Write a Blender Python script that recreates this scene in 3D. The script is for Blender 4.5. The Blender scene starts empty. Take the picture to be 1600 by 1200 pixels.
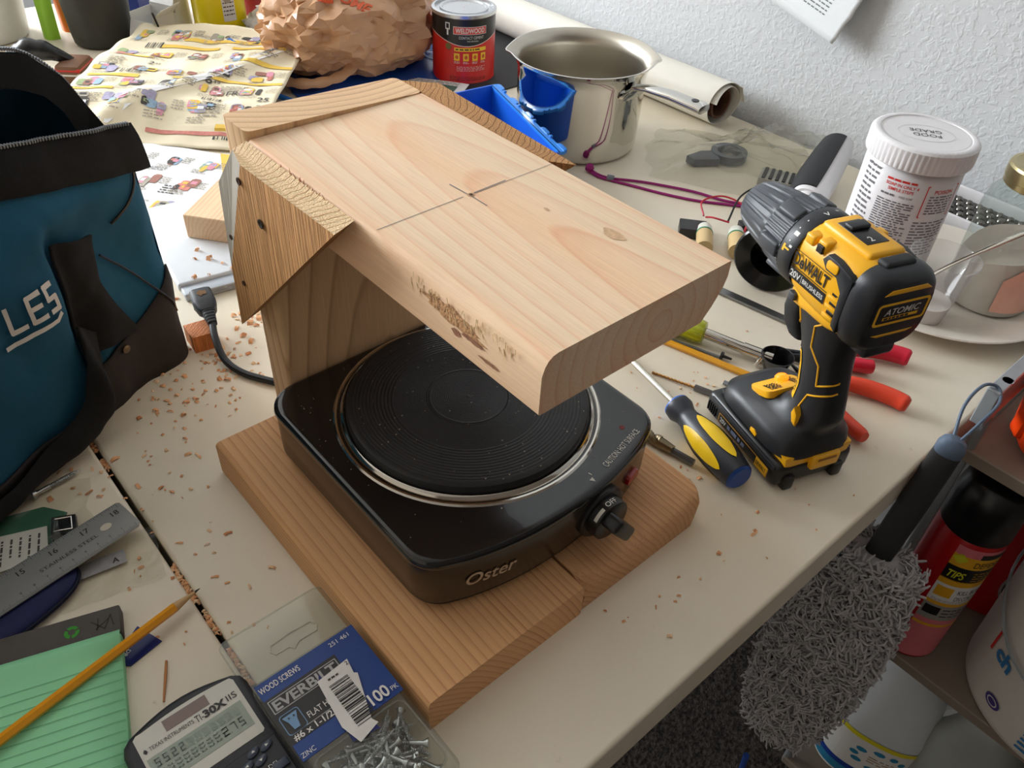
import bpy, bmesh, math, random
from mathutils import Vector, Matrix, noise
random.seed(7)
PI = math.pi
V = Vector
SC = bpy.context.scene
COL = SC.collection

# ------------------------------------------------------------------ camera
cam_d = bpy.data.cameras.new('camera')
cam = bpy.data.objects.new('camera', cam_d)
COL.objects.link(cam)
cam_d.sensor_fit = 'HORIZONTAL'
cam_d.sensor_width = 36.0
cam_d.lens = 28.678
cam_d.clip_start = 0.01
cam_d.clip_end = 50
def _cam_axes(yaw, pitch, roll):
    d = V((math.cos(yaw)*math.cos(pitch), math.sin(yaw)*math.cos(pitch), math.sin(pitch)))
    x = d.cross(V((0, 0, 1))).normalized()
    y = d.cross(x)
    cr, sr = math.cos(roll), math.sin(roll)
    return cr*x+sr*y, -sr*x+cr*y, d
_r, _dn, _f = _cam_axes(math.radians(136.6199), math.radians(-40.9946), math.radians(-3.5585))
cam.matrix_world = Matrix(((_r.x, -_dn.x, -_f.x, 0.4827), (_r.y, -_dn.y, -_f.y, -0.2076),
                           (_r.z, -_dn.z, -_f.z, 0.5372), (0, 0, 0, 1)))
SC.camera = cam

# ------------------------------------------------------------------ light
SC.view_settings.view_transform = 'Standard'
SC.view_settings.look = 'None'
SC.view_settings.gamma = 1.0
SC.view_settings.use_curve_mapping = False
SC.view_settings.exposure = 0.66
world = bpy.data.worlds.new('world')
SC.world = world
world.use_nodes = True
world.node_tree.nodes['Background'].inputs[0].default_value = (1.0, 0.90, 0.78, 1)
world.node_tree.nodes['Background'].inputs[1].default_value = 0.34
def area_light(name, loc, target, sx, sy, power, color):
    l = bpy.data.lights.new(name, 'AREA')
    l.shape = 'RECTANGLE'; l.size = sx; l.size_y = sy
    l.energy = power; l.color = color
    o = bpy.data.objects.new(name, l)
    COL.objects.link(o)
    o.location = loc
    o.rotation_euler = (V(target)-V(loc)).to_track_quat('-Z', 'Z').to_euler()
    return o
# daylight entering through the window of the left wall
area_light('window_daylight', (-3.27, -0.95, 1.0), (0.0, 0.0, 0.0), 2.0, 1.4, 150, (0.90, 0.95, 1.0))

# ------------------------------------------------------------------ helpers
def lin(c):
    out = []
    for v in c[:3]:
        v = v/255.0
        out.append(v/12.92 if v <= 0.04045 else ((v+0.055)/1.055)**2.4)
    return (out[0], out[1], out[2], 1.0)

MATS = {}
def new_mat(name):
    m = bpy.data.materials.new(name)
    m.use_nodes = True
    nt = m.node_tree
    b = nt.nodes['Principled BSDF']
    return m, nt, b

def mat(name, rgb, rough=0.5, metal=0.0, var=0.06, scale=40.0, bump=0.0, bscale=None, spec=0.5,
        emit=0.0, coat=0.0, stretch=None, trans=0.0, sheen=0.0, aniso=0.0):
    """plain procedural material: colour with soft noise, optional noise relief"""
    if name in MATS: return MATS[name]
    m, nt, b = new_mat(name)
    N, L = nt.nodes, nt.links
    c = lin(rgb)
    tc = N.new('ShaderNodeTexCoord')
    src = tc.outputs['Object']
    if stretch:
        mp = N.new('ShaderNodeMapping'); mp.inputs['Scale'].default_value = stretch
        L.new(src, mp.inputs['Vector']); src = mp.outputs['Vector']
    if var > 0:
        nz = N.new('ShaderNodeTexNoise'); nz.inputs['Scale'].default_value = scale
        nz.inputs['Detail'].default_value = 4
        L.new(src, nz.inputs['Vector'])
        rp = N.new('ShaderNodeMix'); rp.data_type = 'RGBA'
        rp.inputs['A'].default_value = [max(0, x*(1-2*var)) for x in c[:3]]+[1]
        rp.inputs['B'].default_value = [min(1, x*(1+2*var)) for x in c[:3]]+[1]
        L.new(nz.outputs['Fac'], rp.inputs['Factor'])
        L.new(rp.outputs['Result'], b.inputs['Base Color'])
    else:
        b.inputs['Base Color'].default_value = c
    b.inputs['Roughness'].default_value = rough
    b.inputs['Metallic'].default_value = metal
    b.inputs['Specular IOR Level'].default_value = spec
    b.inputs['Coat Weight'].default_value = coat
    b.inputs['Transmission Weight'].default_value = trans
    b.inputs['Sheen Weight'].default_value = sheen
    b.inputs['Anisotropic'].default_value = aniso
    if emit > 0:
        b.inputs['Emission Color'].default_value = c
        b.inputs['Emission Strength'].default_value = emit
    if bump > 0:
        n2 = N.new('ShaderNodeTexNoise'); n2.inputs['Scale'].default_value = bscale or scale*4
        n2.inputs['Detail'].default_value = 5
        L.new(src, n2.inputs['Vector'])
        bp = N.new('ShaderNodeBump'); bp.inputs['Strength'].default_value = bump
        bp.inputs['Distance'].default_value = 0.002
        L.new(n2.outputs['Fac'], bp.inputs['Height'])
        L.new(bp.outputs['Normal'], b.inputs['Normal'])
    MATS[name] = m
    return m

def clear_mat(name, tint=(255, 255, 255), haze=0.08, gloss=1.0, rough=0.05, wrinkle=0.0, wscale=60):
    """thin clear plastic or glass wall: see-through, glossy by Fresnel, a little milky"""
    if name in MATS: return MATS[name]
    m, nt, b = new_mat(name)
    N, L = nt.nodes, nt.links
    N.remove(b)
    out = N['Material Output']
    tr = N.new('ShaderNodeBsdfTransparent'); tr.inputs[0].default_value = lin(tint)
    di = N.new('ShaderNodeBsdfTranslucent'); di.inputs[0].default_value = lin(tint)
    d2 = N.new('ShaderNodeBsdfDiffuse'); d2.inputs[0].default_value = lin(tint)
    md = N.new('ShaderNodeMixShader'); md.inputs[0].default_value = 0.6
    L.new(di.outputs[0], md.inputs[1]); L.new(d2.outputs[0], md.inputs[2])
    gl = N.new('ShaderNodeBsdfGlossy'); gl.inputs['Roughness'].default_value = rough
    lw = N.new('ShaderNodeLayerWeight'); lw.inputs['Blend'].default_value = 0.5
    pw_ = N.new('ShaderNodeMath'); pw_.operation = 'POWER'; pw_.inputs[1].default_value = 3.5
    L.new(lw.outputs['Facing'], pw_.inputs[0])
    ms = N.new('ShaderNodeMath'); ms.operation = 'MULTIPLY_ADD'; ms.inputs[1].default_value = 0.6*gloss; ms.inputs[2].default_value = 0.045*gloss
    ms.use_clamp = True
    L.new(pw_.outputs[0], ms.inputs[0])
    mh = N.new('ShaderNodeMixShader'); mh.inputs[0].default_value = haze
    L.new(tr.outputs[0], mh.inputs[1]); L.new(md.outputs[0], mh.inputs[2])
    mx = N.new('ShaderNodeMixShader')
    L.new(ms.outputs[0], mx.inputs[0]); L.new(mh.outputs[0], mx.inputs[1]); L.new(gl.outputs[0], mx.inputs[2])
    if wrinkle > 0:
        tc = N.new('ShaderNodeTexCoord')
        nz = N.new('ShaderNodeTexNoise'); nz.inputs['Scale'].default_value = wscale; nz.inputs['Detail'].default_value = 3
        L.new(tc.outputs['Object'], nz.inputs['Vector'])
        bp = N.new('ShaderNodeBump'); bp.inputs['Strength'].default_value = wrinkle; bp.inputs['Distance'].default_value = 0.01
        L.new(nz.outputs['Fac'], bp.inputs['Height'])
        L.new(bp.outputs['Normal'], gl.inputs['Normal'])
    L.new(mx.outputs[0], out.inputs[0])
    MATS[name] = m
    return m

def wood_mat(name, light, dark, axis='X', pith=(0, 0), freq=230, tilt=(0.0, 0.0), wob=0.012, late=0.5, rough=0.62,
             fibre=0.10, bump=0.12, patch=None):
    """sawn softwood: growth rings around a pith line parallel to the grain axis"""
    if name in MATS: return MATS[name]
    m, nt, b = new_mat(name)
    N, L = nt.nodes, nt.links
    def math_n(op, a, bb=None, c=None):
        n = N.new('ShaderNodeMath'); n.operation = op
        for i, s in enumerate((a, bb, c)):
            if s is None: continue
            if isinstance(s, (int, float)): n.inputs[i].default_value = s
            else: L.new(s, n.inputs[i])
        return n.outputs[0]
    tc = N.new('ShaderNodeTexCoord')
    sx = N.new('ShaderNodeSeparateXYZ'); L.new(tc.outputs['Object'], sx.inputs[0])
    g, p, q = {'X': ('X', 'Y', 'Z'), 'Y': ('Y', 'X', 'Z'), 'Z': ('Z', 'Y', 'X')}[axis]
    G, P, Q = sx.outputs[g], sx.outputs[p], sx.outputs[q]
    cb = N.new('ShaderNodeCombineXYZ')
    L.new(math_n('MULTIPLY', G, 0.10), cb.inputs[0]); L.new(P, cb.inputs[1]); L.new(Q, cb.inputs[2])
    n1 = N.new('ShaderNodeTexNoise'); n1.inputs['Scale'].default_value = 22; n1.inputs['Detail'].default_value = 2
    L.new(cb.outputs[0], n1.inputs['Vector'])
    w = math_n('MULTIPLY', math_n('SUBTRACT', n1.outputs['Fac'], 0.5), wob*2)
    pp = math_n('ADD', math_n('SUBTRACT', P, pith[0]), math_n('MULTIPLY', G, tilt[0]))
    qq = math_n('ADD', math_n('SUBTRACT', Q, pith[1]), math_n('MULTIPLY', G, tilt[1]))
    r = math_n('SQRT', math_n('ADD', math_n('MULTIPLY', pp, pp), math_n('MULTIPLY', qq, qq)))
    r = math_n('ADD', r, w)
    fr = math_n('FRACT', math_n('MULTIPLY', r, freq))
    rp = N.new('ShaderNodeValToRGB')
    e = rp.color_ramp.elements
    e[0].position = 0.0; e[0].color = (0, 0, 0, 1)
    e[1].position = 1.0; e[1].color = (0.0, 0, 0, 1)
    for pos, val in ((0.45, 0.12), (0.78, 0.45), (0.9, 1.0), (0.96, 0.5)):
        k = rp.color_ramp.elements.new(pos); k.color = (val, val, val, 1)
    L.new(fr, rp.inputs[0])
    # ring contrast wanders from ring to ring
    n3 = N.new('ShaderNodeTexNoise'); n3.noise_dimensions = '1D'; n3.inputs['Scale'].default_value = 1.0
    L.new(math_n('MULTIPLY', r, 60), n3.inputs['W'])
    contrast = math_n('MULTIPLY_ADD', n3.outputs['Fac'], 1.2, 0.1)
    lf = math_n('MULTIPLY', math_n('MULTIPLY', rp.outputs[0], contrast), late)
    mx = N.new('ShaderNodeMix'); mx.data_type = 'RGBA'
    mx.inputs['A'].default_value = lin(light); mx.inputs['B'].default_value = lin(dark)
    L.new(lf, mx.inputs['Factor'])
    # fibres
    cb2 = N.new('ShaderNodeCombineXYZ')
    L.new(math_n('MULTIPLY', G, 0.03), cb2.inputs[0]); L.new(P, cb2.inputs[1]); L.new(Q, cb2.inputs[2])
    n2 = N.new('ShaderNodeTexNoise'); n2.inputs['Scale'].default_value = 900; n2.inputs['Detail'].default_value = 3
    L.new(cb2.outputs[0], n2.inputs['Vector'])
    n4 = N.new('ShaderNodeTexNoise'); n4.inputs['Scale'].default_value = 9; n4.inputs['Detail'].default_value = 2
    L.new(cb.outputs[0], n4.inputs['Vector'])
    fb = math_n('MULTIPLY_ADD', math_n('SUBTRACT', n2.outputs['Fac'], 0.5), fibre*3, 1.0)
    fb = math_n('MULTIPLY', fb, math_n('MULTIPLY_ADD', math_n('SUBTRACT', n4.outputs['Fac'], 0.5), 0.35, 1.0))
    hs = N.new('ShaderNodeHueSaturation'); L.new(mx.outputs['Result'], hs.inputs['Color']); L.new(fb, hs.inputs['Value'])
    col = hs.outputs['Color']
    if patch:   # large soft patches of another wood tone (heartwood)
        n5 = N.new('ShaderNodeTexNoise'); n5.inputs['Scale'].default_value = 14; n5.inputs['Detail'].default_value = 1
        L.new(cb.outputs[0], n5.inputs['Vector'])
        rr = N.new('ShaderNodeValToRGB'); rr.color_ramp.elements[0].position = 0.42; rr.color_ramp.elements[1].position = 0.6
        L.new(n5.outputs['Fac'], rr.inputs[0])
        m2 = N.new('ShaderNodeMix'); m2.data_type = 'RGBA'; m2.blend_type = 'MULTIPLY'
        L.new(rr.outputs[0], m2.inputs['Factor']); L.new(col, m2.inputs['A']); m2.inputs['B'].default_value = lin(patch)
        col = m2.outputs['Result']
    L.new(col, b.inputs['Base Color'])
    b.inputs['Roughness'].default_value = rough
    b.inputs['Specular IOR Level'].default_value = 0.3
    bp = N.new('ShaderNodeBump'); bp.inputs['Strength'].default_value = bump; bp.inputs['Distance'].default_value = 0.0015
    L.new(math_n('ADD', n2.outputs['Fac'], math_n('MULTIPLY', rp.outputs[0], 0.5)), bp.inputs['Height'])
    L.new(bp.outputs['Normal'], b.inputs['Normal'])
    MATS[name] = m
    return m

class MB:
    """collects geometry of ONE mesh object"""
    def __init__(s): s.v = []; s.f = []; s.mi = []; s.M = Matrix()
    def add(s, vs, fs, mi=0):
        o = len(s.v)
        for p in vs: s.v.append(s.M @ V(p))
        for f in fs: s.f.append([i+o for i in f]); s.mi.append(mi)
    def bm(s, bm, mi=0):
        bm.verts.index_update()
        s.add([v.co.copy() for v in bm.verts], [[v.index for v in f.verts] for f in bm.faces], mi); bm.free()
    def box(s, lo, hi, mi=0):
        x0, y0, z0 = lo; x1, y1, z1 = hi
        s.add([(x0, y0, z0), (x1, y0, z0), (x1, y1, z0), (x0, y1, z0), (x0, y0, z1), (x1, y0, z1), (x1, y1, z1), (x0, y1, z1)],
              [(0, 3, 2, 1), (4, 5, 6, 7), (0, 1, 5, 4), (1, 2, 6, 5), (2, 3, 7, 6), (3, 0, 4, 7)], mi)
    def rbox(s, lo, hi, r=0.002, seg=2, mi=0):
        b = bmesh.new()
        bmesh.ops.create_cube(b, size=1.0)
        for v in b.verts:
            v.co = V([lo[i]+(v.co[i]+0.5)*(hi[i]-lo[i]) for i in range(3)])
        bmesh.ops.bevel(b, geom=list(b.edges), offset=r, segments=seg, profile=0.5, affect='EDGES')
        s.bm(b, mi)
    def cyl(s, p0, p1, r0, r1=None, n=24, mi=0, cap=True, cap1=None):
        r1 = r0 if r1 is None else r1
        p0, p1 = V(p0), V(p1); d = (p1-p0).normalized()
        a = d.orthogonal().normalized(); b = d.cross(a)
        vs = []
        for p, r in ((p0, r0), (p1, r1)):
            for k in range(n):
                t = 2*PI*k/n; vs.append(p+r*(math.cos(t)*a+math.sin(t)*b))
        fs = [(k, (k+1) % n, n+(k+1) % n, n+k) for k in range(n)]
        if cap: fs.append(tuple(range(n-1, -1, -1)))
        if (cap if cap1 is None else cap1): fs.append(tuple(range(n, 2*n)))
        s.add(vs, fs, mi)
    def lathe(s, prof, n=48, o=(0, 0, 0), axis=(0, 0, 1), mi=0, closed=False, a0=0, a1=2*PI):
        """prof: (radius, height) pairs turned about axis through o"""
        d = V(axis).normalized(); a = d.orthogonal().normalized() if abs(d.z) < 0.999 else V((1, 0, 0)); b = d.cross(a); o = V(o)
        full = abs(a1-a0-2*PI) < 1e-6
        m = n if full else n+1
        vs = []
        for r, h in prof:
            for k in range(m):
                t = a0+(a1-a0)*k/n; vs.append(o+d*h+r*(math.cos(t)*a+math.sin(t)*b))
        fs = []
        R_ = len(prof)
        for i in range(R_ if closed else R_-1):
            j = (i+1) % R_
            for k in range(n):
                k2 = (k+1) % m
                fs.append((i*m+k, i*m+k2, j*m+k2, j*m+k))
        s.add(vs, fs, mi)
    def tube(s, pts, r, n=8, mi=0, cap=True, flat=None):
        pts = [V(p) for p in pts]; R_ = r if isinstance(r, (list, tuple)) else [r]*len(pts)
        vs = []; up = None
        for i, p in enumerate(pts):
            t = (pts[min(i+1, len(pts)-1)]-pts[max(i-1, 0)]).normalized()
            if up is None: up = t.orthogonal().normalized()
            up = (up-t*up.dot(t))
            up = up.normalized() if up.length > 1e-6 else t.orthogonal().normalized()
            sd = t.cross(up)
            for k in range(n):
                a = 2*PI*k/n; vs.append(p+R_[i]*(math.cos(a)*up*(flat or 1)+math.sin(a)*sd))
        fs = []
        for i in range(len(pts)-1):
            for k in range(n):
                k2 = (k+1) % n; fs.append((i*n+k, i*n+k2, (i+1)*n+k2, (i+1)*n+k))
        if cap:
            fs.append(tuple(range(n-1, -1, -1))); L_ = (len(pts)-1)*n; fs.append(tuple(range(L_, L_+n)))
        s.add(vs, fs, mi)
    def prism(s, poly, d0, d1, frame=None, mi=0, bevel=0, seg=2):
        """polygon in a plane, extruded; frame = (origin, u, v, n)"""
        o, u, v, n = frame or (V((0, 0, 0)), V((1, 0, 0)), V((0, 1, 0)), V((0, 0, 1)))
        o, u, v, n = V(o), V(u), V(v), V(n)
        b = bmesh.new()
        lo = [b.verts.new(o+u*p[0]+v*p[1]+n*d0) for p in poly]
        hi = [b.verts.new(o+u*p[0]+v*p[1]+n*d1) for p in poly]
        k = len(poly)
        b.faces.new(lo[::-1]); ft = b.faces.new(hi)
        for i in range(k): b.faces.new((lo[i], lo[(i+1) % k], hi[(i+1) % k], hi[i]))
        bmesh.ops.recalc_face_normals(b, faces=list(b.faces))
        if bevel > 0:
            es = list(ft.edges)
            bmesh.ops.bevel(b, geom=es, offset=bevel, segments=seg, profile=0.5, affect='EDGES')
        s.bm(b, mi)
    def sheet(s, fn, nu, nv, u0=0, u1=1, v0=0, v1=1, mi=0, thick=0.0):
        g = [[V(fn(u0+(u1-u0)*i/nu, v0+(v1-v0)*j/nv)) for i in range(nu+1)] for j in range(nv+1)]
        m = nu+1
        vs = [p for row in g for p in row]
        fs = [(j*m+i, j*m+i+1, (j+1)*m+i+1, (j+1)*m+i) for j in range(nv) for i in range(nu)]
        if thick:
            k = len(vs); nr = [V((0, 0, 0)) for _ in vs]
            for f in fs:
                nn = (vs[f[1]]-vs[f[0]]).cross(vs[f[3]]-vs[f[0]])
                for i in f: nr[i] += nn
            vs = vs+[p-(q.normalized() if q.length > 0 else V((0, 0, 1)))*thick for p, q in zip(vs, nr)]
            fs = fs+[tuple(i+k for i in f[::-1]) for f in fs]
            rim = [i for i in range(m)]+[j*m+nu for j in range(1, nv+1)]+[nv*m+i for i in range(nu-1, -1, -1)]+[j*m for j in range(nv-1, 0, -1)]
            for i in range(len(rim)):
                a, b_ = rim[i], rim[(i+1) % len(rim)]
                fs.append((b_, a, a+k, b_+k))
        s.add(vs, fs, mi)
    def loft(s, rings, mi=0, cap0=True, cap1=True):
        n = len(rings[0]); vs = [V(p) for r in rings for p in r]; fs = []
        for i in range(len(rings)-1):
            for k in range(n):
                k2 = (k+1) % n; fs.append((i*n+k, i*n+k2, (i+1)*n+k2, (i+1)*n+k))
        if cap0: fs.append(tuple(range(n-1, -1, -1)))
        if cap1: fs.append(tuple(range((len(rings)-1)*n, len(rings)*n)))
        s.add(vs, fs, mi)
    def build(s, name, mats, parent=None, angle=35, smooth=True, sub=0, kind=None, recalc=True):
        me = bpy.data.meshes.new(name)
        me.from_pydata([tuple(p) for p in s.v], [], s.f)
        mats = mats if isinstance(mats, (list, tuple)) else [mats]
        for m in mats: me.materials.append(m)
        me.polygons.foreach_set('material_index', s.mi)
        if recalc:
            b = bmesh.new(); b.from_mesh(me); bmesh.ops.recalc_face_normals(b, faces=list(b.faces)); b.to_mesh(me); b.free()
        if smooth:
            me.polygons.foreach_set('use_smooth', [True]*len(me.polygons))
            if angle < 180: me.set_sharp_from_angle(angle=math.radians(angle))
        me.update()
        o = bpy.data.objects.new(name, me)
        COL.objects.link(o)
        if parent is not None: o.parent = parent
        if sub:
            md = o.modifiers.new('sub', 'SUBSURF'); md.levels = sub; md.render_levels = sub
        if kind: o['kind'] = kind
        return o

def thing(name, label, cat, loc=(0, 0, 0), rz=0.0, group=None):
    o = bpy.data.objects.new(name, None)
    COL.objects.link(o)
    o.empty_display_size = 0.02
    o.location = loc; o.rotation_euler = (0, 0, rz)
    return tag(o, label, cat, group)
def tag(o, label, cat, group=None):
    o['label'] = label; o['category'] = cat
    if group: o['group'] = group
    return o
def struct(o):
    o['kind'] = 'structure'; return o
def rrect(w, h, r, n=4, cx=0, cy=0):
    """rounded rectangle outline"""
    pts = []
    for sx_, sy_, a in ((1, 1, 0), (-1, 1, 90), (-1, -1, 180), (1, -1, 270)):
        for k in range(n+1):
            t = math.radians(a+90*k/n)
            pts.append((cx+sx_*(w/2-r)+r*math.cos(t), cy+sy_*(h/2-r)+r*math.sin(t)))
    return pts
def circ_pts(n, r, c=(0, 0)):
    return [(c[0]+r*math.cos(2*PI*k/n), c[1]+r*math.sin(2*PI*k/n)) for k in range(n)]
def smoothpath(pts, n=8):
    """Catmull-Rom through points"""
    pts = [V(p) for p in pts]; P = [2*pts[0]-pts[1]]+pts+[2*pts[-1]-pts[-2]]; out = []
    for i in range(1, len(P)-2):
        a, b, c, d = P[i-1:i+3]
        for k in range(n):
            t = k/n
            out.append(0.5*((2*b)+(c-a)*t+(2*a-5*b+4*c-d)*t*t+(3*b-a-3*c+d)*t**3))
    out.append(pts[-1]); return out

# ---- flat print: letters, bars and patches laid on a surface S(u, v, h)
_TX = {}
def glyphs(txt, bold=0.0, shear=0.0):
    k = (txt, bold, shear)
    if k not in _TX:
        cu = bpy.data.curves.new('t', 'FONT'); cu.body = txt; cu.size = 1.0; cu.resolution_u = 3
        cu.offset = bold; cu.shear = shear
        ob = bpy.data.objects.new('t', cu); COL.objects.link(ob)
        dg = bpy.context.evaluated_depsgraph_get()
        me = bpy.data.meshes.new_from_object(ob.evaluated_get(dg))
        _TX[k] = ([tuple(v.co[:2]) for v in me.vertices], [tuple(p.vertices) for p in me.polygons])
        bpy.data.objects.remove(ob); bpy.data.meshes.remove(me); bpy.data.curves.remove(cu)
    return _TX[k]
def flat(o, u, v, n=None):
    o, u, v = V(o), V(u).normalized(), V(v).normalized()
    n = V(n) if n else u.cross(v)
    return lambda a, b, h: o+u*a+v*b+n*h
class Print:
    def __init__(s, S, base=0.0002, step=0.00012):
        s.S = S; s.mb = MB(); s.mats = []; s.base = base; s.step = step
    def _m(s, m):
        if m not in s.mats: s.mats.append(m)
        return s.mats.index(m)
    def rect(s, u0, v0, u1, v1, m, lvl=0, nu=1, nv=1):
        h = s.base+lvl*s.step
        s.mb.sheet(lambda a, b: s.S(a, b, h), nu, nv, u0, u1, v0, v1, s._m(m))
    def poly(s, pts, m, lvl=0):
        h = s.base+lvl*s.step
        s.mb.add([s.S(a, b, h) for a, b in pts], [tuple(range(len(pts)))], s._m(m))
    def text(s, t, u, v, size, m, align='L', lvl=1, sx=1.0, rot=0.0, bold=0.0, shear=0.0, width=None):
        vs, fs = glyphs(t, bold, shear)
        if not vs: return
        x0 = min(p[0] for p in vs); x1 = max(p[0] for p in vs)
        k = size/0.7          # size = capital height
        if width: sx = width/((x1-x0)*k)
        dx = {'L': x0, 'C': (x0+x1)/2, 'R': x1}[align]
        c, sn = math.cos(rot), math.sin(rot); h = s.base+lvl*s.step
        out = []
        for x, y in vs:
            a = (x-dx)*k*sx; b = y*k
            out.append(s.S(u+a*c-b*sn, v+a*sn+b*c, h))
        s.mb.add(out, fs, s._m(m))
    def lines(s, u0, v0, u1, v1, n, m, lvl=1, fill=0.55, seed=1, word=None):
        """fine print too small to read: rows of word-long strokes"""
        rg = random.Random(seed); dh = (v1-v0)/n; wd = word or abs(dh)*3
        for i in range(n):
            y = v1-(i+0.5)*dh; x = u0; end = u1-(rg.random()*0.3*(u1-u0) if rg.random() < 0.3 else 0)
            while x < end-wd*0.3:
                w = min(wd*(0.4+rg.random()*1.2), end-x)
                s.rect(x, y-dh*fill/2, x+w, y+dh*fill/2, m, lvl)
                x += w+wd*0.3
    def bars(s, u0, v0, u1, v1, m, lvl=1, seed=3, n=22, along='u'):
        rg = random.Random(seed); ws = [rg.choice((1, 1, 2, 3)) for _ in range(2*n)]; tot = sum(ws); x = 0
        for i, w in enumerate(ws):
            if i % 2 == 0:
                a, b = x/tot, (x+w)/tot
                if along == 'u': s.rect(u0+(u1-u0)*a, v0, u0+(u1-u0)*b, v1, m, lvl)
                else: s.rect(u0, v0+(v1-v0)*a, u1, v0+(v1-v0)*b, m, lvl)
            x += w
    def build(s, name, parent=None):
        return s.mb.build(name, s.mats, parent, smooth=False, recalc=False)
# ================================================================== the room
M_wall = None
def wall_material():
    m, nt, b = new_mat('wall_paint')
    N, L = nt.nodes, nt.links
    b.inputs['Base Color'].default_value = lin((203, 205, 207))
    b.inputs['Roughness'].default_value = 0.75
    tc = N.new('ShaderNodeTexCoord')
    n1 = N.new('ShaderNodeTexNoise'); n1.inputs['Scale'].default_value = 120; n1.inputs['Detail'].default_value = 3
    n1.inputs['Distortion'].default_value = 0.6
    L.new(tc.outputs['Object'], n1.inputs['Vector'])
    rp = N.new('ShaderNodeValToRGB'); rp.color_ramp.elements[0].position = 0.45; rp.color_ramp.elements[1].position = 0.62
    L.new(n1.outputs['Fac'], rp.inputs[0])
    bp = N.new('ShaderNodeBump'); bp.inputs['Strength'].default_value = 0.3; bp.inputs['Distance'].default_value = 0.0018
    L.new(rp.outputs[0], bp.inputs['Height']); L.new(bp.outputs['Normal'], b.inputs['Normal'])
    return m
M_wall = wall_material()
def carpet_material():
    m, nt, b = new_mat('carpet')
    N, L = nt.nodes, nt.links
    tc = N.new('ShaderNodeTexCoord')
    n1 = N.new('ShaderNodeTexNoise'); n1.inputs['Scale'].default_value = 160; n1.inputs['Detail'].default_value = 6
    L.new(tc.outputs['Object'], n1.inputs['Vector'])
    rp = N.new('ShaderNodeValToRGB')
    rp.color_ramp.elements[0].position = 0.35; rp.color_ramp.elements[0].color = lin((38, 34, 32))
    rp.color_ramp.elements[1].position = 0.7; rp.color_ramp.elements[1].color = lin((98, 90, 84))
    L.new(n1.outputs['Fac'], rp.inputs[0]); L.new(rp.outputs[0], b.inputs['Base Color'])
    b.inputs['Roughness'].default_value = 1.0
    bp = N.new('ShaderNodeBump'); bp.inputs['Strength'].default_value = 1.0; bp.inputs['Distance'].default_value = 0.01
    L.new(n1.outputs['Fac'], bp.inputs['Height']); L.new(bp.outputs['Normal'], b.inputs['Normal'])
    return m
FZ = -0.74; WY = 0.97
mb = MB(); mb.box((-3.4, -2.6, FZ-0.05), (2.2, WY+0.08, FZ)); struct(mb.build('floor', carpet_material()))
mb = MB(); mb.box((-3.4, WY, FZ), (2.2, WY+0.08, 1.8)); struct(mb.build('wall_back', M_wall))
mb = MB()      # left wall with its window opening
for lo, hi in (((-3.4, -2.6, FZ), (-3.3, -1.98, 1.8)), ((-3.4, 0.08, FZ), (-3.3, WY, 1.8)),
               ((-3.4, -1.98, FZ), (-3.3, 0.08, 0.26)), ((-3.4, -1.98, 1.74), (-3.3, 0.08, 1.8))):
    mb.box(lo, hi)
struct(mb.build('wall_left', M_wall))
mb = MB()
for lo, hi in (((-3.39, -1.98, 0.26), (-3.31, -1.93, 1.74)), ((-3.39, 0.03, 0.26), (-3.31, 0.08, 1.74)),
               ((-3.39, -1.93, 0.26), (-3.31, 0.03, 0.31)), ((-3.39, -1.93, 1.69), (-3.31, 0.03, 1.74)), ((-3.37, -0.97, 0.31), (-3.33, -0.93, 1.69))):
    mb.box(lo, hi)
struct(mb.build('window_1', mat('window_frame_white', (235, 235, 232), 0.4)))
mb = MB(); mb.box((1.5, -2.6, FZ), (1.58, WY, 1.8)); struct(mb.build('shade_wall_right', mat('shade_wall_dark', (92, 82, 74), 0.85)))  # unseen dark wall, added to keep light off faces turned towards it
mb = MB(); mb.box((-3.4, -2.6, 1.8), (2.2, WY+0.08, 1.86)); struct(mb.build('ceiling', mat('ceiling_white', (236, 232, 226), 0.9)))

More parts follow.
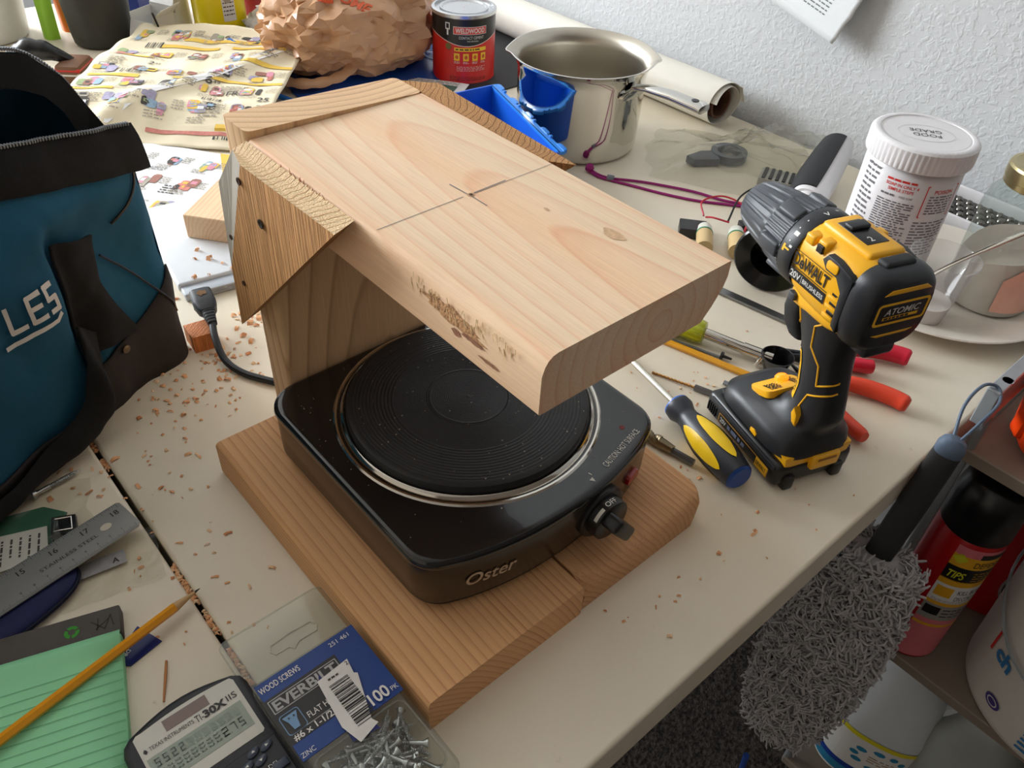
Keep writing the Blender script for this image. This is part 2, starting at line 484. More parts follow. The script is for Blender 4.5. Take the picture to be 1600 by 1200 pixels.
# ================================================================== folding table
def table_material():
    m, nt, b = new_mat('table_plastic')
    N, L = nt.nodes, nt.links
    tc = N.new('ShaderNodeTexCoord')
    n1 = N.new('ShaderNodeTexNoise'); n1.inputs['Scale'].default_value = 7; n1.inputs['Detail'].default_value = 5
    L.new(tc.outputs['Object'], n1.inputs['Vector'])
    rp = N.new('ShaderNodeValToRGB')
    rp.color_ramp.elements[0].position = 0.3; rp.color_ramp.elements[0].color = lin((228, 215, 190))
    rp.color_ramp.elements[1].position = 0.75; rp.color_ramp.elements[1].color = lin((238, 229, 211))
    L.new(n1.outputs['Fac'], rp.inputs[0])
    n2 = N.new('ShaderNodeTexNoise'); n2.inputs['Scale'].default_value = 48; n2.inputs['Detail'].default_value = 6; n2.inputs['Roughness'].default_value = 0.7
    L.new(tc.outputs['Object'], n2.inputs['Vector'])
    r2 = N.new('ShaderNodeValToRGB'); r2.color_ramp.elements[0].position = 0.67; r2.color_ramp.elements[1].position = 0.76
    L.new(n2.outputs['Fac'], r2.inputs[0])
    ms = N.new('ShaderNodeMath'); ms.operation = 'MULTIPLY'; ms.inputs[1].default_value = 0.45
    L.new(r2.outputs[0], ms.inputs[0])
    mx = N.new('ShaderNodeMix'); mx.data_type = 'RGBA'
    L.new(ms.outputs[0], mx.inputs['Factor']); L.new(rp.outputs[0], mx.inputs['A']); mx.inputs['B'].default_value = lin((160, 146, 122))
    L.new(mx.outputs['Result'], b.inputs['Base Color'])
    b.inputs['Roughness'].default_value = 0.42
    n3 = N.new('ShaderNodeTexNoise'); n3.inputs['Scale'].default_value = 900
    L.new(tc.outputs['Object'], n3.inputs['Vector'])
    bp = N.new('ShaderNodeBump'); bp.inputs['Strength'].default_value = 0.12; bp.inputs['Distance'].default_value = 0.0006
    L.new(n3.outputs['Fac'], bp.inputs['Height']); L.new(bp.outputs['Normal'], b.inputs['Normal'])
    return m
M_table = table_material()
EX = 0.353; GAP = -0.134
tb = thing('folding_table', 'large white plastic folding table under all the tools and clutter', 'table', (0, 0, FZ))
TM = Matrix.Translation((0, 0, -FZ))
for y0, y1 in ((GAP+0.0022, 0.955), (-1.05, GAP-0.0022)):
    mb = MB(); mb.M = TM
    # slab whose rim steps in under a rounded top edge
    mb.rbox((-1.4, y0, -0.011), (EX, y1, 0.0), 0.0035 if y0 > -1 else 0.0035, 3)
    mb.box((-1.395, y0+0.002, -0.05), (EX-0.0022, y1-0.002, -0.009))
    mb.build('tabletop_panel', M_table, tb)
mb = MB(); mb.M = TM; mb.box((-1.38, GAP-0.03, -0.056), (EX-0.01, GAP+0.03, -0.0505)); mb.build('hinge_strip', mat('hinge_dark', (30, 28, 26), 0.6), tb)
Mleg = mat('leg_grey', (120, 122, 125), 0.35, 0.6)
for lx in (-1.3, 0.24):
    for ly in (-0.95, 0.8):
        mb = MB(); mb.M = TM; mb.tube([(lx, ly, -0.0505), (lx, ly, FZ+0.002)], 0.0125, 12); mb.build('leg', Mleg, tb)

# ================================================================== wooden stand of sawn lumber
T = 0.035
ORG = V((0.116, 0.085, 0))
stand = thing('wooden_stand', 'raw pine stand of thick boards: flat base, upright post and overhanging top board', 'stand', ORG)
SM = Matrix.Translation(-ORG)
W_top = wood_mat('pine_top', (246, 219, 186), (230, 166, 126), 'X', pith=(0.006, 0.2646), freq=105, tilt=(0.03, -0.106), wob=0.004, late=0.6, patch=(255, 236, 224))
W_base1 = wood_mat('fir_base', (222, 172, 122), (168, 102, 60), 'X', pith=(-0.24, -0.10), freq=215, tilt=(0.01, 0.0), wob=0.0015, late=0.75)
W_base2 = wood_mat('fir_base_rough', (214, 164, 118), (166, 104, 64), 'X', pith=(-0.16, -0.14), freq=215, tilt=(0.01, 0.0), wob=0.002, late=0.7, bump=0.5, fibre=0.2)
W_post = wood_mat('pine_post', (234, 196, 152), (146, 84, 46), 'Z', pith=(0.02, -0.24), freq=120, tilt=(0.03, 0.10), wob=0.003, late=0.72)
W_guss = wood_mat('rough_gusset', (196, 146, 94), (138, 86, 44), 'Z', pith=(-0.2, -0.3), freq=260, wob=0.01, late=0.75, bump=1.0, fibre=0.5, rough=0.85)
M_grey = mat('weathered_grey', (168, 160, 146), 0.9, var=0.12, scale=60, bump=0.5, stretch=(1, 1, 0.15))
W_gtop = wood_mat('gusset_endgrain', (238, 208, 164), (176, 118, 66), 'Z', pith=(-0.16, -0.25), freq=200, wob=0.012, late=0.9, bump=0.9, fibre=0.35, rough=0.8)

def plank(name, m, xs, prof, parent=stand, M=SM, mats=None):
    """loft of a (y, z) outline along x"""
    mb = MB(); mb.M = M
    mb.loft([[(x, y, z) for y, z in prof(x)] for x in xs])
    return mb.build(name, mats or m, parent, angle=40)
def corner(cx, cy, r, a, n=4):
    return [(cx+r*math.cos(math.radians(a+90*k/n)), cy+r*math.sin(math.radians(a+90*k/n))) for k in range(n+1)]
def rect_prof(y0, y1, z0, z1, rtr=0.002, rtl=0.002, rbl=0.002, rbr=0.002):
    return (corner(y1-rtr, z1-rtr, rtr, 0)+corner(y0+rtl, z1-rtl, rtl, 90)+corner(y0+rbl, z0+rbl, rbl, 180)+corner(y1-rbr, z0+rbr, rbr, 270))
xs = [-0.0344+0.3011*i/24 for i in range(25)]
plank('base_plank', W_base1, xs, lambda x: rect_prof(-0.0597, 0.0830, 0.0, T, 0.0025, 0.004, 0.002, 0.002))
# rough plank: eroded upper front edge, broken corner next to the seam
mb = MB(); mb.M = SM
ys = [0.0846+0.1458*j/40 for j in range(41)]
rings = []
for y in ys:
    t = (y-0.0846)/0.1458
    e = 0.004+0.008*max(0, noise.noise(V((y*60, 3.1, 0))))+0.004*abs(noise.noise(V((y*220, 1.7, 0))))+(0.012*max(0, 1-t/0.09))
    d = 0.003+0.006*abs(noise.noise(V((y*110, 8.1, 0))))+0.008*max(0, 1-t/0.12)
    xe = 0.2667-(0.012*max(0, (t-0.9)/0.1)**1.5)
    zt = T-(0.004*max(0, (t-0.955)/0.045))
    rings.append([(-0.0344, y, 0), (-0.0344, y, zt), (xe-e-0.05, y, zt), (xe-e-0.012, y, zt+0.0003*noise.noise(V((y*300, 0, 0)))), (xe-e, y, zt-0.0006), (xe-e*0.5, y, zt-d*0.55), (xe, y, zt-d-0.004), (xe-0.001, y, 0.01), (xe-0.002, y, 0)])
mb.loft(rings); mb.build('base_plank', W_base2, stand, angle=50)
# upright post, its top end cut slightly out of square
mb = MB(); mb.M = SM
b = bmesh.new()
bmesh.ops.create_cube(b, size=1)
for v in b.verts:
    v.co = V((-0.035 if v.co.x < 0 else 0.0, 0.0 if v.co.y < 0 else 0.14, T if v.co.z < 0 else (0.3075 if v.co.y < 0 else 0.3028)))
bmesh.ops.bevel(b, geom=[e for e in b.edges if abs((e.verts[0].co-e.verts[1].co).z) > 0.1], offset=0.005, segments=3, profile=0.5, affect='EDGES')
mb.bm(b); mb.build('post', W_post, stand)
# overhanging top board with waney edges
ZT = 0.3023
def top_prof(x):
    t = x/0.2828
    rtl = 0.003+0.006*max(0, min(1, (t-0.42)/0.3))+0.001*noise.noise(V((x*60, 0, 5)))
    ch = 0.002+0.016*max(0, min(1, (t-0.55)/0.45))
    ch2 = ch*1.25
    p = corner(0.14-0.0015, ZT-0.0015, 0.0015, 0)
    p += corner(0+rtl*1.1, ZT-rtl, rtl, 90)[:]
    p[-1] = (0.0, ZT-rtl*1.2)
    p += corner(0.0015, ZT-T+0.0015, 0.0015, 180)
    p += [(0.14-ch*0.9, ZT-T), (0.14-ch*0.5, ZT-T+ch2*0.35), (0.14-ch*0.12, ZT-T+ch2*0.8), (0.14, ZT-T+ch2*1.1)]
    return p
plank('top_board', W_top, [0.0003+0.2825*i/30 for i in range(31)], top_prof)
# triangular gussets
def gusset(A):
    mb = MB(); mb.M = SM
    mb.add(*A[:2]); mb.mi = list(A[2])
    return mb.build('gusset', [W_guss, M_grey, W_gtop], stand, smooth=False)
gv = [(0.030, -0.020, 0.303), (0.138, -0.020, 0.3055), (-0.022, -0.020, 0.15), (-0.017, -0.0205, 0.205),
      (-0.002, -0.010, 0.298), (-0.026, -0.014, 0.266), (0.0, -0.0003, 0.302), (0.127, -0.0003, 0.3025), (-0.030, -0.0003, 0.15), (-0.030, -0.0003, 0.266)]
gusset((gv, [(6, 7, 1, 0, 4), (0, 1, 2, 3), (4, 0, 3, 5), (6, 4, 5, 9), (9, 5, 3, 2, 8), (1, 7, 8, 2), (6, 9, 8, 7)], [2, 0, 1, 1, 1, 0, 0]))
gw = [(-0.03, 0.1403, 0.302), (0.136, 0.1403, 0.302), (-0.03, 0.1403, 0.15), (-0.012, 0.164, 0.3005), (0.144, 0.158, 0.2975), (-0.028, 0.165, 0.152)]
gusset((gw, [(0, 1, 4, 3), (3, 4, 5), (0, 3, 5, 2), (1, 2, 5, 4), (0, 2, 1)], [0, 0, 0, 0, 0]))
# splinters along the sawn edge of the gusset
mb = MB(); mb.M = SM
for k in range(14):
    x = random.choice((0.028, 0.055, 0.06, 0.075, 0.09))+random.gauss(0, 0.008); a = random.uniform(-0.6, 0.6)
    p = V((x, -0.001, ZT)); q = p+V((math.sin(a)*0.003, random.uniform(-0.001, 0.002), random.uniform(0.001, 0.0035)))
    mb.tube([p, q], [0.00035, 0.0001], 4)
mb.build('splinters', mat('splinter', (170, 112, 70), 0.9), stand, kind='stuff')
# pencil cross, pilot hole, knot and screw heads
M_pencil = mat('graphite', (104, 100, 104), 0.5)
M_hole = mat('hole_dark', (70, 46, 30), 0.9)
pm = Print(flat((0, 0, ZT), (1, 0, 0), (0, 1, 0)))
def stroke(P, a, b, w, m, lvl=0):
    a, b = V(a), V(b); n = (b-a).orthogonal().normalized()*w/2
    P.poly([tuple(a-n), tuple(b-n), tuple(b+n), tuple(a+n)], m, lvl)
stroke(pm, (0.1428, 0.004), (0.1412, 0.066), 0.0005, M_pencil)
stroke(pm, (0.1418, 0.074), (0.1405, 0.139), 0.0004, M_pencil)
stroke(pm, (0.1412, 0.074), (0.1402, 0.10), 0.0007, M_pencil, 1)
stroke(pm, (0.124, 0.0690), (0.1405, 0.0700), 0.0008, M_pencil)
stroke(pm, (0.1435, 0.0705), (0.158, 0.0705), 0.0007, M_pencil)
pm.build('pencil_mark', stand).matrix_local = SM
pm = Print(flat((0, 0, ZT), (1, 0, 0), (0, 1, 0)), base=0.0003)
pm.poly(circ_pts(16, 0.0022, (0.1420, 0.0712)), mat('hole_rim', (190, 150, 115), 0.9))
pm.poly(circ_pts(14, 0.0012, (0.1420, 0.0712)), M_hole, 1)
pm.build('pilot_hole', stand).matrix_local = SM
M_knot = mat('knot', (212, 174, 136), 0.7, var=0.25, scale=300)
pm = Print(flat((0, 0, ZT), (1, 0, 0), (0, 1, 0)))
pm.poly([(0.225+0.008*math.cos(a)*(1+0.2*math.sin(3*a)), 0.107+0.0042*math.sin(a)) for a in [2*PI*k/18 for k in range(18)]], M_knot)
pm.build('knot', stand).matrix_local = SM
pm = Print(flat((0, 0, ZT), (1, 0, 0), (0, 1, 0)))
pm.poly([(0.1815+0.0022*math.cos(a), 0.096+0.0012*math.sin(a)) for a in [2*PI*k/10 for k in range(10)]], M_knot)
pm.build('knot', stand).matrix_local = SM
M_screw = mat('dark_screw', (92, 88, 80), 0.4, 0.8)
for x, z, r in ((0.047, 0.27, 0.0032), (-0.006, 0.235, 0.002), (0.0, 0.2, 0.002), (0.025, 0.29, 0.0026)):
    mb = MB(); mb.M = SM; mb.lathe([(0.0001, 0.0004), (r*0.5, 0.0004), (r*0.7, 0.0008), (r, 0.0007), (r, 0)], 14, (x, -0.0205, z), (0, -1, 0)); mb.build('screw_head', M_screw if r > .0026 else M_hole, stand)
# torn, barky stretch on the waney edge of the top board
mb = MB(); mb.M = SM
M_torn = mat('torn_fibres', (230, 198, 154), 0.95, var=0.2, scale=120)
for k in range(60):
    x = 0.175+0.09*random.random()**0.8; z = ZT-0.004-0.011*random.random()*(1-0.3*abs((x-0.21)/0.05))
    y = -0.0006
    mb.tube([(x, y+0.0006, z), (x+random.gauss(0.001, 0.0008), y, z-random.uniform(0.002, 0.005))], [0.0003, 0.0001], 3)
mb.build('torn_grain', M_torn, stand, kind='stuff')

pm = Print(flat((0, 0, 0), (1, 0, 0), (0, 0, 1), (0, -1, 0)), 0.0002, 0.0002)
M_bark = mat('bark_streak', (196, 148, 104), 0.9, var=0.35, scale=260, bump=0.8, bscale=500); M_bark2 = mat('bark_dark', (150, 104, 78), 0.9, var=0.3, scale=300)
rgk = random.Random(31)
def ragged(cx, cz, rx, rz, m, lvl, sl=0.0, k=26):
    pm.poly([(cx+rx*math.cos(a)*(0.7+0.45*rgk.random()), cz+sl*rx*math.cos(a)+rz*math.sin(a)*(0.7+0.45*rgk.random())) for a in [2*PI*i/k for i in range(k)]], m, lvl)
ragged(0.216, ZT-0.0145, 0.026, 0.0055, M_bark, 0, -0.08); ragged(0.232, ZT-0.020, 0.010, 0.0016, M_bark2, 1); ragged(0.219, ZT-0.0225, 0.004, 0.0022, M_bark2, 1); ragged(0.246, ZT-0.026, 0.009, 0.0012, M_bark2, 1)
ob = pm.build('bark_patch', stand); ob.matrix_local = SM; ob['kind'] = 'stuff'
# ================================================================== electric hot plate
HPO = V((0.115, 0.091, T))
hp = thing('hot_plate', 'black single burner electric hot plate standing on the pine base', 'hot plate', HPO)
HM = Matrix.Translation(-HPO)
M_hpt = mat('hotplate_enamel', (24, 24, 25), 0.16, var=0.15, scale=300, coat=0.3)
M_hps = mat('hotplate_side', (46, 38, 30), 0.22, var=0.1)
M_chr = mat('chrome', (205, 200, 190), 0.12, 1.0, var=0.02)
M_iron = mat('cast_iron', (28, 27, 27), 0.55, var=0.15, scale=120, bump=0.15)
M_blk = mat('black_plastic', (20, 20, 21), 0.35, var=0.05)
M_wht = mat('print_white', (225, 222, 214), 0.6, var=0.02)
M_red = mat('lens_red', (170, 18, 14), 0.15, var=0.05, coat=0.5)
def hp_outline(ins=0.0, n=8):
    """plan of the case: square back, bowed front"""
    x0, y0, y1 = 0.002+ins, -0.025+ins, 0.207-ins
    r = 0.026
    pts = []
    def arc(cx, cy, a0, a1):
        for k in range(n+1):
            a = math.radians(a0+(a1-a0)*k/n); pts.append((cx+r*math.cos(a), cy+r*math.sin(a)))
    arc(x0+r, y1-r, 90, 180); arc(x0+r, y0+r, 180, 270)
    # front: bow from corner to corner, corners rounded
    yl, yr = y0+0.012, y1-0.012
    def bow(y):
        t = (y-0.091)/0.116; return 0.239-ins-0.025*abs(t)**2.2
    for k in range(n+1):
        a = math.radians(270+72*k/n); pts.append((bow(y0+r*0.62)-r*0.95+r*math.cos(a), y0+r+r*math.sin(a)))
    for k in range(1, 16):
        y = y0+r*0.72+(y1-y0-r*1.44)*k/16
        pts.append((bow(y), y))
    for k in range(n+1):
        a = math.radians(18+72*k/n); pts.append((bow(y1-r*0.62)-r*0.95+r*math.cos(a), y1-r+r*math.sin(a)))
    return pts
def ring_at(ins, z): return [(x, y, z) for x, y in hp_outline(ins)]
mb = MB(); mb.M = HM
mb.loft([ring_at(0.002, 0.046), ring_at(0.0005, 0.049), ring_at(0.0, 0.086), ring_at(0.0002, 0.0882)], cap0=True, cap1=True)
mb.build('case', M_hps, hp)
mb = MB(); mb.M = HM
mb.loft([ring_at(-0.0006, 0.087), ring_at(-0.001, 0.089), ring_at(-0.0006, 0.0925), ring_at(0.0006, 0.0944), ring_at(0.0022, 0.0952), ring_at(0.005, 0.0953), ring_at(0.007, 0.095)], cap0=False, cap1=True)
mb.build('top_shell', M_hpt, hp)
mb = MB(); mb.M = HM
mb.loft([ring_at(0.006, 0.0395), ring_at(0.004, 0.041), ring_at(0.004, 0.0465)])
mb.build('underside_tray', M_blk, hp)
for fx, fy in ((0.03, 0.005), (0.03, 0.177), (0.195, 0.01), (0.195, 0.172)):
    mb = MB(); mb.M = HM; mb.lathe([(0.007, T), (0.008, T+0.0015), (0.008, 0.04)], 16, (fx, fy, 0)); mb.cyl((fx, fy, T), (fx, fy, T+0.0005), 0.007, n=16); mb.build('foot', M_blk, hp)
BC = (0.1105, 0.0975)
mb = MB(); mb.M = HM
mb.lathe([(0.1065, 0.0948), (0.105, 0.0962), (0.1035, 0.0962), (0.1025, 0.0945), (0.1015, 0.0945), (0.1003, 0.0972), (0.0985, 0.0985), (0.0972, 0.0976), (0.0968, 0.0945)], 96, (BC[0], BC[1], 0))
mb.build('drip_ring', M_chr, hp)
mb = MB(); mb.M = HM
prof = [(0.0962, 0.094), (0.0964, 0.1), (0.095, 0.1035), (0.092, 0.1046)]
r = 0.09
prof.append((r, 0.1046))
while r > 0.0335:
    prof += [(r, 0.1046), (r-0.0006, 0.1043), (r-0.0012, 0.1046)]; r -= 0.0013 if r < 0.06 else 0.0028
prof += [(0.032, 0.1046), (0.0315, 0.1041), (0.031, 0.1046)]
r = 0.0295
while r > 0.002:
    prof += [(r, 0.1046), (r-0.0006, 0.1044), (r-0.0012, 0.1046)]; r -= 0.0014
prof.append((0.0001, 0.1046))
mb.lathe(prof, 96, (BC[0], BC[1], 0)); mb.build('burner', M_iron, hp)
# knob on the bowed front
KP = V((0.2385, 0.1215, 0.066))
mb = MB(); mb.M = HM
mb.lathe([(0.0225, -0.004), (0.0225, 0.0025), (0.021, 0.004), (0.0001, 0.004)], 40, KP, (1, 0, 0)); kb = mb.build('control_knob', M_blk, hp)
mb = MB(); mb.M = HM
mb.lathe([(0.0175, 0.004), (0.017, 0.0125), (0.0155, 0.0135), (0.0001, 0.0135)], 40, KP, (1, 0, 0)); mb.build('dial', M_blk, kb)
mb = MB(); mb.M = HM @ Matrix.Translation(KP) @ Matrix.Rotation(math.radians(-52), 4, 'X')
mb.rbox((0.012, -0.0155, -0.0062), (0.027, 0.0155, 0.0062), 0.003, 3); mb.build('grip', M_blk, kb)
def dial_S(u, v, h):   # print around the knob skirt
    a = u/0.0172; return KP+V((0.0085-v, 0.0172*math.sin(a)+h*math.sin(a), 0.0172*math.cos(a)+h*math.cos(a)))
pm = Print(dial_S, 0.0002)
pm.text('OFF', 0.0005, -0.0022, 0.0042, M_wht, 'C', bold=0.01)
pm.rect(-0.019, -0.0025, -0.0075, 0.0005, M_wht, nu=6)
pr_ = pm.build('dial_print', kb); pr_.matrix_local = HM
mb = MB(); mb.M = HM
mb.prism(rrect(0.017, 0.0095, 0.004), -0.004, 0.0018, ((0.2308, 0.166, 0.0665), (-0.22, 0.975, 0), (0, 0, 1), (0.975, 0.22, 0)), bevel=0.001)
mb.build('indicator_lens', M_red, hp)
pm = Print(flat((0, 0, 0.095), (-0.22, 0.975, 0), (-0.975, -0.22, 0)), 0.0002)
pu = lambda x, y: (x*-0.22+y*0.975, x*-0.975+y*-0.22)
a = pu(0.2285, 0.136); pm.text('CAUTION: HOT SURFACE', a[0], a[1], 0.0052, M_wht, width=0.049)
a = pu(0.2325, 0.119); pm.poly([(a[0]-0.002, a[1]+0.004), (a[0]+0.002, a[1]+0.004), (a[0], a[1])], M_wht)
a = pu(0.2055, 0.176); pm.poly(circ_pts(12, 0.0022, a), mat('red_mark', (120, 24, 20), 0.6))
a = pu(0.2265, 0.121); pm.rect(a[0], a[1], a[0]+0.0008, a[1]+0.003, M_wht)
pm.build('lettering', hp).matrix_local = HM
M_logo = mat('logo_silver', (196, 190, 178), 0.3, 0.7, var=0.02)
def front_S(u, v, h):
    y = u; t = (y-0.091)/0.116; x = 0.239-0.025*abs(t)**2.2
    return V((x+0.0002+h, y, v))
pm = Print(front_S, 0.0003)
pm.text('Oster', 0.0035, 0.0625, 0.0118, M_logo, width=0.038, bold=0.012, shear=0.25)
pm.build('logo', hp).matrix_local = HM
mb = MB(); mb.M = HM; rg = random.Random(4)
for k in range(150):
    x, y = rg.uniform(0.01, 0.215), rg.uniform(-0.02, 0.2); d = math.hypot(x-BC[0], y-BC[1])
    if 0.0955 < d < 0.107: continue
    z = 0.1047 if d < 0.0955 else 0.0952; r = rg.choice((0.0003, 0.0004, 0.0005, 0.0007))
    mb.add([(x-r, y-r*0.6, z), (x+r, y-r, z), (x+r*0.4, y+r, z+0.0003)], [(0, 1, 2)])
mb.build('dust_specks', mat('dust', (176, 160, 140), 0.9), hp, smooth=False, kind='stuff', recalc=False)
# ================================================================== cordless drill
drill = thing('cordless_drill', 'yellow and black cordless drill standing upright on its battery', 'drill', (0.247, 0.360, 0), math.radians(161))
M_yel = mat('drill_yellow', (240, 176, 22), 0.38, var=0.03, bump=0.05, bscale=900)
M_dk = mat('drill_black', (30, 33, 38), 0.42, var=0.06, bump=0.06, bscale=1200)
M_dk2 = mat('drill_rubber', (22, 24, 27), 0.6, var=0.08, bump=0.2, bscale=1500)
M_gm = mat('collar_grey', (62, 66, 72), 0.45, var=0.05)
M_prw = mat('print_pale', (214, 214, 210), 0.5, var=0.02)
M_ylp = mat('print_yellow', (244, 186, 30), 0.5, var=0.02)
M_stl = mat('steel', (176, 176, 174), 0.28, 1.0, var=0.05)
AZ = 0.197       # height of the motor axis
def sup(cx, cz, hy, hz, n=3.0, k=40):
    """super-ellipse ring in the y-z plane"""
    out = []
    for i in range(k):
        a = 2*PI*i/k; c, s_ = math.cos(a), math.sin(a)
        out.append((cx+hy*math.copysign(abs(c)**(2/n), c), cz+hz*math.copysign(abs(s_)**(2/n), s_)))
    return out
# motor housing (yellow shell)
mb = MB()
st = [(0.018, 0.0285, 0.0305, 2.4), (0.014, 0.030, 0.032, 2.6), (0.0, 0.0315, 0.033, 3.0), (-0.02, 0.032, 0.0335, 3.2), (-0.044, 0.0325, 0.0335, 3.2), (-0.05, 0.031, 0.032, 3.0)]
mb.loft([[(s, y, z) for y, z in sup(0, AZ, hy, hz, n)] for s, hy, hz, n in st])
hous = mb.build('motor_housing', M_yel, drill)
# lower yellow bridge from the housing to trigger
mb = MB()
mb.loft([[(s, y*1.0, z) for y, z in sup(0, zc, hy, hz, 3.0, 24)] for s, zc, hy, hz in ((0.024, 0.163, 0.012, 0.012), (0.018, 0.163, 0.017, 0.014), (0.0, 0.166, 0.021, 0.014), (-0.03, 0.168, 0.024, 0.012), (-0.046, 0.17, 0.022, 0.01))])
mb.build('housing_neck', M_yel, drill)
# black rear cap and its wrap-around side wing
mb = MB()
rc = [(-0.050, 0.0333, 0.0345, 3.6), (-0.055, 0.0338, 0.035, 3.6), (-0.062, 0.0332, 0.0342, 3.6), (-0.068, 0.0308, 0.032, 3.4), (-0.0708, 0.028, 0.0285, 3.2), (-0.0712, 0.020, 0.021, 2.6)]
mb.loft([[(s, y, z) for y, z in sup(0, AZ-0.001, hy, hz, n)] for s, hy, hz, n in rc])
cap = mb.build('rear_cap', M_dk, drill)
mb = MB(); mb.rbox((-0.069, -0.015, 0.1545), (-0.050, 0.015, 0.167), 0.004, 3); mb.build('belt_clip_mount', M_dk, cap)
for y in (-0.0125, 0.0125):
    pass
mb = MB(); mb.rbox((-0.058, -0.014, AZ+0.0305), (-0.046, 0.014, AZ+0.0365), 0.0028, 3); mb.build('rear_ridge', M_dk2, cap)
# framed name plate on the rear face
rear_S = lambda u, v, h: V((-0.0712-h, -u, AZ+v))
pm = Print(rear_S, 0.0003, 0.0003)
def ring_poly(P, outer, inner, m, lvl):
    k = len(outer); h = P.base+lvl*P.step
    vs = [P.S(a, b, h) for a, b in outer]+[P.S(a, b, h) for a, b in inner]
    P.mb.add(vs, [(i, (i+1) % k, k+(i+1) % k, k+i) for i in range(k)], P._m(m))
mb = MB(); mb.prism(rrect(0.05, 0.021, 0.004), 0, 0.0012, (V((-0.0708, 0, AZ+0.003)), (0, -1, 0), (0, 0, 1), (-1, 0, 0)), bevel=0.0005)
mb.build('name_plate', M_dk2, cap)
pm = Print(lambda u, v, h: V((-0.0720-h, -u, AZ+0.003+v)), 0.0002, 0.0002)
ring_poly(pm, rrect(0.049, 0.020, 0.0035), rrect(0.0445, 0.0155, 0.002), M_ylp, 0)
pm.text('ATOMIC', 0, -0.0008, 0.0056, M_prw, 'C', width=0.033, bold=0.012, shear=0.15)
pm.rect(-0.0165, -0.0052, 0.0165, -0.0025, M_ylp, 0)
pm.lines(-0.0155, -0.0050, 0.0155, -0.0027, 1, M_dk2, 1, 0.8, word=0.003)
pm.build('name_plate_print', cap)
for z0, w in ((0.0195, 0.044), (-0.0165, 0.04)):
    mb = MB(); mb.prism([(-w/2, 0), (w/2, 0), (w/2-0.006, 0.004 if z0 > 0 else -0.0022), (-w/2+0.006, 0.004 if z0 > 0 else -0.0022)], -0.003, 0.0016, (V((-0.0700, 0, AZ+z0)), (0, -1, 0), (0, 0, 1), (-1, 0, 0)), bevel=0.0004)
    mb.build('accent_bar', M_yel, cap)
for sd in (1, -1):       # dark wing that wraps forward on each side
    mb = MB()
    mb.prism([(-0.046, 0.0235), (-0.030, 0.0265), (-0.020, 0.0265), (-0.016, 0.0205), (-0.022, 0.0145), (-0.034, 0.0145), (-0.042, 0.006), (-0.044, -0.022), (-0.050, -0.025), (-0.05, 0.0205)],
             0.0275, 0.0338, (V((0, 0, AZ)), (1, 0, 0), (0, 0, 1), (0, sd, 0)), bevel=0.0012)
    mb.build('side_wing', M_dk, cap)
    mb = MB()
    mb.prism(rrect(0.0125, 0.0075, 0.0022, 3, -0.0285, 0.0205), 0.0325, 0.0349, (V((0, 0, AZ)), (1, 0, 0), (0, 0, 1), (0, sd, 0)), bevel=0.0006)
    mb.build('side_badge', M_yel, cap)
    for k in range(3):   # cooling louvres
        mb = MB(); mb.rbox((-0.0435, sd*0.0318-0.0016, AZ-0.0205+0.008*k), (-0.0315, sd*0.0318+0.0016, AZ-0.0165+0.008*k), 0.0012, 2); mb.build('louvre', M_yel, hous)
        mb = MB(); mb.rbox((-0.0425, sd*0.0314-0.001, AZ-0.0165+0.008*k), (-0.0345, sd*0.0314+0.001, AZ-0.0135+0.008*k), 0.0005, 1); mb.build('louvre_slot', M_blk, hous)
# top saddle with the speed switch
mb = MB(); mb.rbox((-0.044, -0.0175, AZ+0.026), (0.012, 0.0175, AZ+0.0365), 0.004, 3); mb.build('top_saddle', M_yel, hous)
mb = MB(); mb.rbox((-0.031, -0.0105, AZ+0.035), (0.003, 0.0105, AZ+0.0370), 0.0006, 2); swp = mb.build('speed_switch', M_blk, hous)
mb = MB(); mb.rbox((-0.012, -0.0092, AZ+0.0365), (-0.002, 0.0092, AZ+0.0405), 0.0018, 3); mb.build('slider', M_dk, swp)
pm = Print(flat((-0.024, 0.0, AZ+0.0370), (0, -1, 0), (1, 0, 0)), 0.0002); pm.text('2', -0.0025, -0.004, 0.006, M_prw, 'C', bold=0.015, rot=0); pm.build('speed_mark', swp)
# two moulded blocks behind the collar
for s0, z0, h_ in ((0.006, AZ+0.0225, 0.006), (-0.008, AZ+0.0235, 0.007)):
    for sd in (1, -1):
        mb = MB(); mb.rbox((s0-0.0055, sd*0.024-0.006, z0-0.003), (s0+0.0055, sd*0.024+0.006, z0+h_), 0.0025, 3); mb.build('moulded_block', M_yel, hous)
mb = MB(); mb.rbox((-0.0115, 0.0245, AZ+0.0205), (-0.0045, 0.0318, AZ+0.0272), 0.0006, 1); mb.build('vent_slot', M_blk, hous)
# printed side label
M_lab = mat('label_black', (18, 18, 18), 0.4, var=0.03)
side_S = lambda u, v, h: V((-u, 0.0322+h, AZ+v))
pm = Print(side_S, 0.0003, 0.0002)
pm.text('DeWALT', -0.0125, 0.0005, 0.0102, M_lab, 'L', width=0.0405, bold=0.03)
pm.rect(-0.0135, -0.0022, 0.0295, -0.0014, M_lab, 0); pm.rect(-0.0135, 0.0122, 0.0295, 0.0128, M_lab, 0)
pm.rect(-0.0135, -0.0125, 0.0295, -0.0032, M_lab, 0)
pm.text('20V', -0.0122, -0.0105, 0.0055, M_prw, 'L', width=0.012, bold=0.02)
pm.rect(0.0012, -0.0112, 0.0016, -0.0045, M_prw, 1)
pm.text('BRUSHLESS', 0.003, -0.0098, 0.0038, M_prw, 'L', width=0.0245, bold=0.015)
pm.build('side_lettering', hous)
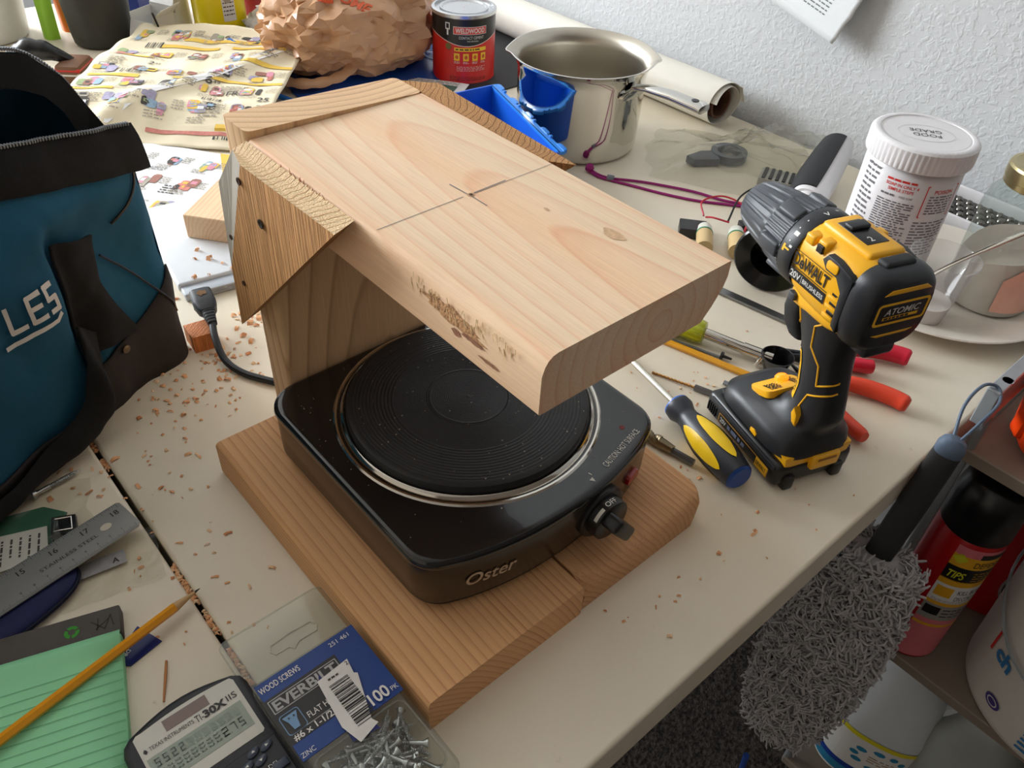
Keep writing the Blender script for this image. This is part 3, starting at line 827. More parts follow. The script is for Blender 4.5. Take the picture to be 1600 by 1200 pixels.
# collars and chuck
def ribbed(prof, n, o, depth, ribs, duty=0.5):
    """profile turned about x, radius notched around the circumference"""
    mbx = MB(); vs = []; m = n
    for r, h, k in prof:
        for i in range(m):
            a = 2*PI*i/m; rr = r-(depth*k if (i*ribs/m) % 1.0 < duty else 0)
            vs.append((h, rr*math.cos(a), o+rr*math.sin(a)))
    fs = [(i*m+k, i*m+(k+1) % m, (i+1)*m+(k+1) % m, (i+1)*m+k) for i in range(len(prof)-1) for k in range(m)]
    fs += [tuple(range(m)), tuple(range((len(prof)-1)*m, len(prof)*m))]
    mbx.add(vs, fs); return mbx
mb = MB(); mb.lathe([(0.0335, 0.0145), (0.0342, 0.016), (0.0342, 0.029), (0.0335, 0.0305), (0.0001, 0.0305)], 64, (0, 0, AZ), (1, 0, 0)); mring = mb.build('mode_ring', M_dk, drill)
ring_S = lambda u, v, h: V((0.0225+v, (0.0342+h)*math.sin(u/0.0342), AZ+(0.0342+h)*math.cos(u/0.0342)))
pm = Print(ring_S, 0.0002)
pm.text('<', 0.008, -0.002, 0.006, M_prw, 'C', rot=PI/2, bold=0.02)
for u in (0.020, 0.028, 0.040): pm.poly(circ_pts(8, 0.0007, (u, 0.001)), M_prw, 1)
pm.rect(0.031, -0.003, 0.0345, 0.002, M_prw, nu=3)
pm.rect(0.046, -0.0028, 0.0475, 0.0045, M_ylp, nu=1); pm.rect(0.044, 0.0025, 0.050, 0.0048, M_ylp, nu=3)
pm.rect(0.0425, -0.004, 0.0445, -0.001, M_prw, nu=1)
pm.text('=', -0.006, -0.002, 0.004, M_prw, 'C', bold=0.02)
pm.build('mode_marks', mring)
ribbed([(0.031, 0.0305, 0), (0.033, 0.032, 0.3), (0.0325, 0.036, 1), (0.0305, 0.056, 1), (0.030, 0.058, 0)], 192, AZ, 0.0011, 48).build('clutch_collar', M_gm, drill)
for a in (0.35, 1.45, 2.5, 3.6, 4.65, 5.7):
    mb = MB(); mb.M = Matrix.Translation((0, 0, AZ)) @ Matrix.Rotation(a, 4, 'X')
    mb.rbox((0.0325, -0.0065, 0.0275), (0.056, 0.0065, 0.0345), 0.0025, 3); mb.build('collar_grip', M_gm, drill)
ribbed([(0.0285, 0.058, 0), (0.029, 0.060, 0.3), (0.028, 0.066, 1), (0.0255, 0.084, 1), (0.0225, 0.098, 1), (0.0195, 0.104, 0.2), (0.0165, 0.1065, 0), (0.010, 0.1075, 0)], 160, AZ, 0.0013, 20, 0.35).build('chuck_sleeve', M_gm, drill)
mb = MB(); mb.lathe([(0.0135, 0.1065), (0.0128, 0.109), (0.0095, 0.1125), (0.005, 0.1135), (0.0045, 0.108)], 32, (0, 0, AZ), (1, 0, 0)); mb.build('chuck_nose', M_stl, drill)
for k in range(3):
    mb = MB(); mb.M = Matrix.Translation((0, 0, AZ)) @ Matrix.Rotation(2*PI*k/3, 4, 'X'); mb.rbox((0.108, -0.0022, 0.0012), (0.1155, 0.0022, 0.0055), 0.0008, 2); mb.build('chuck_jaw', M_stl, drill)
# grip and foot
GR = [(0.034, -0.003, 0.0525, 0.0415, 4.5), (0.045, -0.002, 0.0515, 0.041, 4.2), (0.0515, -0.006, 0.0455, 0.037, 3.4), (0.0565, -0.016, 0.0345, 0.0275, 2.8), (0.064, -0.027, 0.027, 0.0215, 2.6),
      (0.074, -0.0335, 0.0235, 0.0185, 2.6), (0.092, -0.032, 0.0215, 0.0172, 2.6), (0.112, -0.027, 0.0215, 0.0172, 2.6), (0.130, -0.0215, 0.0235, 0.0178, 2.6), (0.146, -0.0175, 0.0275, 0.0190, 2.7), (0.160, -0.0150, 0.0310, 0.0205, 2.8), (0.168, -0.0150, 0.0315, 0.021, 2.8)]
def gint(z):
    for a, b_ in zip(GR, GR[1:]):
        if a[0] <= z <= b_[0]:
            t = (z-a[0])/(b_[0]-a[0]); return [a[i]+(b_[i]-a[i])*t for i in range(1, 5)]
    return GR[0][1:] if z < GR[0][0] else GR[-1][1:]
def gsurf(s, z, off=0.0):
    c, hd, hw, n = gint(z); q = min(0.995, abs((s-c)/hd))
    return V((c+math.copysign(q*hd, s-c), hw*(1-q**n)**(1/n)+off, z))
mb = MB()
mb.loft([[(x, y, g[0]) for x, y in sup(g[1], 0, g[2], g[3], g[4], 48)] for g in GR])
grip = mb.build('grip', M_dk, drill, angle=60)
def gline(pts, r=0.0009, name='accent_line'):
    path = []
    for (a, b_) in zip(pts, pts[1:]):
        for k in range(8): path.append(gsurf(a[0]+(b_[0]-a[0])*k/8, a[1]+(b_[1]-a[1])*k/8))
    path.append(gsurf(*pts[-1]))
    mb = MB(); mb.tube(path, r, 6); mb.build(name, M_yel, grip)
gline([(-0.033, 0.166), (-0.019, 0.153), (-0.021, 0.133), (-0.034, 0.122), (-0.0385, 0.104), (-0.0515, 0.112)])
gline([(-0.0525, 0.102), (-0.034, 0.091), (-0.0305, 0.076), (-0.0325, 0.066)])
gline([(0.014, 0.166), (0.004, 0.157), (0.0, 0.146), (0.0055, 0.137)], 0.0011)
def gpatch(u0, u1, z0, z1, m, name, off=0.0004):
    mb = MB(); mb.sheet(lambda a, b_: gsurf(a+(z1-b_)*0.0, b_, off), 4, 8, u0, u1, z0, z1, thick=0.0006); return mb.build(name, m, grip)
# yellow strip with lettering along the front of the grip
def strip_S(u, v, h):
    z = 0.122-u; c, hd, hw, n = gint(z); s = c+hd*0.72-v; p = gsurf(s, z); return p+V((0.45, 0.9, 0)).normalized()*h
pm = Print(strip_S, 0.0005, 0.0003)
pm.mb.sheet(lambda a, b_: strip_S(a, b_, 0.0006), 16, 3, 0, 0.046, -0.0022, 0.004, pm._m(M_ylp))
pm.text('BRUSHLESS', 0.004, -0.0006, 0.0032, M_lab, 'L', width=0.036, lvl=2, bold=0.01)
pm.build('grip_strip', grip)
for k in range(14):
    z = 0.078+0.0034*k; c, hd, hw, n = gint(z)
    mb = MB(); mb.tube([gsurf(c+hd*0.97, z+0.0015), gsurf(c+hd*0.9, z), gsurf(c+hd*0.82, z-0.001)], 0.0008, 5); mb.build('grip_rib', M_dk2, grip)
mb = MB(); mb.prism([(-0.0385, 0.060), (-0.0335, 0.062), (-0.030, 0.070), (-0.0315, 0.077), (-0.037, 0.071)], 0.0165, 0.0245, (V((0, 0, 0)), (1, 0, 0), (0, 0, 1), (0, 1, 0)), bevel=0.001); mb.build('accent_block', M_yel, grip)
# trigger and direction switch
mb = MB(); mb.loft([[(x, y, z) for x, y in sup(c, 0, hd, hw, 3, 20)] for z, c, hd, hw in ((0.118, 0.012, 0.009, 0.008), (0.126, 0.019, 0.011, 0.009), (0.138, 0.023, 0.011, 0.0095), (0.150, 0.022, 0.011, 0.0095), (0.156, 0.018, 0.009, 0.009))])
mb.build('trigger', M_dk2, drill)
mb = MB(); mb.rbox((0.010, -0.022, 0.158), (0.018, 0.022, 0.165), 0.0015, 2); mb.build('direction_button', M_gm, drill)
# pad with the lamp on top of the foot
PM = Matrix.Translation((0.0125, 0.002, 0.0612)) @ Matrix.Rotation(math.radians(24), 4, 'Y')
mb = MB(); mb.M = PM; mb.prism(rrect(0.029, 0.046, 0.006), -0.006, 0.0006, bevel=0.0008); pad = mb.build('foot_pad', M_yel, drill)
mb = MB(); mb.M = PM; mb.lathe([(0.0065, 0.0), (0.0062, 0.0032), (0.0040, 0.0054), (0.0001, 0.0058)], 20, (0.0075, -0.008, 0)); mb.build('work_lamp', mat('lamp_orange', (255, 120, 20), 0.2, var=0.0, emit=1.2), pad)
pm = Print(lambda u, v, h: PM @ V((v, 0.011-u, 0.0006+h)), 0.0002); pm.lines(-0.006, -0.011, 0.007, 0.003, 8, M_lab, 1, 0.6, 4, 0.003); pm.lines(0.021, -0.009, 0.028, 0.008, 7, M_lab, 1, 0.6, 6, 0.002); pm.build('pad_print', pad)
# yellow seams and badges on the foot
side_f = lambda pts, r, nm: (lambda m_: (m_.tube([V((s, gint(z)[2]*(1-min(0.99, abs((s-gint(z)[0])/gint(z)[1]))**gint(z)[3])**(1/gint(z)[3])+0.0002, z)) for s, z in pts], r, 6), m_.build(nm, M_yel, grip)))
mbx = MB()
side_f([(0.034, 0.0495), (0.024, 0.046), (0.014, 0.041), (-0.004, 0.0385)], 0.0008, 'accent_line')
side_f([(0.004, 0.0455), (-0.012, 0.0435), (-0.03, 0.0420)], 0.0013, 'accent_line')
mb = MB(); mb.prism([(-0.017, 0.0335), (-0.0085, 0.0345), (-0.0085, 0.0385), (-0.014, 0.0395), (-0.018, 0.037)], 0.0395, 0.0422, (V((0, 0, 0)), (1, 0, 0), (0, 0, 1), (0, 1, 0)), bevel=0.0005); mb.build('side_badge', M_yel, grip)
# battery pack
mb = MB(); mb.rbox((-0.0545, -0.0415, 0.003), (0.0575, 0.0415, 0.0285), 0.006, 3); bat = mb.build('battery', M_blk, drill)
mb = MB(); mb.rbox((-0.046, -0.034, 0.0275), (0.050, 0.034, 0.0345), 0.003, 2); mb.build('battery_rail', M_dk2, bat)
for sd in (1, -1):
    mb = MB(); mb.rbox((-0.05, sd*0.0408-0.0016, 0.0205), (0.05, sd*0.0408+0.0016, 0.0262), 0.0014, 2); mb.build('side_ridge', M_dk, bat)
    mb = MB(); mb.rbox((-0.0585, sd*0.0265-0.0055, 0.0), (-0.040, sd*0.0265+0.0055, 0.016), 0.0025, 2); mb.build('battery_foot', M_blk, bat)
    mb = MB(); mb.rbox((0.030, sd*0.0265-0.0055, 0.0), (0.046, sd*0.0265+0.0055, 0.012), 0.0025, 2); mb.build('battery_foot', M_blk, bat)
for k in range(5):
    mb = MB(); mb.rbox((0.039+0.003*k, 0.0402, 0.008), (0.0405+0.003*k, 0.0426, 0.019), 0.0005, 1); mb.build('battery_rib', M_dk2, bat)
pm = Print(lambda u, v, h: V((-u, 0.0416+h, 0.0125+v)), 0.0002)
ring_poly(pm, rrect(0.078, 0.0115, 0.001, 4, 0.005, 0), rrect(0.0765, 0.010, 0.0008, 4, 0.005, 0), mat('label_bronze', (196, 140, 60), 0.4), 0)
pm.text('20V', -0.031, -0.0025, 0.005, M_prw, 'L', width=0.009, bold=0.01)
pm.lines(-0.019, -0.003, 0.022, 0.003, 1, mat('label_blue', (110, 120, 150), 0.5), 1, 0.7, 8, 0.007)
pm.rect(0.026, -0.005, 0.043, 0.005, M_ylp, 0); pm.text('DEWALT', 0.0275, -0.0022, 0.0045, M_lab, 'L', width=0.014, bold=0.01)
pm.build('battery_print', bat)
mb = MB(); mb.prism([(-0.036, 0.037), (-0.034, 0.0265), (-0.026, 0.0235), (0.026, 0.0235), (0.034, 0.0265), (0.036, 0.037)], 0.036, 0.0535, (V((0, 0, 0)), (0, 1, 0), (0, 0, 1), (-1, 0, 0)), bevel=0.0015); lat = mb.build('battery_latch', M_yel, drill)
mb = MB(); mb.rbox((-0.0595, -0.021, 0.0195), (-0.050, 0.009, 0.0345), 0.0022, 3); mb.build('latch_button', M_yel, lat)
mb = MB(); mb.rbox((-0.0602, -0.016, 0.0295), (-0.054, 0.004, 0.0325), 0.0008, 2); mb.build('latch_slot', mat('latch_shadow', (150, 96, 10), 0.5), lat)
# ================================================================== teal tool bag
bag = thing('tool_bag', 'teal canvas tool bag with black straps, its zipped mouth standing open', 'tool bag', (-0.211, -0.006, 0), math.atan2(-0.921, 0.389))
M_teal = mat('teal_canvas', (10, 82, 112), 0.85, var=0.10, scale=25, bump=0.35, bscale=1400)
M_teal2 = mat('teal_lining', (10, 66, 92), 0.9, var=0.1, scale=30, bump=0.2, bscale=900)
M_web = mat('black_webbing', (16, 16, 17), 0.95, var=0.2, scale=700, bump=0.6, bscale=1500)
M_vin = mat('black_vinyl', (36, 31, 30), 0.75, var=0.12, scale=60, bump=0.2, bscale=1200)
M_thr = mat('white_thread', (228, 224, 220), 0.8, var=0.06, bump=0.4, bscale=2500)
M_zip = mat('zip_teeth', (130, 134, 140), 0.3, 0.5)
def sst(a, b, x):
    t = max(0.0, min(1.0, (x-a)/(b-a))); return t*t*(3-2*t)
def band_z(u): return 0.206+0.21*u if u < 0.13 else 0.2333+0.05*(u-0.13)
def zip_z(u): return 0.237+0.2*u if u < 0.12 else 0.261+0.03*(u-0.12)
def bag_y(u, z):
    y = 0.0
    if u < 0.02: y -= 0.010*(1-u/0.02)**2
    y += 0.018*sst(0.108, 0.126, u)*sst(0.215, 0.165, z)*sst(-0.02, 0.03, z)
    y += 0.016*math.exp(-((u-0.095)/0.06)**2-((z-0.203)/0.018)**2)
    y -= 0.010*math.exp(-((u-0.05)/0.03)**2-((z-0.135)/0.03)**2)
    y -= 0.008*math.exp(-((u-0.105)/0.012)**2-((z-0.09)/0.05)**2)
    y += 0.007*noise.noise(V((u*22, z*18, 0)))+0.0015*noise.noise(V((u*80, z*60, 3)))
    y -= 0.012*sst(0.16, 0.25, z)
    return y
def FB(u, z, off=0.0): return V((u, bag_y(u, z)+off, z))
LEN = 0.40
mb = MB(); mb.sheet(lambda u, t: FB(u, t*band_z(u)), 80, 44, 0, LEN, 0, 1); mb.build('front_panel', M_teal, bag, angle=180, recalc=False)
def rim(u):
    K = [(0.0, -0.030, 0.222), (0.004, -0.046, 0.246), (0.014, -0.053, 0.273), (0.036, -0.058, 0.297), (0.062, -0.064, 0.304), (0.10, -0.075, 0.301), (0.2, -0.09, 0.29), (0.4, -0.09, 0.27)]
    for a, b_ in zip(K, K[1:]):
        if a[0] <= u <= b_[0]:
            t = (u-a[0])/(b_[0]-a[0]); return V(a).lerp(V(b_), t)
    return V(K[-1])
US = [0, 0.001, 0.002, 0.004, 0.006, 0.009, 0.012, 0.016, 0.022, 0.028, 0.036, 0.044, 0.052, 0.062, 0.074, 0.086, 0.1, 0.13, 0.17, 0.22, 0.3, 0.4]
def ug(t):
    k = t*(len(US)-1); i = min(int(k), len(US)-2); return US[i]+(US[i+1]-US[i])*(k-i)
def back(t, w):
    r = rim(ug(t)); b0 = V((ug(t), -0.185, 0)); m = V((ug(t), -0.17, 0.14))
    p = (1-w)**2*r+2*w*(1-w)*m+w*w*b0
    return p+V((0, 0.004*noise.noise(p*20), 0))
mb = MB(); mb.sheet(back, 42, 16); mb.build('back_panel', M_teal2, bag, angle=180, recalc=False)
mb = MB()          # wide black band below the zip of the rear flap, inside of the mouth
mb.sheet(lambda t, w: rim(ug(t))+V((0.016*w*sst(0.03, 0.0, ug(t)), 0.004+0.006*w, -0.026*w-0.010*w*sst(0.06, 0.02, ug(t)))), 42, 8)
mb.build('rear_zip_band', M_web, bag, angle=180, recalc=False)
mb = MB(); mb.sheet(lambda t, w: V((LEN*t, -0.02-0.15*w, 0.10)), 4, 4); mb.build('inner_shade_sheet', mat('bag_inside_shade', (8, 22, 30), 0.95), bag)  # dark sheet added halfway up, coloured as the shade inside the bag
for uu in (0.0, LEN):
    mb = MB(); top = rim(uu)
    mb.add([(uu, bag_y(uu, 0), 0), (uu, bag_y(uu, 0.1), 0.1), (uu, bag_y(uu, 0.19), zip_z(uu)-0.004), tuple(top), (uu, -0.155, 0.12), (uu, -0.185, 0)], [(0, 1, 2, 3, 4, 5)]); mb.build('end_panel', M_teal, bag)
mb = MB()          # front band with its zip
mb.sheet(lambda u, t: V((u-0.004*(1 if u < 0.001 else 0), bag_y(max(u, 0.02), band_z(u)-0.004)+0.004-0.010*t+0.0025*math.sin(t*PI)+0.0015*noise.noise(V((u*40, t*2, 0))), band_z(u)-0.006+(zip_z(u)-band_z(u)+0.006)*t)), 60, 8, 0, LEN, 0, 1, thick=0.002)
mb.build('front_zip_band', M_web, bag, angle=180)
mb = MB()
u = 0.0
while u < 0.16:
    p = V((u, bag_y(max(u, 0.02), band_z(u)-0.004)-0.0045, zip_z(u)+0.0005)); mb.rbox(p-V((0.0007, 0.002, 0.0005)), p+V((0.0007, 0.002, 0.0024)), 0.0004, 1); u += 0.0024
mb.build('zip_teeth', M_zip, bag, kind='stuff')
mb = MB(); t = 0.0
path = smoothpath([rim(x) for x in (0, 0.004, 0.014, 0.036, 0.062, 0.1, 0.14)], 14)
for p, q in zip(path, path[1:]):
    n_ = max(1, int((q-p).length/0.0022))
    for k in range(n_):
        c = p.lerp(q, k/n_); mb.rbox(c-V((0.0007, 0.002, 0.0008)), c+V((0.0007, 0.002, 0.0022)), 0.0004, 1)
mb.build('zip_teeth', M_zip, bag, kind='stuff')
def ribbon(L_, R_, off, m, name, nu=6, ns=10, th=0.002, parent=bag):
    """band on the front panel between two (u, z) edge lines"""
    A = smoothpath([V((a[0], a[1], 0)) for a in L_], ns); B = smoothpath([V((a[0], a[1], 0)) for a in R_], ns)
    n_ = min(len(A), len(B)); mb = MB()
    def fn(s_, t):
        i = min(int(s_*(n_-1)+1e-6), n_-1); p = A[i].lerp(B[i], t)
        o = off(s_, t) if callable(off) else off
        return FB(p.x, max(0.0, p.y), o)
    mb.sheet(fn, n_-1, nu, thick=th); return mb.build(name, m, parent, angle=180)
# vinyl base panel with its diagonal upper edge
ribbon([(-0.001, 0.1), (0.010, 0.094), (0.055, 0.066), (0.106, 0.049), (0.16, 0.034), (0.25, 0.03), (0.39, 0.03)],
       [(-0.001, 0.0), (0.010, 0.0), (0.055, 0.0), (0.106, 0.0), (0.16, 0.0), (0.25, 0.0), (0.39, 0.0)], 0.0035, M_vin, 'base_panel')
ribbon([(0.113, 0.184), (0.1165, 0.158), (0.1165, 0.131), (0.121, 0.095), (0.124, 0.07)], [(0.0700, 0.1705), (0.0735, 0.150), (0.0780, 0.128), (0.068, 0.096), (0.0545, 0.0655)],
       lambda s_, t: 0.007+0.004*math.sin(PI*t), M_web, 'carry_strap', 10)
ribbon([(0.117, 0.11), (0.136, 0.07), (0.1465, 0.049), (0.178, 0.036), (0.215, 0.028), (0.27, 0.024)], [(0.096, 0.086), (0.104, 0.052), (0.116, 0.026), (0.15, 0.006), (0.20, 0.001), (0.27, 0.001)],
       lambda s_, t: 0.010+0.010*math.sin(PI*t), M_web, 'carry_strap', 8)
def pipe(pts, r, m, name, off=0.002):
    mb = MB(); mb.tube([FB(p.x, p.y, off) for p in smoothpath([V((a, b_, 0)) for a, b_ in pts], 10)], r, 6); mb.build(name, m, bag)
pipe([(0.008, 0.206), (0.012, 0.192), (0.027, 0.179), (0.047, 0.168)], 0.0013, M_blk, 'piping')
pipe([(0.066, 0.147), (0.042, 0.117), (0.017, 0.076), (0.004, 0.05)], 0.0012, M_blk, 'piping', 0.0045)
mb = MB(); mb.lathe([(0.0042, 0), (0.004, 0.0016), (0.002, 0.0024), (0.0001, 0.0024)], 18, FB(0.074, 0.052, 0.0052), (0, 1, 0)); mb.build('rivet', mat('brass_rivet', (112, 96, 78), 0.4, 0.7), bag)
# embroidered lettering (reads right to left in u)
emb = lambda a, b_, h: FB(0.130-a*0.72, 0.1415+b_*0.95, 0.0015+h)
pm = Print(emb, 0.0006, 0.0006)
def stitch(pts, w=0.0058):
    for a, b_ in zip(pts, pts[1:]):
        a, b_ = V((a[0], a[1])), V((b_[0], b_[1])); d = (b_-a); L_ = d.length; d /= L_; n_ = V((-d.y, d.x))*w/2; a = a-d*w*0.3; b_ = b_+d*w*0.3
        k = 6
        for i in range(k):
            p, q = a.lerp(b_, i/k), a.lerp(b_, (i+1)/k); pm.poly([tuple(p-n_), tuple(q-n_), tuple(q+n_), tuple(p+n_)], M_thr, 1)
H = 0.023
def E_(x): stitch([(x+0.016, H), (x, H), (x, 0), (x+0.016, 0)], 0.0046); stitch([(x, H/2), (x+0.014, H/2)], 0.0042)
stitch([(-0.0005, H), (-0.0105, H), (-0.0105, H/2), (-0.0005, H/2)], 0.0046); stitch([(-0.0005, H/2), (-0.0005, 0), (-0.0105, 0)], 0.0046)
E_(-0.034); stitch([(-0.058, H), (-0.058, 0), (-0.042, 0)], 0.0046)
stitch([(-0.001, -0.006), (-0.008, -0.010), (-0.07, -0.010)], 0.0042)
pm.build('embroidery', bag)

# ================================================================== power cord with its moulded plug
cordT = thing('power_cord', 'black power cord with a moulded plug, curling away behind the post', 'cord', (-0.19, 0.02, 0))
CM = Matrix.Translation((0.19, -0.02, 0))
M_crd = mat('cord_black', (24, 24, 25), 0.55, var=0.08)
mb = MB(); mb.M = CM
mb.tube(smoothpath([(-0.2085, 0.0195, 0.024), (-0.190, 0.0125, 0.018), (-0.166, 0.0085, 0.008), (-0.142, 0.0135, 0.0045), (-0.118, 0.026, 0.0042), (-0.09, 0.045, 0.0042), (-0.055, 0.07, 0.0042)], 8), 0.0036, 10)
mb.build('cable', M_crd, cordT)
def lerp_frame(a, b_):
    d = (V(b_)-V(a)).normalized(); s_ = d.cross(V((0, 0, 1))).normalized(); return V(a), d, s_, s_.cross(d)
o_, d_, s_, n_ = lerp_frame((-0.256, 0.030, 0.029), (-0.209, 0.0195, 0.024))
def ringp(x, hy, hz, k=24): return [tuple(o_+d_*x+s_*a+n_*b_) for a, b_ in sup(0, 0, hy, hz, 4, k)]
mb = MB(); mb.M = CM
mb.loft([ringp(0, 0.0105, 0.0068), ringp(0.001, 0.0112, 0.0075), ringp(0.020, 0.0118, 0.008), ringp(0.022, 0.0112, 0.0078), ringp(0.030, 0.0095, 0.0072), ringp(0.034, 0.007, 0.0062)])
mb.build('plug', M_crd, cordT)
for k in range(5):
    mb = MB(); mb.M = CM; mb.loft([ringp(0.033+0.004*k, 0.0068-0.0005*k, 0.006-0.0004*k, 14), ringp(0.0358+0.004*k, 0.0064-0.0005*k, 0.0056-0.0004*k, 14)]); mb.build('strain_relief_rib', M_crd, cordT)
pm = Print(lambda u, v, h: o_+d_*(0.010+u)+s_*v+n_*(0.0079+h), 0.0004); pm.poly([(0.004*math.cos(a)*(1+0.3*math.sin(5*a)), 0.005*math.sin(a)) for a in [2*PI*k/20 for k in range(20)]], mat('rust_stain', (120, 86, 48), 0.8, var=0.3, scale=400)); pm.build('stain', cordT).matrix_local = CM

# ================================================================== offcuts and the white tray behind
W_off = wood_mat('offcut_red', (204, 126, 72), (150, 82, 40), 'Z', pith=(0.1, 0.2), freq=250, late=0.7, bump=0.7, fibre=0.3)
mb = MB(); mb.prism([(-0.014, -0.012), (0.012, -0.014), (0.016, 0.010), (-0.010, 0.013)], 0.0, 0.0195, bevel=0.001); ob = mb.build('wood_offcut', W_off); ob.location = (-0.213, 0.0075, 0); tag(ob, 'small reddish block of wood under the black plug', 'wood block')
tray = thing('white_tray', 'flat white plastic tray with a grey rim, dotted with wood chips', 'tray', (-0.385, 0.125, 0), math.radians(-9))
M_tray = mat('tray_white', (222, 226, 230), 0.35, var=0.03)
mb = MB(); mb.rbox((-0.095, -0.087, 0.002), (0.092, 0.09, 0.013), 0.003, 3); mb.build('panel', M_tray, tray)
mb = MB(); mb.rbox((0.088, -0.085, 0.0), (0.110, 0.088, 0.0095), 0.002, 2); rm = mb.build('rim', mat('tray_grey', (176, 182, 190), 0.3, 0.3), tray)
mb = MB(); mb.rbox((0.098, -0.028, 0.009), (0.107, -0.008, 0.015), 0.0015, 2); mb.build('clip', M_chr, tray)
pm = Print(flat((0.1102, -0.08, 0.002), (0, 1, 0), (0, 0, 1)), 0.0002); pm.lines(0.01, 0.001, 0.12, 0.006, 2, mat('print_grey', (150, 155, 162), 0.6), 1, 0.5, 3, 0.012); pm.build('rim_print', tray)
ob = thing('pine_offcut', 'pale pine offcut lying on the white tray behind the gusset', 'wood block', (-0.425, 0.160, 0.0132), math.radians(-52))
W_o2 = wood_mat('offcut_pale', (240, 208, 170), (214, 146, 96), 'X', pith=(0.2, -0.1), freq=200, late=0.6)
mb = MB(); mb.rbox((-0.045, -0.028, 0), (0.085, 0.035, 0.03), 0.001, 1); mb.build('block', W_o2, ob)

# ================================================================== sale flyers
M_news = mat('newsprint', (238, 226, 196), 0.8, var=0.03, scale=12)
M_news2 = mat('newsprint_white', (236, 236, 236), 0.75, var=0.02, scale=12)
M_ny = mat('ink_yellow', (236, 196, 84), 0.8, var=0.06); M_nr = mat('ink_red', (206, 130, 118), 0.8, var=0.2, scale=200)
M_ng = mat('ink_green', (160, 178, 130), 0.8, var=0.25, scale=200); M_nb = mat('ink_blue', (150, 178, 200), 0.8, var=0.2, scale=200)
M_nk = mat('ink_black', (70, 66, 62), 0.8); M_nt = mat('ink_grey', (168, 160, 146), 0.8); M_np = mat('ink_pink', (222, 150, 170), 0.8, var=0.2, scale=200)
M_nv = mat('ink_violet', (170, 164, 190), 0.8, var=0.25, scale=200); M_nm = mat('ink_maroon', (160, 110, 96), 0.8, var=0.2, scale=150)
fl = thing('crumpled_flyer', 'crumpled cream sale flyer with yellow bands draped behind the tool bag', 'flyer', (-0.705, 0.125, 0), math.radians(46))
def fly(u, v, h=0.0):
    # v runs away from the camera; a raised crease crosses the sheet
    d = (u-0.02)*0.75-(v-0.10)*0.62
    z = 0.012+0.030*sst(0.0, 0.09, v)+0.012*noise.noise(V((u*7, v*6, 1)))+0.012*math.exp(-(d/0.018)**2)+0.005*noise.noise(V((u*22, v*20, 4)))
    if v < 0.03: z *= sst(-0.03, 0.03, v)*0.8+0.05
    return V((u, v*0.92, max(0.0012, z)+h))
mb = MB(); mb.sheet(fly, 48, 56, -0.12, 0.195, -0.005, 0.42, thick=0.0004); mb.build('sheet', M_news, fl, angle=180)
pm = Print(fly, 0.0010, 0.00016)
def R4(a, b_, c, d, m, lvl=0):
    if a < 0.15: pm.rect(a, b_, min(c, 0.192), d, m, lvl, 8, 4)
def blob(cx, cy, rx, ry, m, lvl=1, k=14, sd=1):
    rg = random.Random(sd); pm.poly([(cx+rx*math.cos(2*PI*i/k)*(0.75+0.4*rg.random()), cy+ry*math.sin(2*PI*i/k)*(0.75+0.4*rg.random())) for i in range(k)], m, lvl)
# white crease
for i in range(10):
    v0 = 0.02+0.030*i; u0 = 0.02+(v0-0.10)*0.62/0.75; v1 = v0+0.031; u1 = u0+0.031*0.62/0.75
    pm.poly([(u0-0.006, v0), (u0+0.014, v0), (u1+0.014, v1), (u1-0.006, v1)], M_news2, 1)
R4(0.07, 0.305, 0.33, 0.318, M_ny); R4(0.10, 0.215, 0.33, 0.226, M_ny); R4(-0.02, 0.335, 0.12, 0.35, M_ny); R4(-0.11, 0.15, -0.03, 0.16, M_ny); R4(0.02, 0.02, 0.33, 0.027, M_nr); R4(-0.09, 0.245, -0.04, 0.252, M_ny)
R4(-0.115, 0.098, -0.05, 0.107, M_ny); R4(0.02, 0.157, 0.19, 0.166, M_ny); R4(-0.05, 0.30, 0.05, 0.312, M_ny); R4(0.12, 0.028, 0.33, 0.038, M_ny); R4(0.25, 0.10, 0.29, 0.135, M_ny)
INK = [M_nm, M_ng, M_nb, M_nr, M_nv, M_nt, M_nk, M_np, M_ny]
def cellprint(u0, v0, u1, v1, sd):
    """one advertised item: a huddle of small packs, a few rows of text"""
    rg = random.Random(sd); w, h = u1-u0, v1-v0
    for k in range(rg.randint(4, 8)):
        a, c = u0+w*(0.08+0.5*rg.random()), v0+h*(0.35+0.35*rg.random()); ww, hh = w*(0.12+0.18*rg.random()), h*(0.16+0.30*rg.random())
        m = rg.choice(INK); pm.poly([(a+ww/2*p, c+hh/2*q) for p, q in ((-1, -0.8), (-0.8, -1), (0.8, -1), (1, -0.8), (1, 0.7), (0.5, 1), (-0.5, 1), (-1, 0.7))], m, 1+k % 3)
        if rg.random() < 0.6: pm.rect(a-ww*0.3, c-hh*0.15, a+ww*0.3, c+hh*0.2, rg.choice(INK+[M_news2]*3), 4)
    pm.lines(u0+w*0.08, v0+h*0.06, u0+w*0.55, v0+h*0.28, 3, M_nt, 2, 0.4, sd, w*0.10)
    pm.lines(u0+w*0.66, v0+h*0.45, u0+w*0.95, v0+h*0.8, 4, M_nt, 2, 0.4, sd+1, w*0.08)
for j, (v0, v1) in enumerate(((0.035, 0.095), (0.10, 0.155), (0.16, 0.21), (0.235, 0.295), (0.325, 0.40))):
    for i in range(5): cellprint(-0.115+0.0615*i, v0, -0.055+0.0615*i, v1, 100+j*17+i*3)
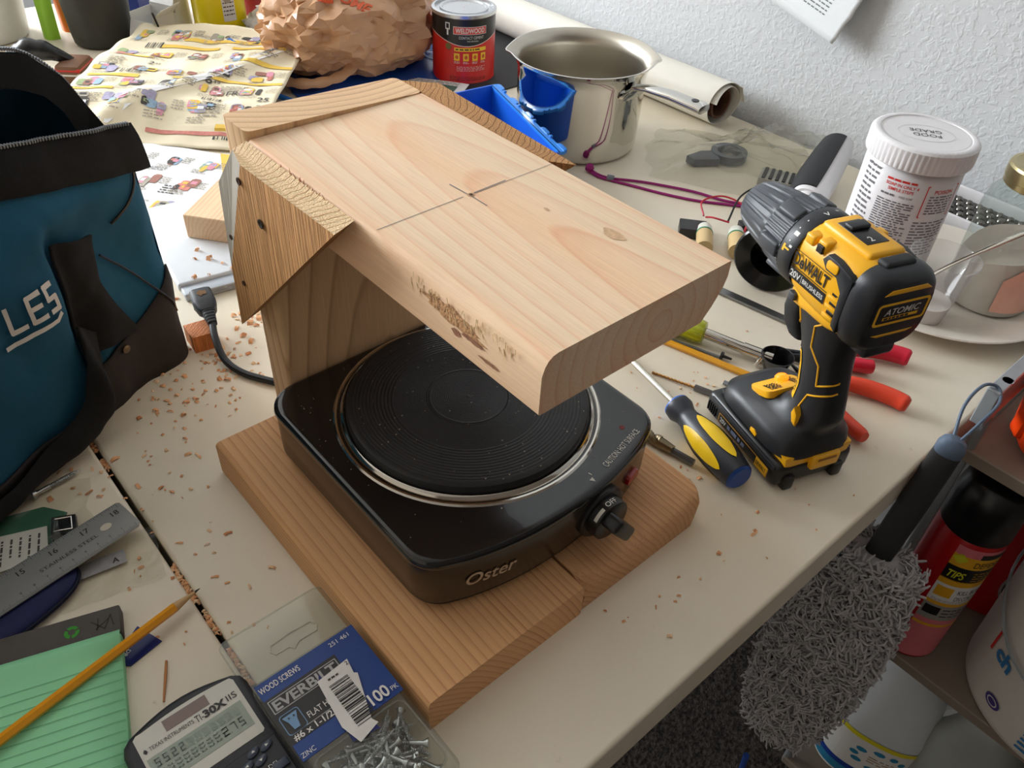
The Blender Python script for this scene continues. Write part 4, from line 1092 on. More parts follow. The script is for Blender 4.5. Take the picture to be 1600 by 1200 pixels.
for t_, a, b_, s_ in (('6', 0.045, 0.365, 0.014), ('4', 0.125, 0.235, 0.012), ('6', 0.08, 0.145, 0.016), ('FREE', 0.155, 0.115, 0.013), ('25', 0.225, 0.095, 0.013), ('2', -0.035, 0.215, 0.014), ('5', 0.17, 0.345, 0.011), ('50', 0.185, 0.045, 0.012)):
    a = a if a < 0.1 else 0.1+(a-0.1)*0.6
    pm.text(t_, a, b_, s_, M_nk, 'C', 2, bold=0.015)
    if len(t_) == 1: pm.text('49', a+0.006, b_+0.004, s_*0.45, M_nk, 'L', 2)
for a in ((-0.01, 0.355, 0.03, 0.368), (0.13, 0.325, 0.17, 0.345), (0.10, 0.12, 0.14, 0.145), (0.19, 0.115, 0.22, 0.145), (0.09, 0.05, 0.12, 0.085), (0.235, 0.045, 0.26, 0.065), (-0.10, 0.20, -0.075, 0.23), (0.16, 0.23, 0.2, 0.245), (0.24, 0.24, 0.3, 0.29), (0.02, 0.135, 0.06, 0.16)):
    if a[2] < 0.19: pm.lines(a[0], a[1], a[2], a[3], 5, M_nt, 2, 0.45, int(a[0]*999), 0.008)
for a in ((-0.075, 0.30, -0.045, 0.32), (-0.065, 0.165, -0.03, 0.18), (0.085, 0.09, 0.115, 0.1), (0.12, 0.012, 0.17, 0.018), (0.25, 0.01, 0.29, 0.018)):
    if a[2] < 0.19: pm.bars(a[0], a[1], a[2], a[3], M_nk, 2, 5, 9)
pm.build('flyer_print', fl)
f2 = thing('flat_flyer', 'white sale flyer with a yellow strip lying flat between bag and stand', 'flyer', (-0.585, 0.075, 0), math.radians(38))
mb = MB(); S2 = lambda u, v, h=0.0: V((u, v, 0.0022+0.0015*math.sin(u*25+v*18)+h))
mb.sheet(S2, 24, 20, -0.05, 0.28, -0.085, 0.12, thick=0.0004); mb.build('sheet', M_news2, f2, angle=180)
pm = Print(S2, 0.0006, 0.00012)
pm.poly([(0.075, 0.12), (0.10, 0.12), (0.165, 0.0), (0.14, 0.0)], M_ny, 0)
pm.poly([(-0.035, -0.055), (-0.012, -0.045), (0.012, -0.08), (-0.01, -0.085)], M_ny, 0)
for j in range(3):
    for i in range(5): cellprint(-0.045+0.052*i, -0.075+0.062*j, 0.002+0.052*i, -0.02+0.062*j, 300+j*11+i*5)
for a in ((0.0, 0.045, 0.03, 0.055), (0.05, -0.012, 0.075, 0.012), (0.0, -0.015, 0.025, 0.0), (0.11, 0.03, 0.13, 0.05)): pm.lines(*a, 4, M_nk, 1, 0.4, 9, 0.006)
pm.text('DEAL', 0.103, 0.100, 0.010, M_nk, 'L', 2, rot=math.radians(-62), width=0.045)
pm.build('flyer_print', f2)
f3 = thing('newspaper_sheet', 'black and white newspaper page peeking out from under the flat flyer', 'newspaper', (-0.52, 0.06, 0), math.radians(38))
mb = MB(); mb.sheet(lambda u, v: V((u, v, 0.0011)), 2, 2, -0.06, 0.2, -0.092, 0.06, thick=0.0006); mb.build('sheet', M_news2, f3)
pm = Print(lambda u, v, h: V((u, v, 0.0011+h)), 0.0003)
rg = random.Random(5)
for k in range(18): a = -0.05+0.013*k; pm.poly([(a, -0.09), (a+0.006+0.006*rg.random(), -0.088), (a+0.009*rg.random(), -0.068), (a-0.002, -0.07)], M_nk, 0)
pm.build('page_print', f3)
# ================================================================== back of the table
def lump(name, m, c, rad, amp, freq, seed, parent, nu=56, nv=32, zmin=0.001, flatten=None, mats=None):
    """crumpled closed skin: folded noise on an ellipsoid that sits on the table"""
    mb = MB(); vs = []; fs = []
    for j in range(nv+1):
        th = PI*j/nv
        for i in range(nu):
            ph = 2*PI*i/nu; d = V((math.sin(th)*math.cos(ph), math.sin(th)*math.sin(ph), math.cos(th)))
            q = d*freq+V((seed, seed*1.7, 0))
            n_ = 1-2*abs(noise.noise(q)); n2 = 1-2*abs(noise.noise(q*2.3+V((5, 0, 0)))); n3 = 1-2*abs(noise.noise(q*5+V((0, 9, 0))))
            k = 1+amp*(0.62*n_+0.42*n2+0.14*n3)
            p = V((c[0]+rad[0]*d.x*k, c[1]+rad[1]*d.y*k, c[2]+rad[2]*d.z*k)); p.z = max(zmin, p.z); vs.append(p)
    for j in range(nv):
        for i in range(nu): fs.append((j*nu+i, j*nu+(i+1) % nu, (j+1)*nu+(i+1) % nu, (j+1)*nu+i))
    mb.add(vs, fs); return mb.build(name, m, parent, angle=180)
def cylS(r, z0=0.0, a0=0.0, taper=0.0):
    """surface of an upright cylinder: u along the girth from angle a0 (to the right as seen from outside)"""
    def S(u, v, h):
        rr = r+taper*v+h; a = a0+u/r; return V((rr*math.cos(a), rr*math.sin(a), z0+v))
    return S
VA = math.atan2(-0.687, 0.727)          # direction from a thing on the table back to the viewer
# ---- paint-tin of contact cement
can = thing('cement_can', 'red and black metal can of contact cement with a silver lid', 'can', (-0.65, 0.698, 0))
M_cr = mat('can_red', (206, 30, 22), 0.3, var=0.06); M_ck = mat('can_black', (26, 24, 24), 0.3, var=0.05); M_tin = mat('tin', (200, 202, 204), 0.25, 0.9, var=0.03)
R_ = 0.0535; HC = 0.1145
mb = MB(); mb.lathe([(0.001, 0.0), (R_-0.001, 0.0), (R_+0.0006, 0.001), (R_+0.0006, 0.003), (R_, 0.004), (R_, HC-0.006)], 72); mb.build('body', M_cr, can)
mb = MB(); mb.lathe([(R_, HC-0.008), (R_+0.0015, HC-0.006), (R_+0.0015, HC-0.001), (R_, HC), (R_-0.004, HC), (R_-0.005, HC-0.004), (R_-0.012, HC-0.004), (R_-0.0125, HC-0.001), (R_-0.016, HC-0.001), (R_-0.018, HC-0.003), (0.001, HC-0.003)], 72); mb.build('lid', M_tin, can)
S = cylS(R_, 0, VA+0.2)
pm = Print(S, 0.0003, 0.0002)
pm.mb.sheet(lambda u, t: S(u, 0.073+0.004*math.cos(u/0.05*1.9)*-1.9+t*(HC-0.008-(0.073+0.004*math.cos(u/0.05*1.9)*-1.9)), 0.0003), 60, 4, -0.085, 0.085, 0, 1, pm._m(M_ck))
pm.mb.sheet(lambda u, t: S(u, 0.072+0.004*math.cos(u/0.05*1.9)*-1.9+t*0.001, 0.0005), 60, 1, -0.085, 0.085, 0, 1, pm._m(M_wht))
pm.rect(-0.024, 0.0835, 0.034, 0.096, M_wht, 1, 12); pm.rect(-0.0232, 0.0843, 0.0332, 0.0952, mat('label_pink_red', (214, 70, 66), 0.4), 2, 12)
pm.text('WELDWOOD', 0.005, 0.0862, 0.0075, M_wht, 'C', 3, width=0.05, bold=0.02)
pm.text('CONTACT CEMENT', 0.007, 0.0765, 0.0045, M_wht, 'C', 3, width=0.043); pm.text('THE ORIGINAL', 0.009, 0.0722, 0.0022, M_wht, 'C', 3, width=0.02)
M_cy = mat('can_yellow', (240, 196, 40), 0.4, var=0.03)
pm.rect(-0.022, 0.0565, 0.034, 0.0625, M_cy, 1, 12); pm.lines(-0.020, 0.058, 0.032, 0.061, 1, M_ck, 2, 0.7, 3, 0.006)
for k in range(4):
    u = -0.0225+0.0155*k; pm.rect(u, 0.041, u+0.0095, 0.053, M_cy, 1, 3); pm.poly([(u+0.0048+0.0028*math.cos(a), 0.047+0.0035*math.sin(a)) for a in [2*PI*i/10 for i in range(10)]], mat('can_orange', (200, 90, 20), 0.5), 2); pm.lines(u, 0.036, u+0.0095, 0.040, 2, M_wht, 1, 0.4, k, 0.003)
pm.lines(-0.018, 0.023, 0.034, 0.032, 4, M_wht, 1, 0.25, 7, 0.005); pm.lines(-0.03, 0.007, 0.034, 0.015, 4, M_ck, 1, 0.35, 8, 0.006)
pm.poly(circ_pts(14, 0.0055, (-0.0325, 0.063)), mat('seal_olive', (120, 100, 50), 0.5), 2)
pm.rect(-0.038, 0.090, -0.030, 0.101, M_wht, 2, 2); pm.rect(-0.0365, 0.092, -0.0315, 0.0995, M_ck, 3, 2); pm.rect(-0.0355, 0.081, -0.0325, 0.090, M_wht, 2)
pm.build('can_print', can)
# ---- saucepan
pot = thing('saucepan', 'polished steel saucepan with pouring lips and a flat steel handle', 'saucepan', (-0.339, 0.670, 0))
M_pot = mat('pot_steel', (214, 212, 206), 0.07, 1.0, var=0.02)
M_poti = mat('pot_inside', (196, 190, 178), 0.34, 1.0, var=0.06, scale=8, stretch=(1, 1, 0.02), aniso=0.5)
def lip(a):   # two pouring lips, left and right
    k = 0
    for a0 in (math.radians(225), math.radians(45)):
        d = (a-a0+PI) % (2*PI)-PI; k += math.exp(-(d/0.16)**2)
    return k
def pot_ring(r, z, k=0.0, n=96): return [(r*math.cos(a)*(1+0.065*k*lip(a)), r*math.sin(a)*(1+0.065*k*lip(a)), z-0.004*k*lip(a)) for a in [2*PI*i/n for i in range(n)]]
mb = MB(); mb.loft([pot_ring(0.070, 0.0), pot_ring(0.084, 0.0008), pot_ring(0.0895, 0.004), pot_ring(0.0915, 0.010), pot_ring(0.0925, 0.04), pot_ring(0.0935, 0.112, 0.1), pot_ring(0.0955, 0.122, 0.5), pot_ring(0.1005, 0.1295, 0.9), pot_ring(0.1055, 0.1325, 1.0), pot_ring(0.1062, 0.1338, 1.0), pot_ring(0.1045, 0.1342, 1.0)], cap1=False); mb.build('body', M_pot, pot, angle=60)
mb = MB(); mb.loft([pot_ring(0.1045, 0.1342, 1.0), pot_ring(0.0985, 0.1305, 0.9), pot_ring(0.0935, 0.123, 0.5), pot_ring(0.0915, 0.112, 0.1), pot_ring(0.0905, 0.04), pot_ring(0.0895, 0.012), pot_ring(0.083, 0.006), pot_ring(0.06, 0.0055)], cap0=False); mb.build('inside', M_poti, pot, angle=60)
hd = V((0.985, 0.075, 0.0)).normalized(); sdv = V((-hd.y, hd.x, 0))
def hring(t, w, h, zc): return [tuple(hd*t+sdv*a+V((0, 0, zc+b_))) for a, b_ in sup(0, 0, w, h, 2.6, 24)]
mb = MB(); mb.loft([hring(0.097, 0.010, 0.003, 0.112), hring(0.12, 0.0105, 0.0045, 0.117), hring(0.16, 0.0115, 0.0055, 0.119), hring(0.205, 0.013, 0.006, 0.1175), hring(0.2115, 0.013, 0.0055, 0.1165)]); hdl = mb.build('handle', M_pot, pot, angle=60)
mb = MB(); mb.lathe([(0.0055, 0.0), (0.005, 0.0008), (0.0001, 0.0009)], 20, hd*0.196+V((0, 0, 0.1236)), (0, 0, 1)); mb.build('hang_hole', mat('pot_hole_dark', (60, 60, 62), 0.4, 0.6), hdl)
for sd in (-1, 1):
    a = math.atan2(hd.y, hd.x)+sd*0.22; p = V((0.0935*math.cos(a), 0.0935*math.sin(a), 0.098))
    mb = MB(); mb.lathe([(0.0045, -0.001), (0.0042, 0.0015), (0.002, 0.003), (0.0001, 0.0032)], 16, p, (math.cos(a), math.sin(a), 0)); mb.build('rivet', M_pot, pot)
mb = MB(); mb.loft([hring(0.0925, 0.026, 0.006, 0.100), hring(0.0965, 0.024, 0.006, 0.101), hring(0.0995, 0.010, 0.004, 0.110)]); mb.build('handle_bracket', M_pot, pot)
# ---- blue parts bin with snap tabs
bin_ = thing('blue_bin', 'blue plastic parts bin with snap tabs along its rim, beside the saucepan', 'bin', (-0.352, 0.512, 0))
M_blue = mat('bin_blue', (14, 92, 206), 0.35, var=0.05); M_blue2 = mat('bin_tab_blue', (44, 132, 226), 0.35, var=0.05)
BO = V((-0.352, 0.512, 0))
cA, cB, cC, cD = [V(p)-BO for p in ((-0.467, 0.482, 0), (-0.454, 0.597, 0), (-0.224, 0.522, 0), (-0.237, 0.407, 0))]
HB = 0.065
mb = MB()
def quad_ring(k, z): return [tuple(p*k+V((0, 0, z))) for p in (cA, cB, cC, cD)]
mb.loft([quad_ring(0.86, 0.0), quad_ring(1.0, HB), quad_ring(0.972, HB), quad_ring(0.84, 0.003)], cap0=True, cap1=True); mb.build('tub', M_blue, bin_, smooth=False)
ax = (cC-cB).normalized(); ay = V((-ax.y, ax.x, 0))
mb = MB(); mb.prism([(0.0, -0.002), (0.242, -0.002), (0.242, 0.007), (0.0, 0.007)], HB-0.004, HB, (cB, ax, ay, V((0, 0, 1)))); mb.build('rim_flange', M_blue2, bin_, smooth=False)
for k in range(5):
    mb = MB(); o = cB+ax*(0.002+0.054*k); mb.prism([(0, 0.005), (0.024, 0.005), (0.021, 0.011), (0.017, 0.0125), (0.004, 0.0125), (0.0, 0.010)], HB-0.004, HB+0.001, (o, ax, ay, V((0, 0, 1))), bevel=0.001); mb.build('snap_tab', M_blue2, bin_)
for k in range(4):
    mb = MB(); o = cB+ax*(0.033+0.054*k); mb.rbox((0, 0, 0), (0.004, 0.004, 0.003), 0.0005, 1)
    mb.v = [o+ax*p.x+ay*(0.005+p.y)+V((0, 0, HB+p.z)) for p in mb.v]; mb.build('rim_post', M_blue2, bin_)
# ---- roll of paper along the wall
roll = thing('paper_roll', 'long white roll of paper lying along the foot of the wall', 'paper roll', (-0.6, 0.905, 0))
M_pap = mat('roll_paper', (228, 224, 212), 0.6, var=0.02); M_core = mat('roll_core', (96, 62, 44), 0.8, var=0.1)
mb = MB(); prof = []
NR = 48; RR = 0.034
def rollp(x, a): r = RR-0.0006*(a/(2*PI)); return V((x, r*math.cos(a), RR+0.0005+r*math.sin(a)))
mb.sheet(lambda t, w: rollp(-0.6+t*(0.972-0.02*math.sin(w*2*PI*0.5)), w*2*PI*1.15), 20, 60, thick=0.0008); mb.build('paper', M_pap, roll, angle=60)
mb = MB(); mb.lathe([(0.0245, -0.58), (0.0245, 0.352), (0.021, 0.352), (0.021, -0.58)], 36, (0, 0, RR+0.0005), (1, 0, 0)); mb.build('core', M_core, roll)
mb = MB(); mb.sheet(lambda t, w: V((0.338+t*0.025, (RR-0.001-t*0.004)*math.cos(0.3+w*2.6), RR+(RR-0.001-t*0.004)*math.sin(0.3+w*2.6))), 4, 14, thick=0.0006); mb.build('torn_edge', M_pap, roll)
# ---- dark mat, box and printed scraps by the wall
mb = MB(); mb.rbox((-0.27, -0.15, 0.0), (0.27, 0.12, 0.003), 0.001, 1); ob = mb.build('black_mat', mat('mat_black', (34, 34, 36), 0.7, var=0.1)); ob.location = (-0.82, 0.80, 0); tag(ob, 'black mat on the table under the red can', 'mat')
cs = thing('black_case', 'black plastic case standing behind the crumpled brown bag', 'case', (-1.10, 0.735, 0.0032), math.radians(10))
M_case = mat('case_black', (18, 19, 22), 0.5, var=0.1)
mb = MB(); mb.rbox((-0.09, -0.11, 0), (0.09, 0.11, 0.12), 0.012, 3); mb.build('shell', M_case, cs)
mb = MB(); mb.rbox((0.088, -0.04, 0.07), (0.097, 0.04, 0.09), 0.003, 2); mb.build('latch', mat('case_latch', (40, 42, 46), 0.4), cs)
mb = MB(); mb.rbox((-0.092, -0.112, 0.058), (0.092, 0.112, 0.062), 0.001, 1); mb.build('seam', mat('case_seam', (8, 8, 9), 0.6), cs)
mg = thing('magazine_page', 'green and white printed page partly under the red can', 'magazine', (-0.64, 0.60, 0), math.radians(35))
mb = MB(); mb.sheet(lambda u, v: V((u, v, 0.0042+0.001*math.sin(u*30))), 10, 6, -0.06, 0.075, -0.04, 0.03, thick=0.0005); mb.build('sheet', M_news2, mg)
pm = Print(lambda u, v, h: V((u, v, 0.0042+0.001*math.sin(u*30)+h)), 0.0004)
pm.rect(-0.05, -0.03, 0.06, 0.012, mat('page_green', (70, 104, 92), 0.6, var=0.4, scale=60), 0, 10); pm.lines(-0.05, 0.014, 0.06, 0.027, 3, M_nt, 0, 0.5, 2, 0.01); pm.build('page_print', mg)
# ---- crumpled brown carrier bag and the blue packet under it
bp = thing('blue_packet', 'crumpled glossy blue plastic packet under the brown carrier bag', 'packet', (-0.80, 0.57, 0))
M_pkt = mat('packet_blue', (28, 78, 160), 0.25, var=0.15, scale=18, coat=0.3); M_tape = mat('tape_blue', (8, 110, 204), 0.4, var=0.05)
def pk(u, v, h=0.0):
    e = min(u, 1-u, v, 1-v); z = 0.002+0.014*sst(0, 0.3, e)+0.008*(noise.noise(V((u*6, v*5, 2))))*sst(0, 0.15, e)
    p = V((-0.18, -0.13, 0))*(1-u)*(1-v)+V((0.13, -0.17, 0))*u*(1-v)+V((0.16, 0.18, 0))*u*v+V((-0.20, 0.24, 0))*(1-u)*v
    return p+V((0.010*noise.noise(V((u*9, v*9, 7))), 0.010*noise.noise(V((v*9, u*9, 3))), max(0.0012, z)+h))
mb = MB(); mb.sheet(pk, 40, 40, thick=0.0006); mb.build('film', M_pkt, bp, angle=40)
pm = Print(pk, 0.0012, 0.0006)
rg = random.Random(3)
for k in range(46):
    u, v = 0.28+0.35*rg.random(), 0.04+0.28*rg.random(); r = 0.008+0.012*rg.random()
    pm.poly([(u+r*math.cos(a)*(0.6+0.6*rg.random()), v+r*0.8*math.sin(a)*(0.6+0.6*rg.random())) for a in [2*PI*i/9 for i in range(9)]], rg.choice([M_wht, M_wht, mat('dot_green', (90, 170, 70), 0.4), M_cy, M_cr, mat('dot_cyan', (60, 160, 220), 0.4)]), 1+k % 3)
ring_poly(pm, [(0.78+0.06*math.cos(a), 0.80+0.09*math.sin(a)) for a in [2*PI*i/20 for i in range(20)]], [(0.78+0.052*math.cos(a), 0.80+0.08*math.sin(a)) for a in [2*PI*i/20 for i in range(20)]], mat('packet_pale', (150, 200, 240), 0.4), 1)
pm.build('packet_print', bp)
mb = MB(); mb.tube([V(p) for p in smoothpath([(-0.12, -0.165, 0.03), (-0.10, -0.175, 0.036), (-0.06, -0.17, 0.03), (0.0, -0.19, 0.02), (0.06, -0.20, 0.012), (0.12, -0.18, 0.008)], 6)], [0.012, 0.014, 0.012, 0.010, 0.011, 0.013, 0.012, 0.013, 0.014, 0.012, 0.013, 0.014, 0.014, 0.016, 0.016, 0.015, 0.014, 0.014, 0.015, 0.014, 0.013, 0.013, 0.012, 0.012, 0.011, 0.01, 0.01, 0.009, 0.008, 0.007, 0.006][:31], 7, flat=0.45)
mb.build('folded_edge', M_tape, bp, angle=20)
mb = MB(); mb.prism([(0, 0), (0.035, -0.012), (0.05, 0.012), (0.02, 0.028)], 0, 0.003, (V((-0.16, -0.165, 0.032)), V((0.66, 0.75, 0.0)), V((-0.7, 0.62, 0.25)), V((0.1, -0.3, 0.95)))); mb.build('torn_corner', M_tape, bp)
bb = thing('carrier_bag', 'crumpled tan plastic carrier bag with a loop handle and orange print', 'bag', (-0.772, 0.548, 0.016))
M_tan = mat('bag_tan', (198, 152, 112), 0.38, var=0.10, scale=22, coat=0.15)
mb = MB(); rgb = random.Random(17); NU, NV = 76, 40; vs = []; fs = []
for j in range(NV+1):
    for i in range(NU):
        th = PI*(j+(rgb.uniform(-0.35, 0.35) if 0 < j < NV else 0))/NV; ph = 2*PI*(i+rgb.uniform(-0.35, 0.35))/NU; d = V((math.sin(th)*math.cos(ph), math.sin(th)*math.sin(ph), math.cos(th)))
        q = d*1.9+V((2.6, 4.4, 0)); k = 1+0.17*(1-2*abs(noise.noise(q)))+0.11*(1-2*abs(noise.noise(q*2.2)))+0.05*(1-2*abs(noise.noise(q*4.7)))+rgb.uniform(-0.013, 0.013)
        vs.append(V((-0.02+0.108*d.x*k, 0.015+0.128*d.y*k, max(0.0, 0.062+0.08*d.z*k))))
for j in range(NV):
    for i in range(NU):
        a, b_, c_, d_ = j*NU+i, j*NU+(i+1) % NU, (j+1)*NU+(i+1) % NU, (j+1)*NU+i
        fs += [(a, b_, c_), (a, c_, d_)] if (i+j) % 2 else [(a, b_, d_), (b_, c_, d_)]
mb.add(vs, fs); bagm = mb.build('bag_body', M_tan, bb, angle=34)
mb = MB(); hp_ = smoothpath([(0.02, -0.045, 0.078), (-0.012, -0.115, 0.052), (-0.008, -0.140, 0.020), (0.022, -0.146, 0.004), (0.058, -0.108, 0.002), (0.072, -0.06, 0.012), (0.062, -0.02, 0.035)], 8)
mb.tube(hp_, [0.0075+0.003*abs(math.sin(i*0.7)) for i in range(len(hp_))], 8, flat=0.4); mb.build('loop_handle', M_tan, bb, angle=40)
M_or = mat('print_orange', (226, 96, 50), 0.5, var=0.1)
from mathutils.bvhtree import BVHTree
bvh = BVHTree.FromPolygons([v.co.copy() for v in bagm.data.vertices], [tuple(p.vertices) for p in bagm.data.polygons])
def bagS(u, v, h):
    o = V((0.30, -0.28, 0.36)); c_ = V((0.03, -0.045, 0.09))+V((0.66, 0.75, 0))*u+V((-0.3, 0.25, 0.9))*v
    hit = bvh.ray_cast(o, (c_-o).normalized()); p = hit[0] if hit[0] else c_; return p+(o-p).normalized()*(0.001+h)
pm = Print(bagS, 0.0); pm.text('THE HOME', -0.055, 0.035, 0.018, M_or, 'L', 1, bold=0.03, rot=-0.35); pm.rect(-0.02, 0.005, 0.006, 0.02, M_or, 0, 8, 6); pm.build('bag_print', bb)
# ---- bottles and boxes along the far edge
def bottle(name, label, cat, loc, prof, m, capprof=None, capm=None, rz=0, bodyname='body', tilt=None):
    t = thing(name, label, cat, loc, rz)
    if tilt: t.rotation_euler = (tilt[0], tilt[1], rz)
    mb = MB(); mb.lathe(prof, 48); mb.build(bodyname, m, t, angle=50)
    if capprof: mb = MB(); mb.lathe(capprof, 36); mb.build('cap', capm, t, angle=40)
    return t
M_bw = mat('bottle_white', (226, 226, 222), 0.35, var=0.02)
yb = bottle('yellow_bottle', 'bright yellow plastic bottle with a white label', 'bottle', (-1.072, 0.452, 0), [(0.001, 0.0), (0.043, 0.0), (0.047, 0.004), (0.0475, 0.012), (0.0475, 0.15), (0.040, 0.172), (0.02, 0.185), (0.016, 0.186), (0.016, 0.20), (0.001, 0.2)], mat('bottle_yellow', (236, 214, 8), 0.3, var=0.03), [(0.0195, 0.187), (0.0195, 0.215), (0.017, 0.218), (0.001, 0.218)], M_bw)
pm = Print(cylS(0.0475, 0, VA+0.35), 0.0003); pm.rect(0.006, 0.032, 0.03, 0.14, M_bw, 0, 8); pm.lines(0.008, 0.04, 0.028, 0.135, 14, M_nk, 1, 0.3, 4, 0.004); pm.poly(circ_pts(14, 0.007, (0.017, 0.07)), M_nt, 2); pm.build('label', yb)
wb = bottle('white_bottle', 'white plastic bottle marked 16.9 fl oz beside the yellow one', 'bottle', (-1.135, 0.388, 0), [(0.001, 0.0), (0.028, 0.0), (0.031, 0.004), (0.0315, 0.012), (0.0315, 0.13), (0.026, 0.15), (0.014, 0.158), (0.012, 0.17), (0.001, 0.17)], M_bw, [(0.0145, 0.16), (0.0145, 0.19), (0.001, 0.19)], M_bw)
pm = Print(cylS(0.0315, 0, VA-0.1), 0.0003); pm.text('16.9 fl oz', 0.004, 0.038, 0.0075, M_nk, 'C', width=0.034); pm.lines(-0.012, 0.066, 0.02, 0.078, 3, M_nk, 1, 0.4, 2, 0.006); pm.build('lettering', wb)
dk = bottle('dark_bottle', 'large dark olive bottle with a scuffed matt surface', 'bottle', (-1.135, 0.255, 0), [(0.001, 0.0), (0.044, 0.0), (0.05, 0.005), (0.052, 0.02), (0.059, 0.12), (0.06, 0.16), (0.05, 0.185), (0.022, 0.20), (0.001, 0.2)], mat('bottle_olive', (44, 44, 38), 0.55, var=0.35, scale=18), [(0.023, 0.199), (0.023, 0.225), (0.001, 0.226)], M_blk)
rb = bottle('red_bottle', 'dark red bottle with a white cap behind the yellow bottle', 'bottle', (-1.14, 0.56, 0), [(0.001, 0.0), (0.028, 0.0), (0.03, 0.004), (0.03, 0.09), (0.02, 0.11), (0.001, 0.11)], mat('bottle_red', (150, 20, 28), 0.35, var=0.1), [(0.019, 0.108), (0.019, 0.14), (0.001, 0.14)], M_bw)
tubw = thing('white_tub', 'white plastic tub with a rim at the far corner of the table', 'tub', (-1.27, 0.10, 0))
mb = MB(); mb.lathe([(0.001, 0.0), (0.062, 0.0), (0.066, 0.004), (0.074, 0.095), (0.078, 0.097), (0.078, 0.105), (0.075, 0.107)], 56); mb.build('tub_body', M_bw, tubw, angle=50)
mb = MB(); mb.lathe([(0.079, 0.1), (0.079, 0.112), (0.076, 0.116), (0.07, 0.114), (0.001, 0.114)], 56); mb.build('lid', M_bw, tubw, angle=40)
for nm, lab, x, y, m, r in (('green_packet', 'lime green sachet standing beside the white tub', -1.20, 0.185, mat('lime', (150, 206, 50), 0.35), 0.25), ('orange_packet', 'orange sachet standing behind the lime green one', -1.225, 0.225, mat('orange_film', (240, 120, 30), 0.35), -0.1)):
    t = thing(nm, lab, 'packet', (x, y, 0), VA+PI/2)
    mb = MB(); mb.sheet(lambda u, v: V((0.028*(u-0.5)*2*0.55, 0.010*math.sin(PI*u)*(1-v*0.8)+0.03*v*r, 0.12*v)), 8, 10); mb.build('pouch', m, t)
    mb = MB(); mb.sheet(lambda u, v: V((0.028*(u-0.5)*2*0.55, -0.010*math.sin(PI*u)*(1-v*0.8)+0.03*v*r, 0.12*v)), 8, 10); mb.build('pouch_back', m, t)
bx_ = thing('torn_carton', 'torn open white carton with a dark inside by the dark bottle', 'carton', (-1.085, 0.335, 0), math.radians(25))
mb = MB(); mb.box((-0.026, -0.03, 0), (0.026, 0.022, 0.0012)); 
for lo, hi in (((-0.026, -0.03, 0), (-0.0248, 0.022, 0.055)), ((0.0248, -0.03, 0), (0.026, 0.022, 0.05)), ((-0.026, -0.03, 0), (0.026, -0.0288, 0.042)), ((-0.026, 0.0208, 0), (0.026, 0.022, 0.06))): mb.box(lo, hi)
mb.build('carton_body', M_bw, bx_, smooth=False)
for p0, p1, p2, p3 in (((0.026, -0.03, 0.05), (0.026, 0.022, 0.05), (0.05, 0.018, 0.072), (0.046, -0.028, 0.066)), ((-0.026, -0.03, 0.042), (0.026, -0.03, 0.042), (0.03, -0.052, 0.012), (-0.018, -0.05, 0.016)), ((-0.026, 0.022, 0.06), (0.026, 0.022, 0.06), (0.02, 0.045, 0.085), (-0.02, 0.045, 0.088))):
    mb = MB(); mb.sheet(lambda u, v: (V(p0)*(1-u)+V(p1)*u)*(1-v)+(V(p3)*(1-u)+V(p2)*u)*v, 2, 3, thick=0.0008); mb.build('flap', M_bw, bx_)
mb = MB(); mb.tube([(0.03, -0.032, 0.062), (0.035, -0.03, 0.04), (0.042, -0.026, 0.01)], [0.006, 0.006, 0.004], 6, flat=0.3); mb.build('dark_strip', M_vin, bx_)
t = thing('blue_carton', 'deep blue and orange carton behind the torn white carton', 'carton', (-1.24, 0.37, 0), math.radians(40))
mb = MB(); mb.rbox((-0.03, -0.06, 0), (0.03, 0.05, 0.13), 0.001, 1); mb.build('carton_body', mat('carton_blue', (16, 48, 128), 0.5), t)
mb = MB(); mb.rbox((0.0295, -0.058, 0.05), (0.031, 0.0, 0.128), 0.0004, 1); mb.build('carton_panel', mat('carton_orange', (206, 92, 40), 0.5), t)
t = thing('black_clamp', 'black spring clamp with a bright steel blade behind the tool bag', 'clamp', (-1.02, 0.105, 0), math.radians(40))
mb = MB(); mb.tube(smoothpath([(-0.06, -0.02, 0.008), (-0.03, -0.005, 0.03), (0.0, 0.0, 0.048), (0.03, 0.012, 0.04), (0.055, 0.03, 0.02)], 6), [0.008, 0.01, 0.012, 0.012, 0.013, 0.014, 0.016, 0.017, 0.016, 0.016, 0.015, 0.017, 0.018, 0.016, 0.014, 0.016, 0.016, 0.014, 0.012, 0.011, 0.01, 0.009, 0.008, 0.007, 0.006], 10); mb.build('jaw', M_blk, t)
mb = MB(); mb.rbox((-0.11, -0.052, 0.02), (-0.005, -0.046, 0.034), 0.001, 1); mb.build('blade', M_chr, t)
mb = MB(); mb.lathe([(0.009, -0.004), (0.009, 0.004), (0.0001, 0.004)], 18, (-0.006, -0.04, 0.045), (0.5, -0.8, 0.3)); mb.build('bolt', M_stl, t)
t = thing('striped_packet', 'small brown packet with a red and white band', 'packet', (-0.99, 0.155, 0), math.radians(50))
mb = MB(); mb.rbox((-0.02, -0.03, 0), (0.02, 0.03, 0.03), 0.006, 2); mb.build('packet_body', mat('packet_brown', (120, 84, 60), 0.5), t)
mb = MB(); mb.rbox((-0.0205, -0.0305, 0.012), (0.0205, 0.0305, 0.018), 0.002, 1); mb.build('band', M_bw, t)
mb = MB(); mb.rbox((-0.0205, -0.0305, 0.019), (0.0205, 0.0305, 0.025), 0.002, 1); mb.build('band', M_cr, t)
t = thing('newspaper_ball', 'crumpled printed newspaper between yellow bottle and tan bag', 'newspaper', (-0.985, 0.555, 0))
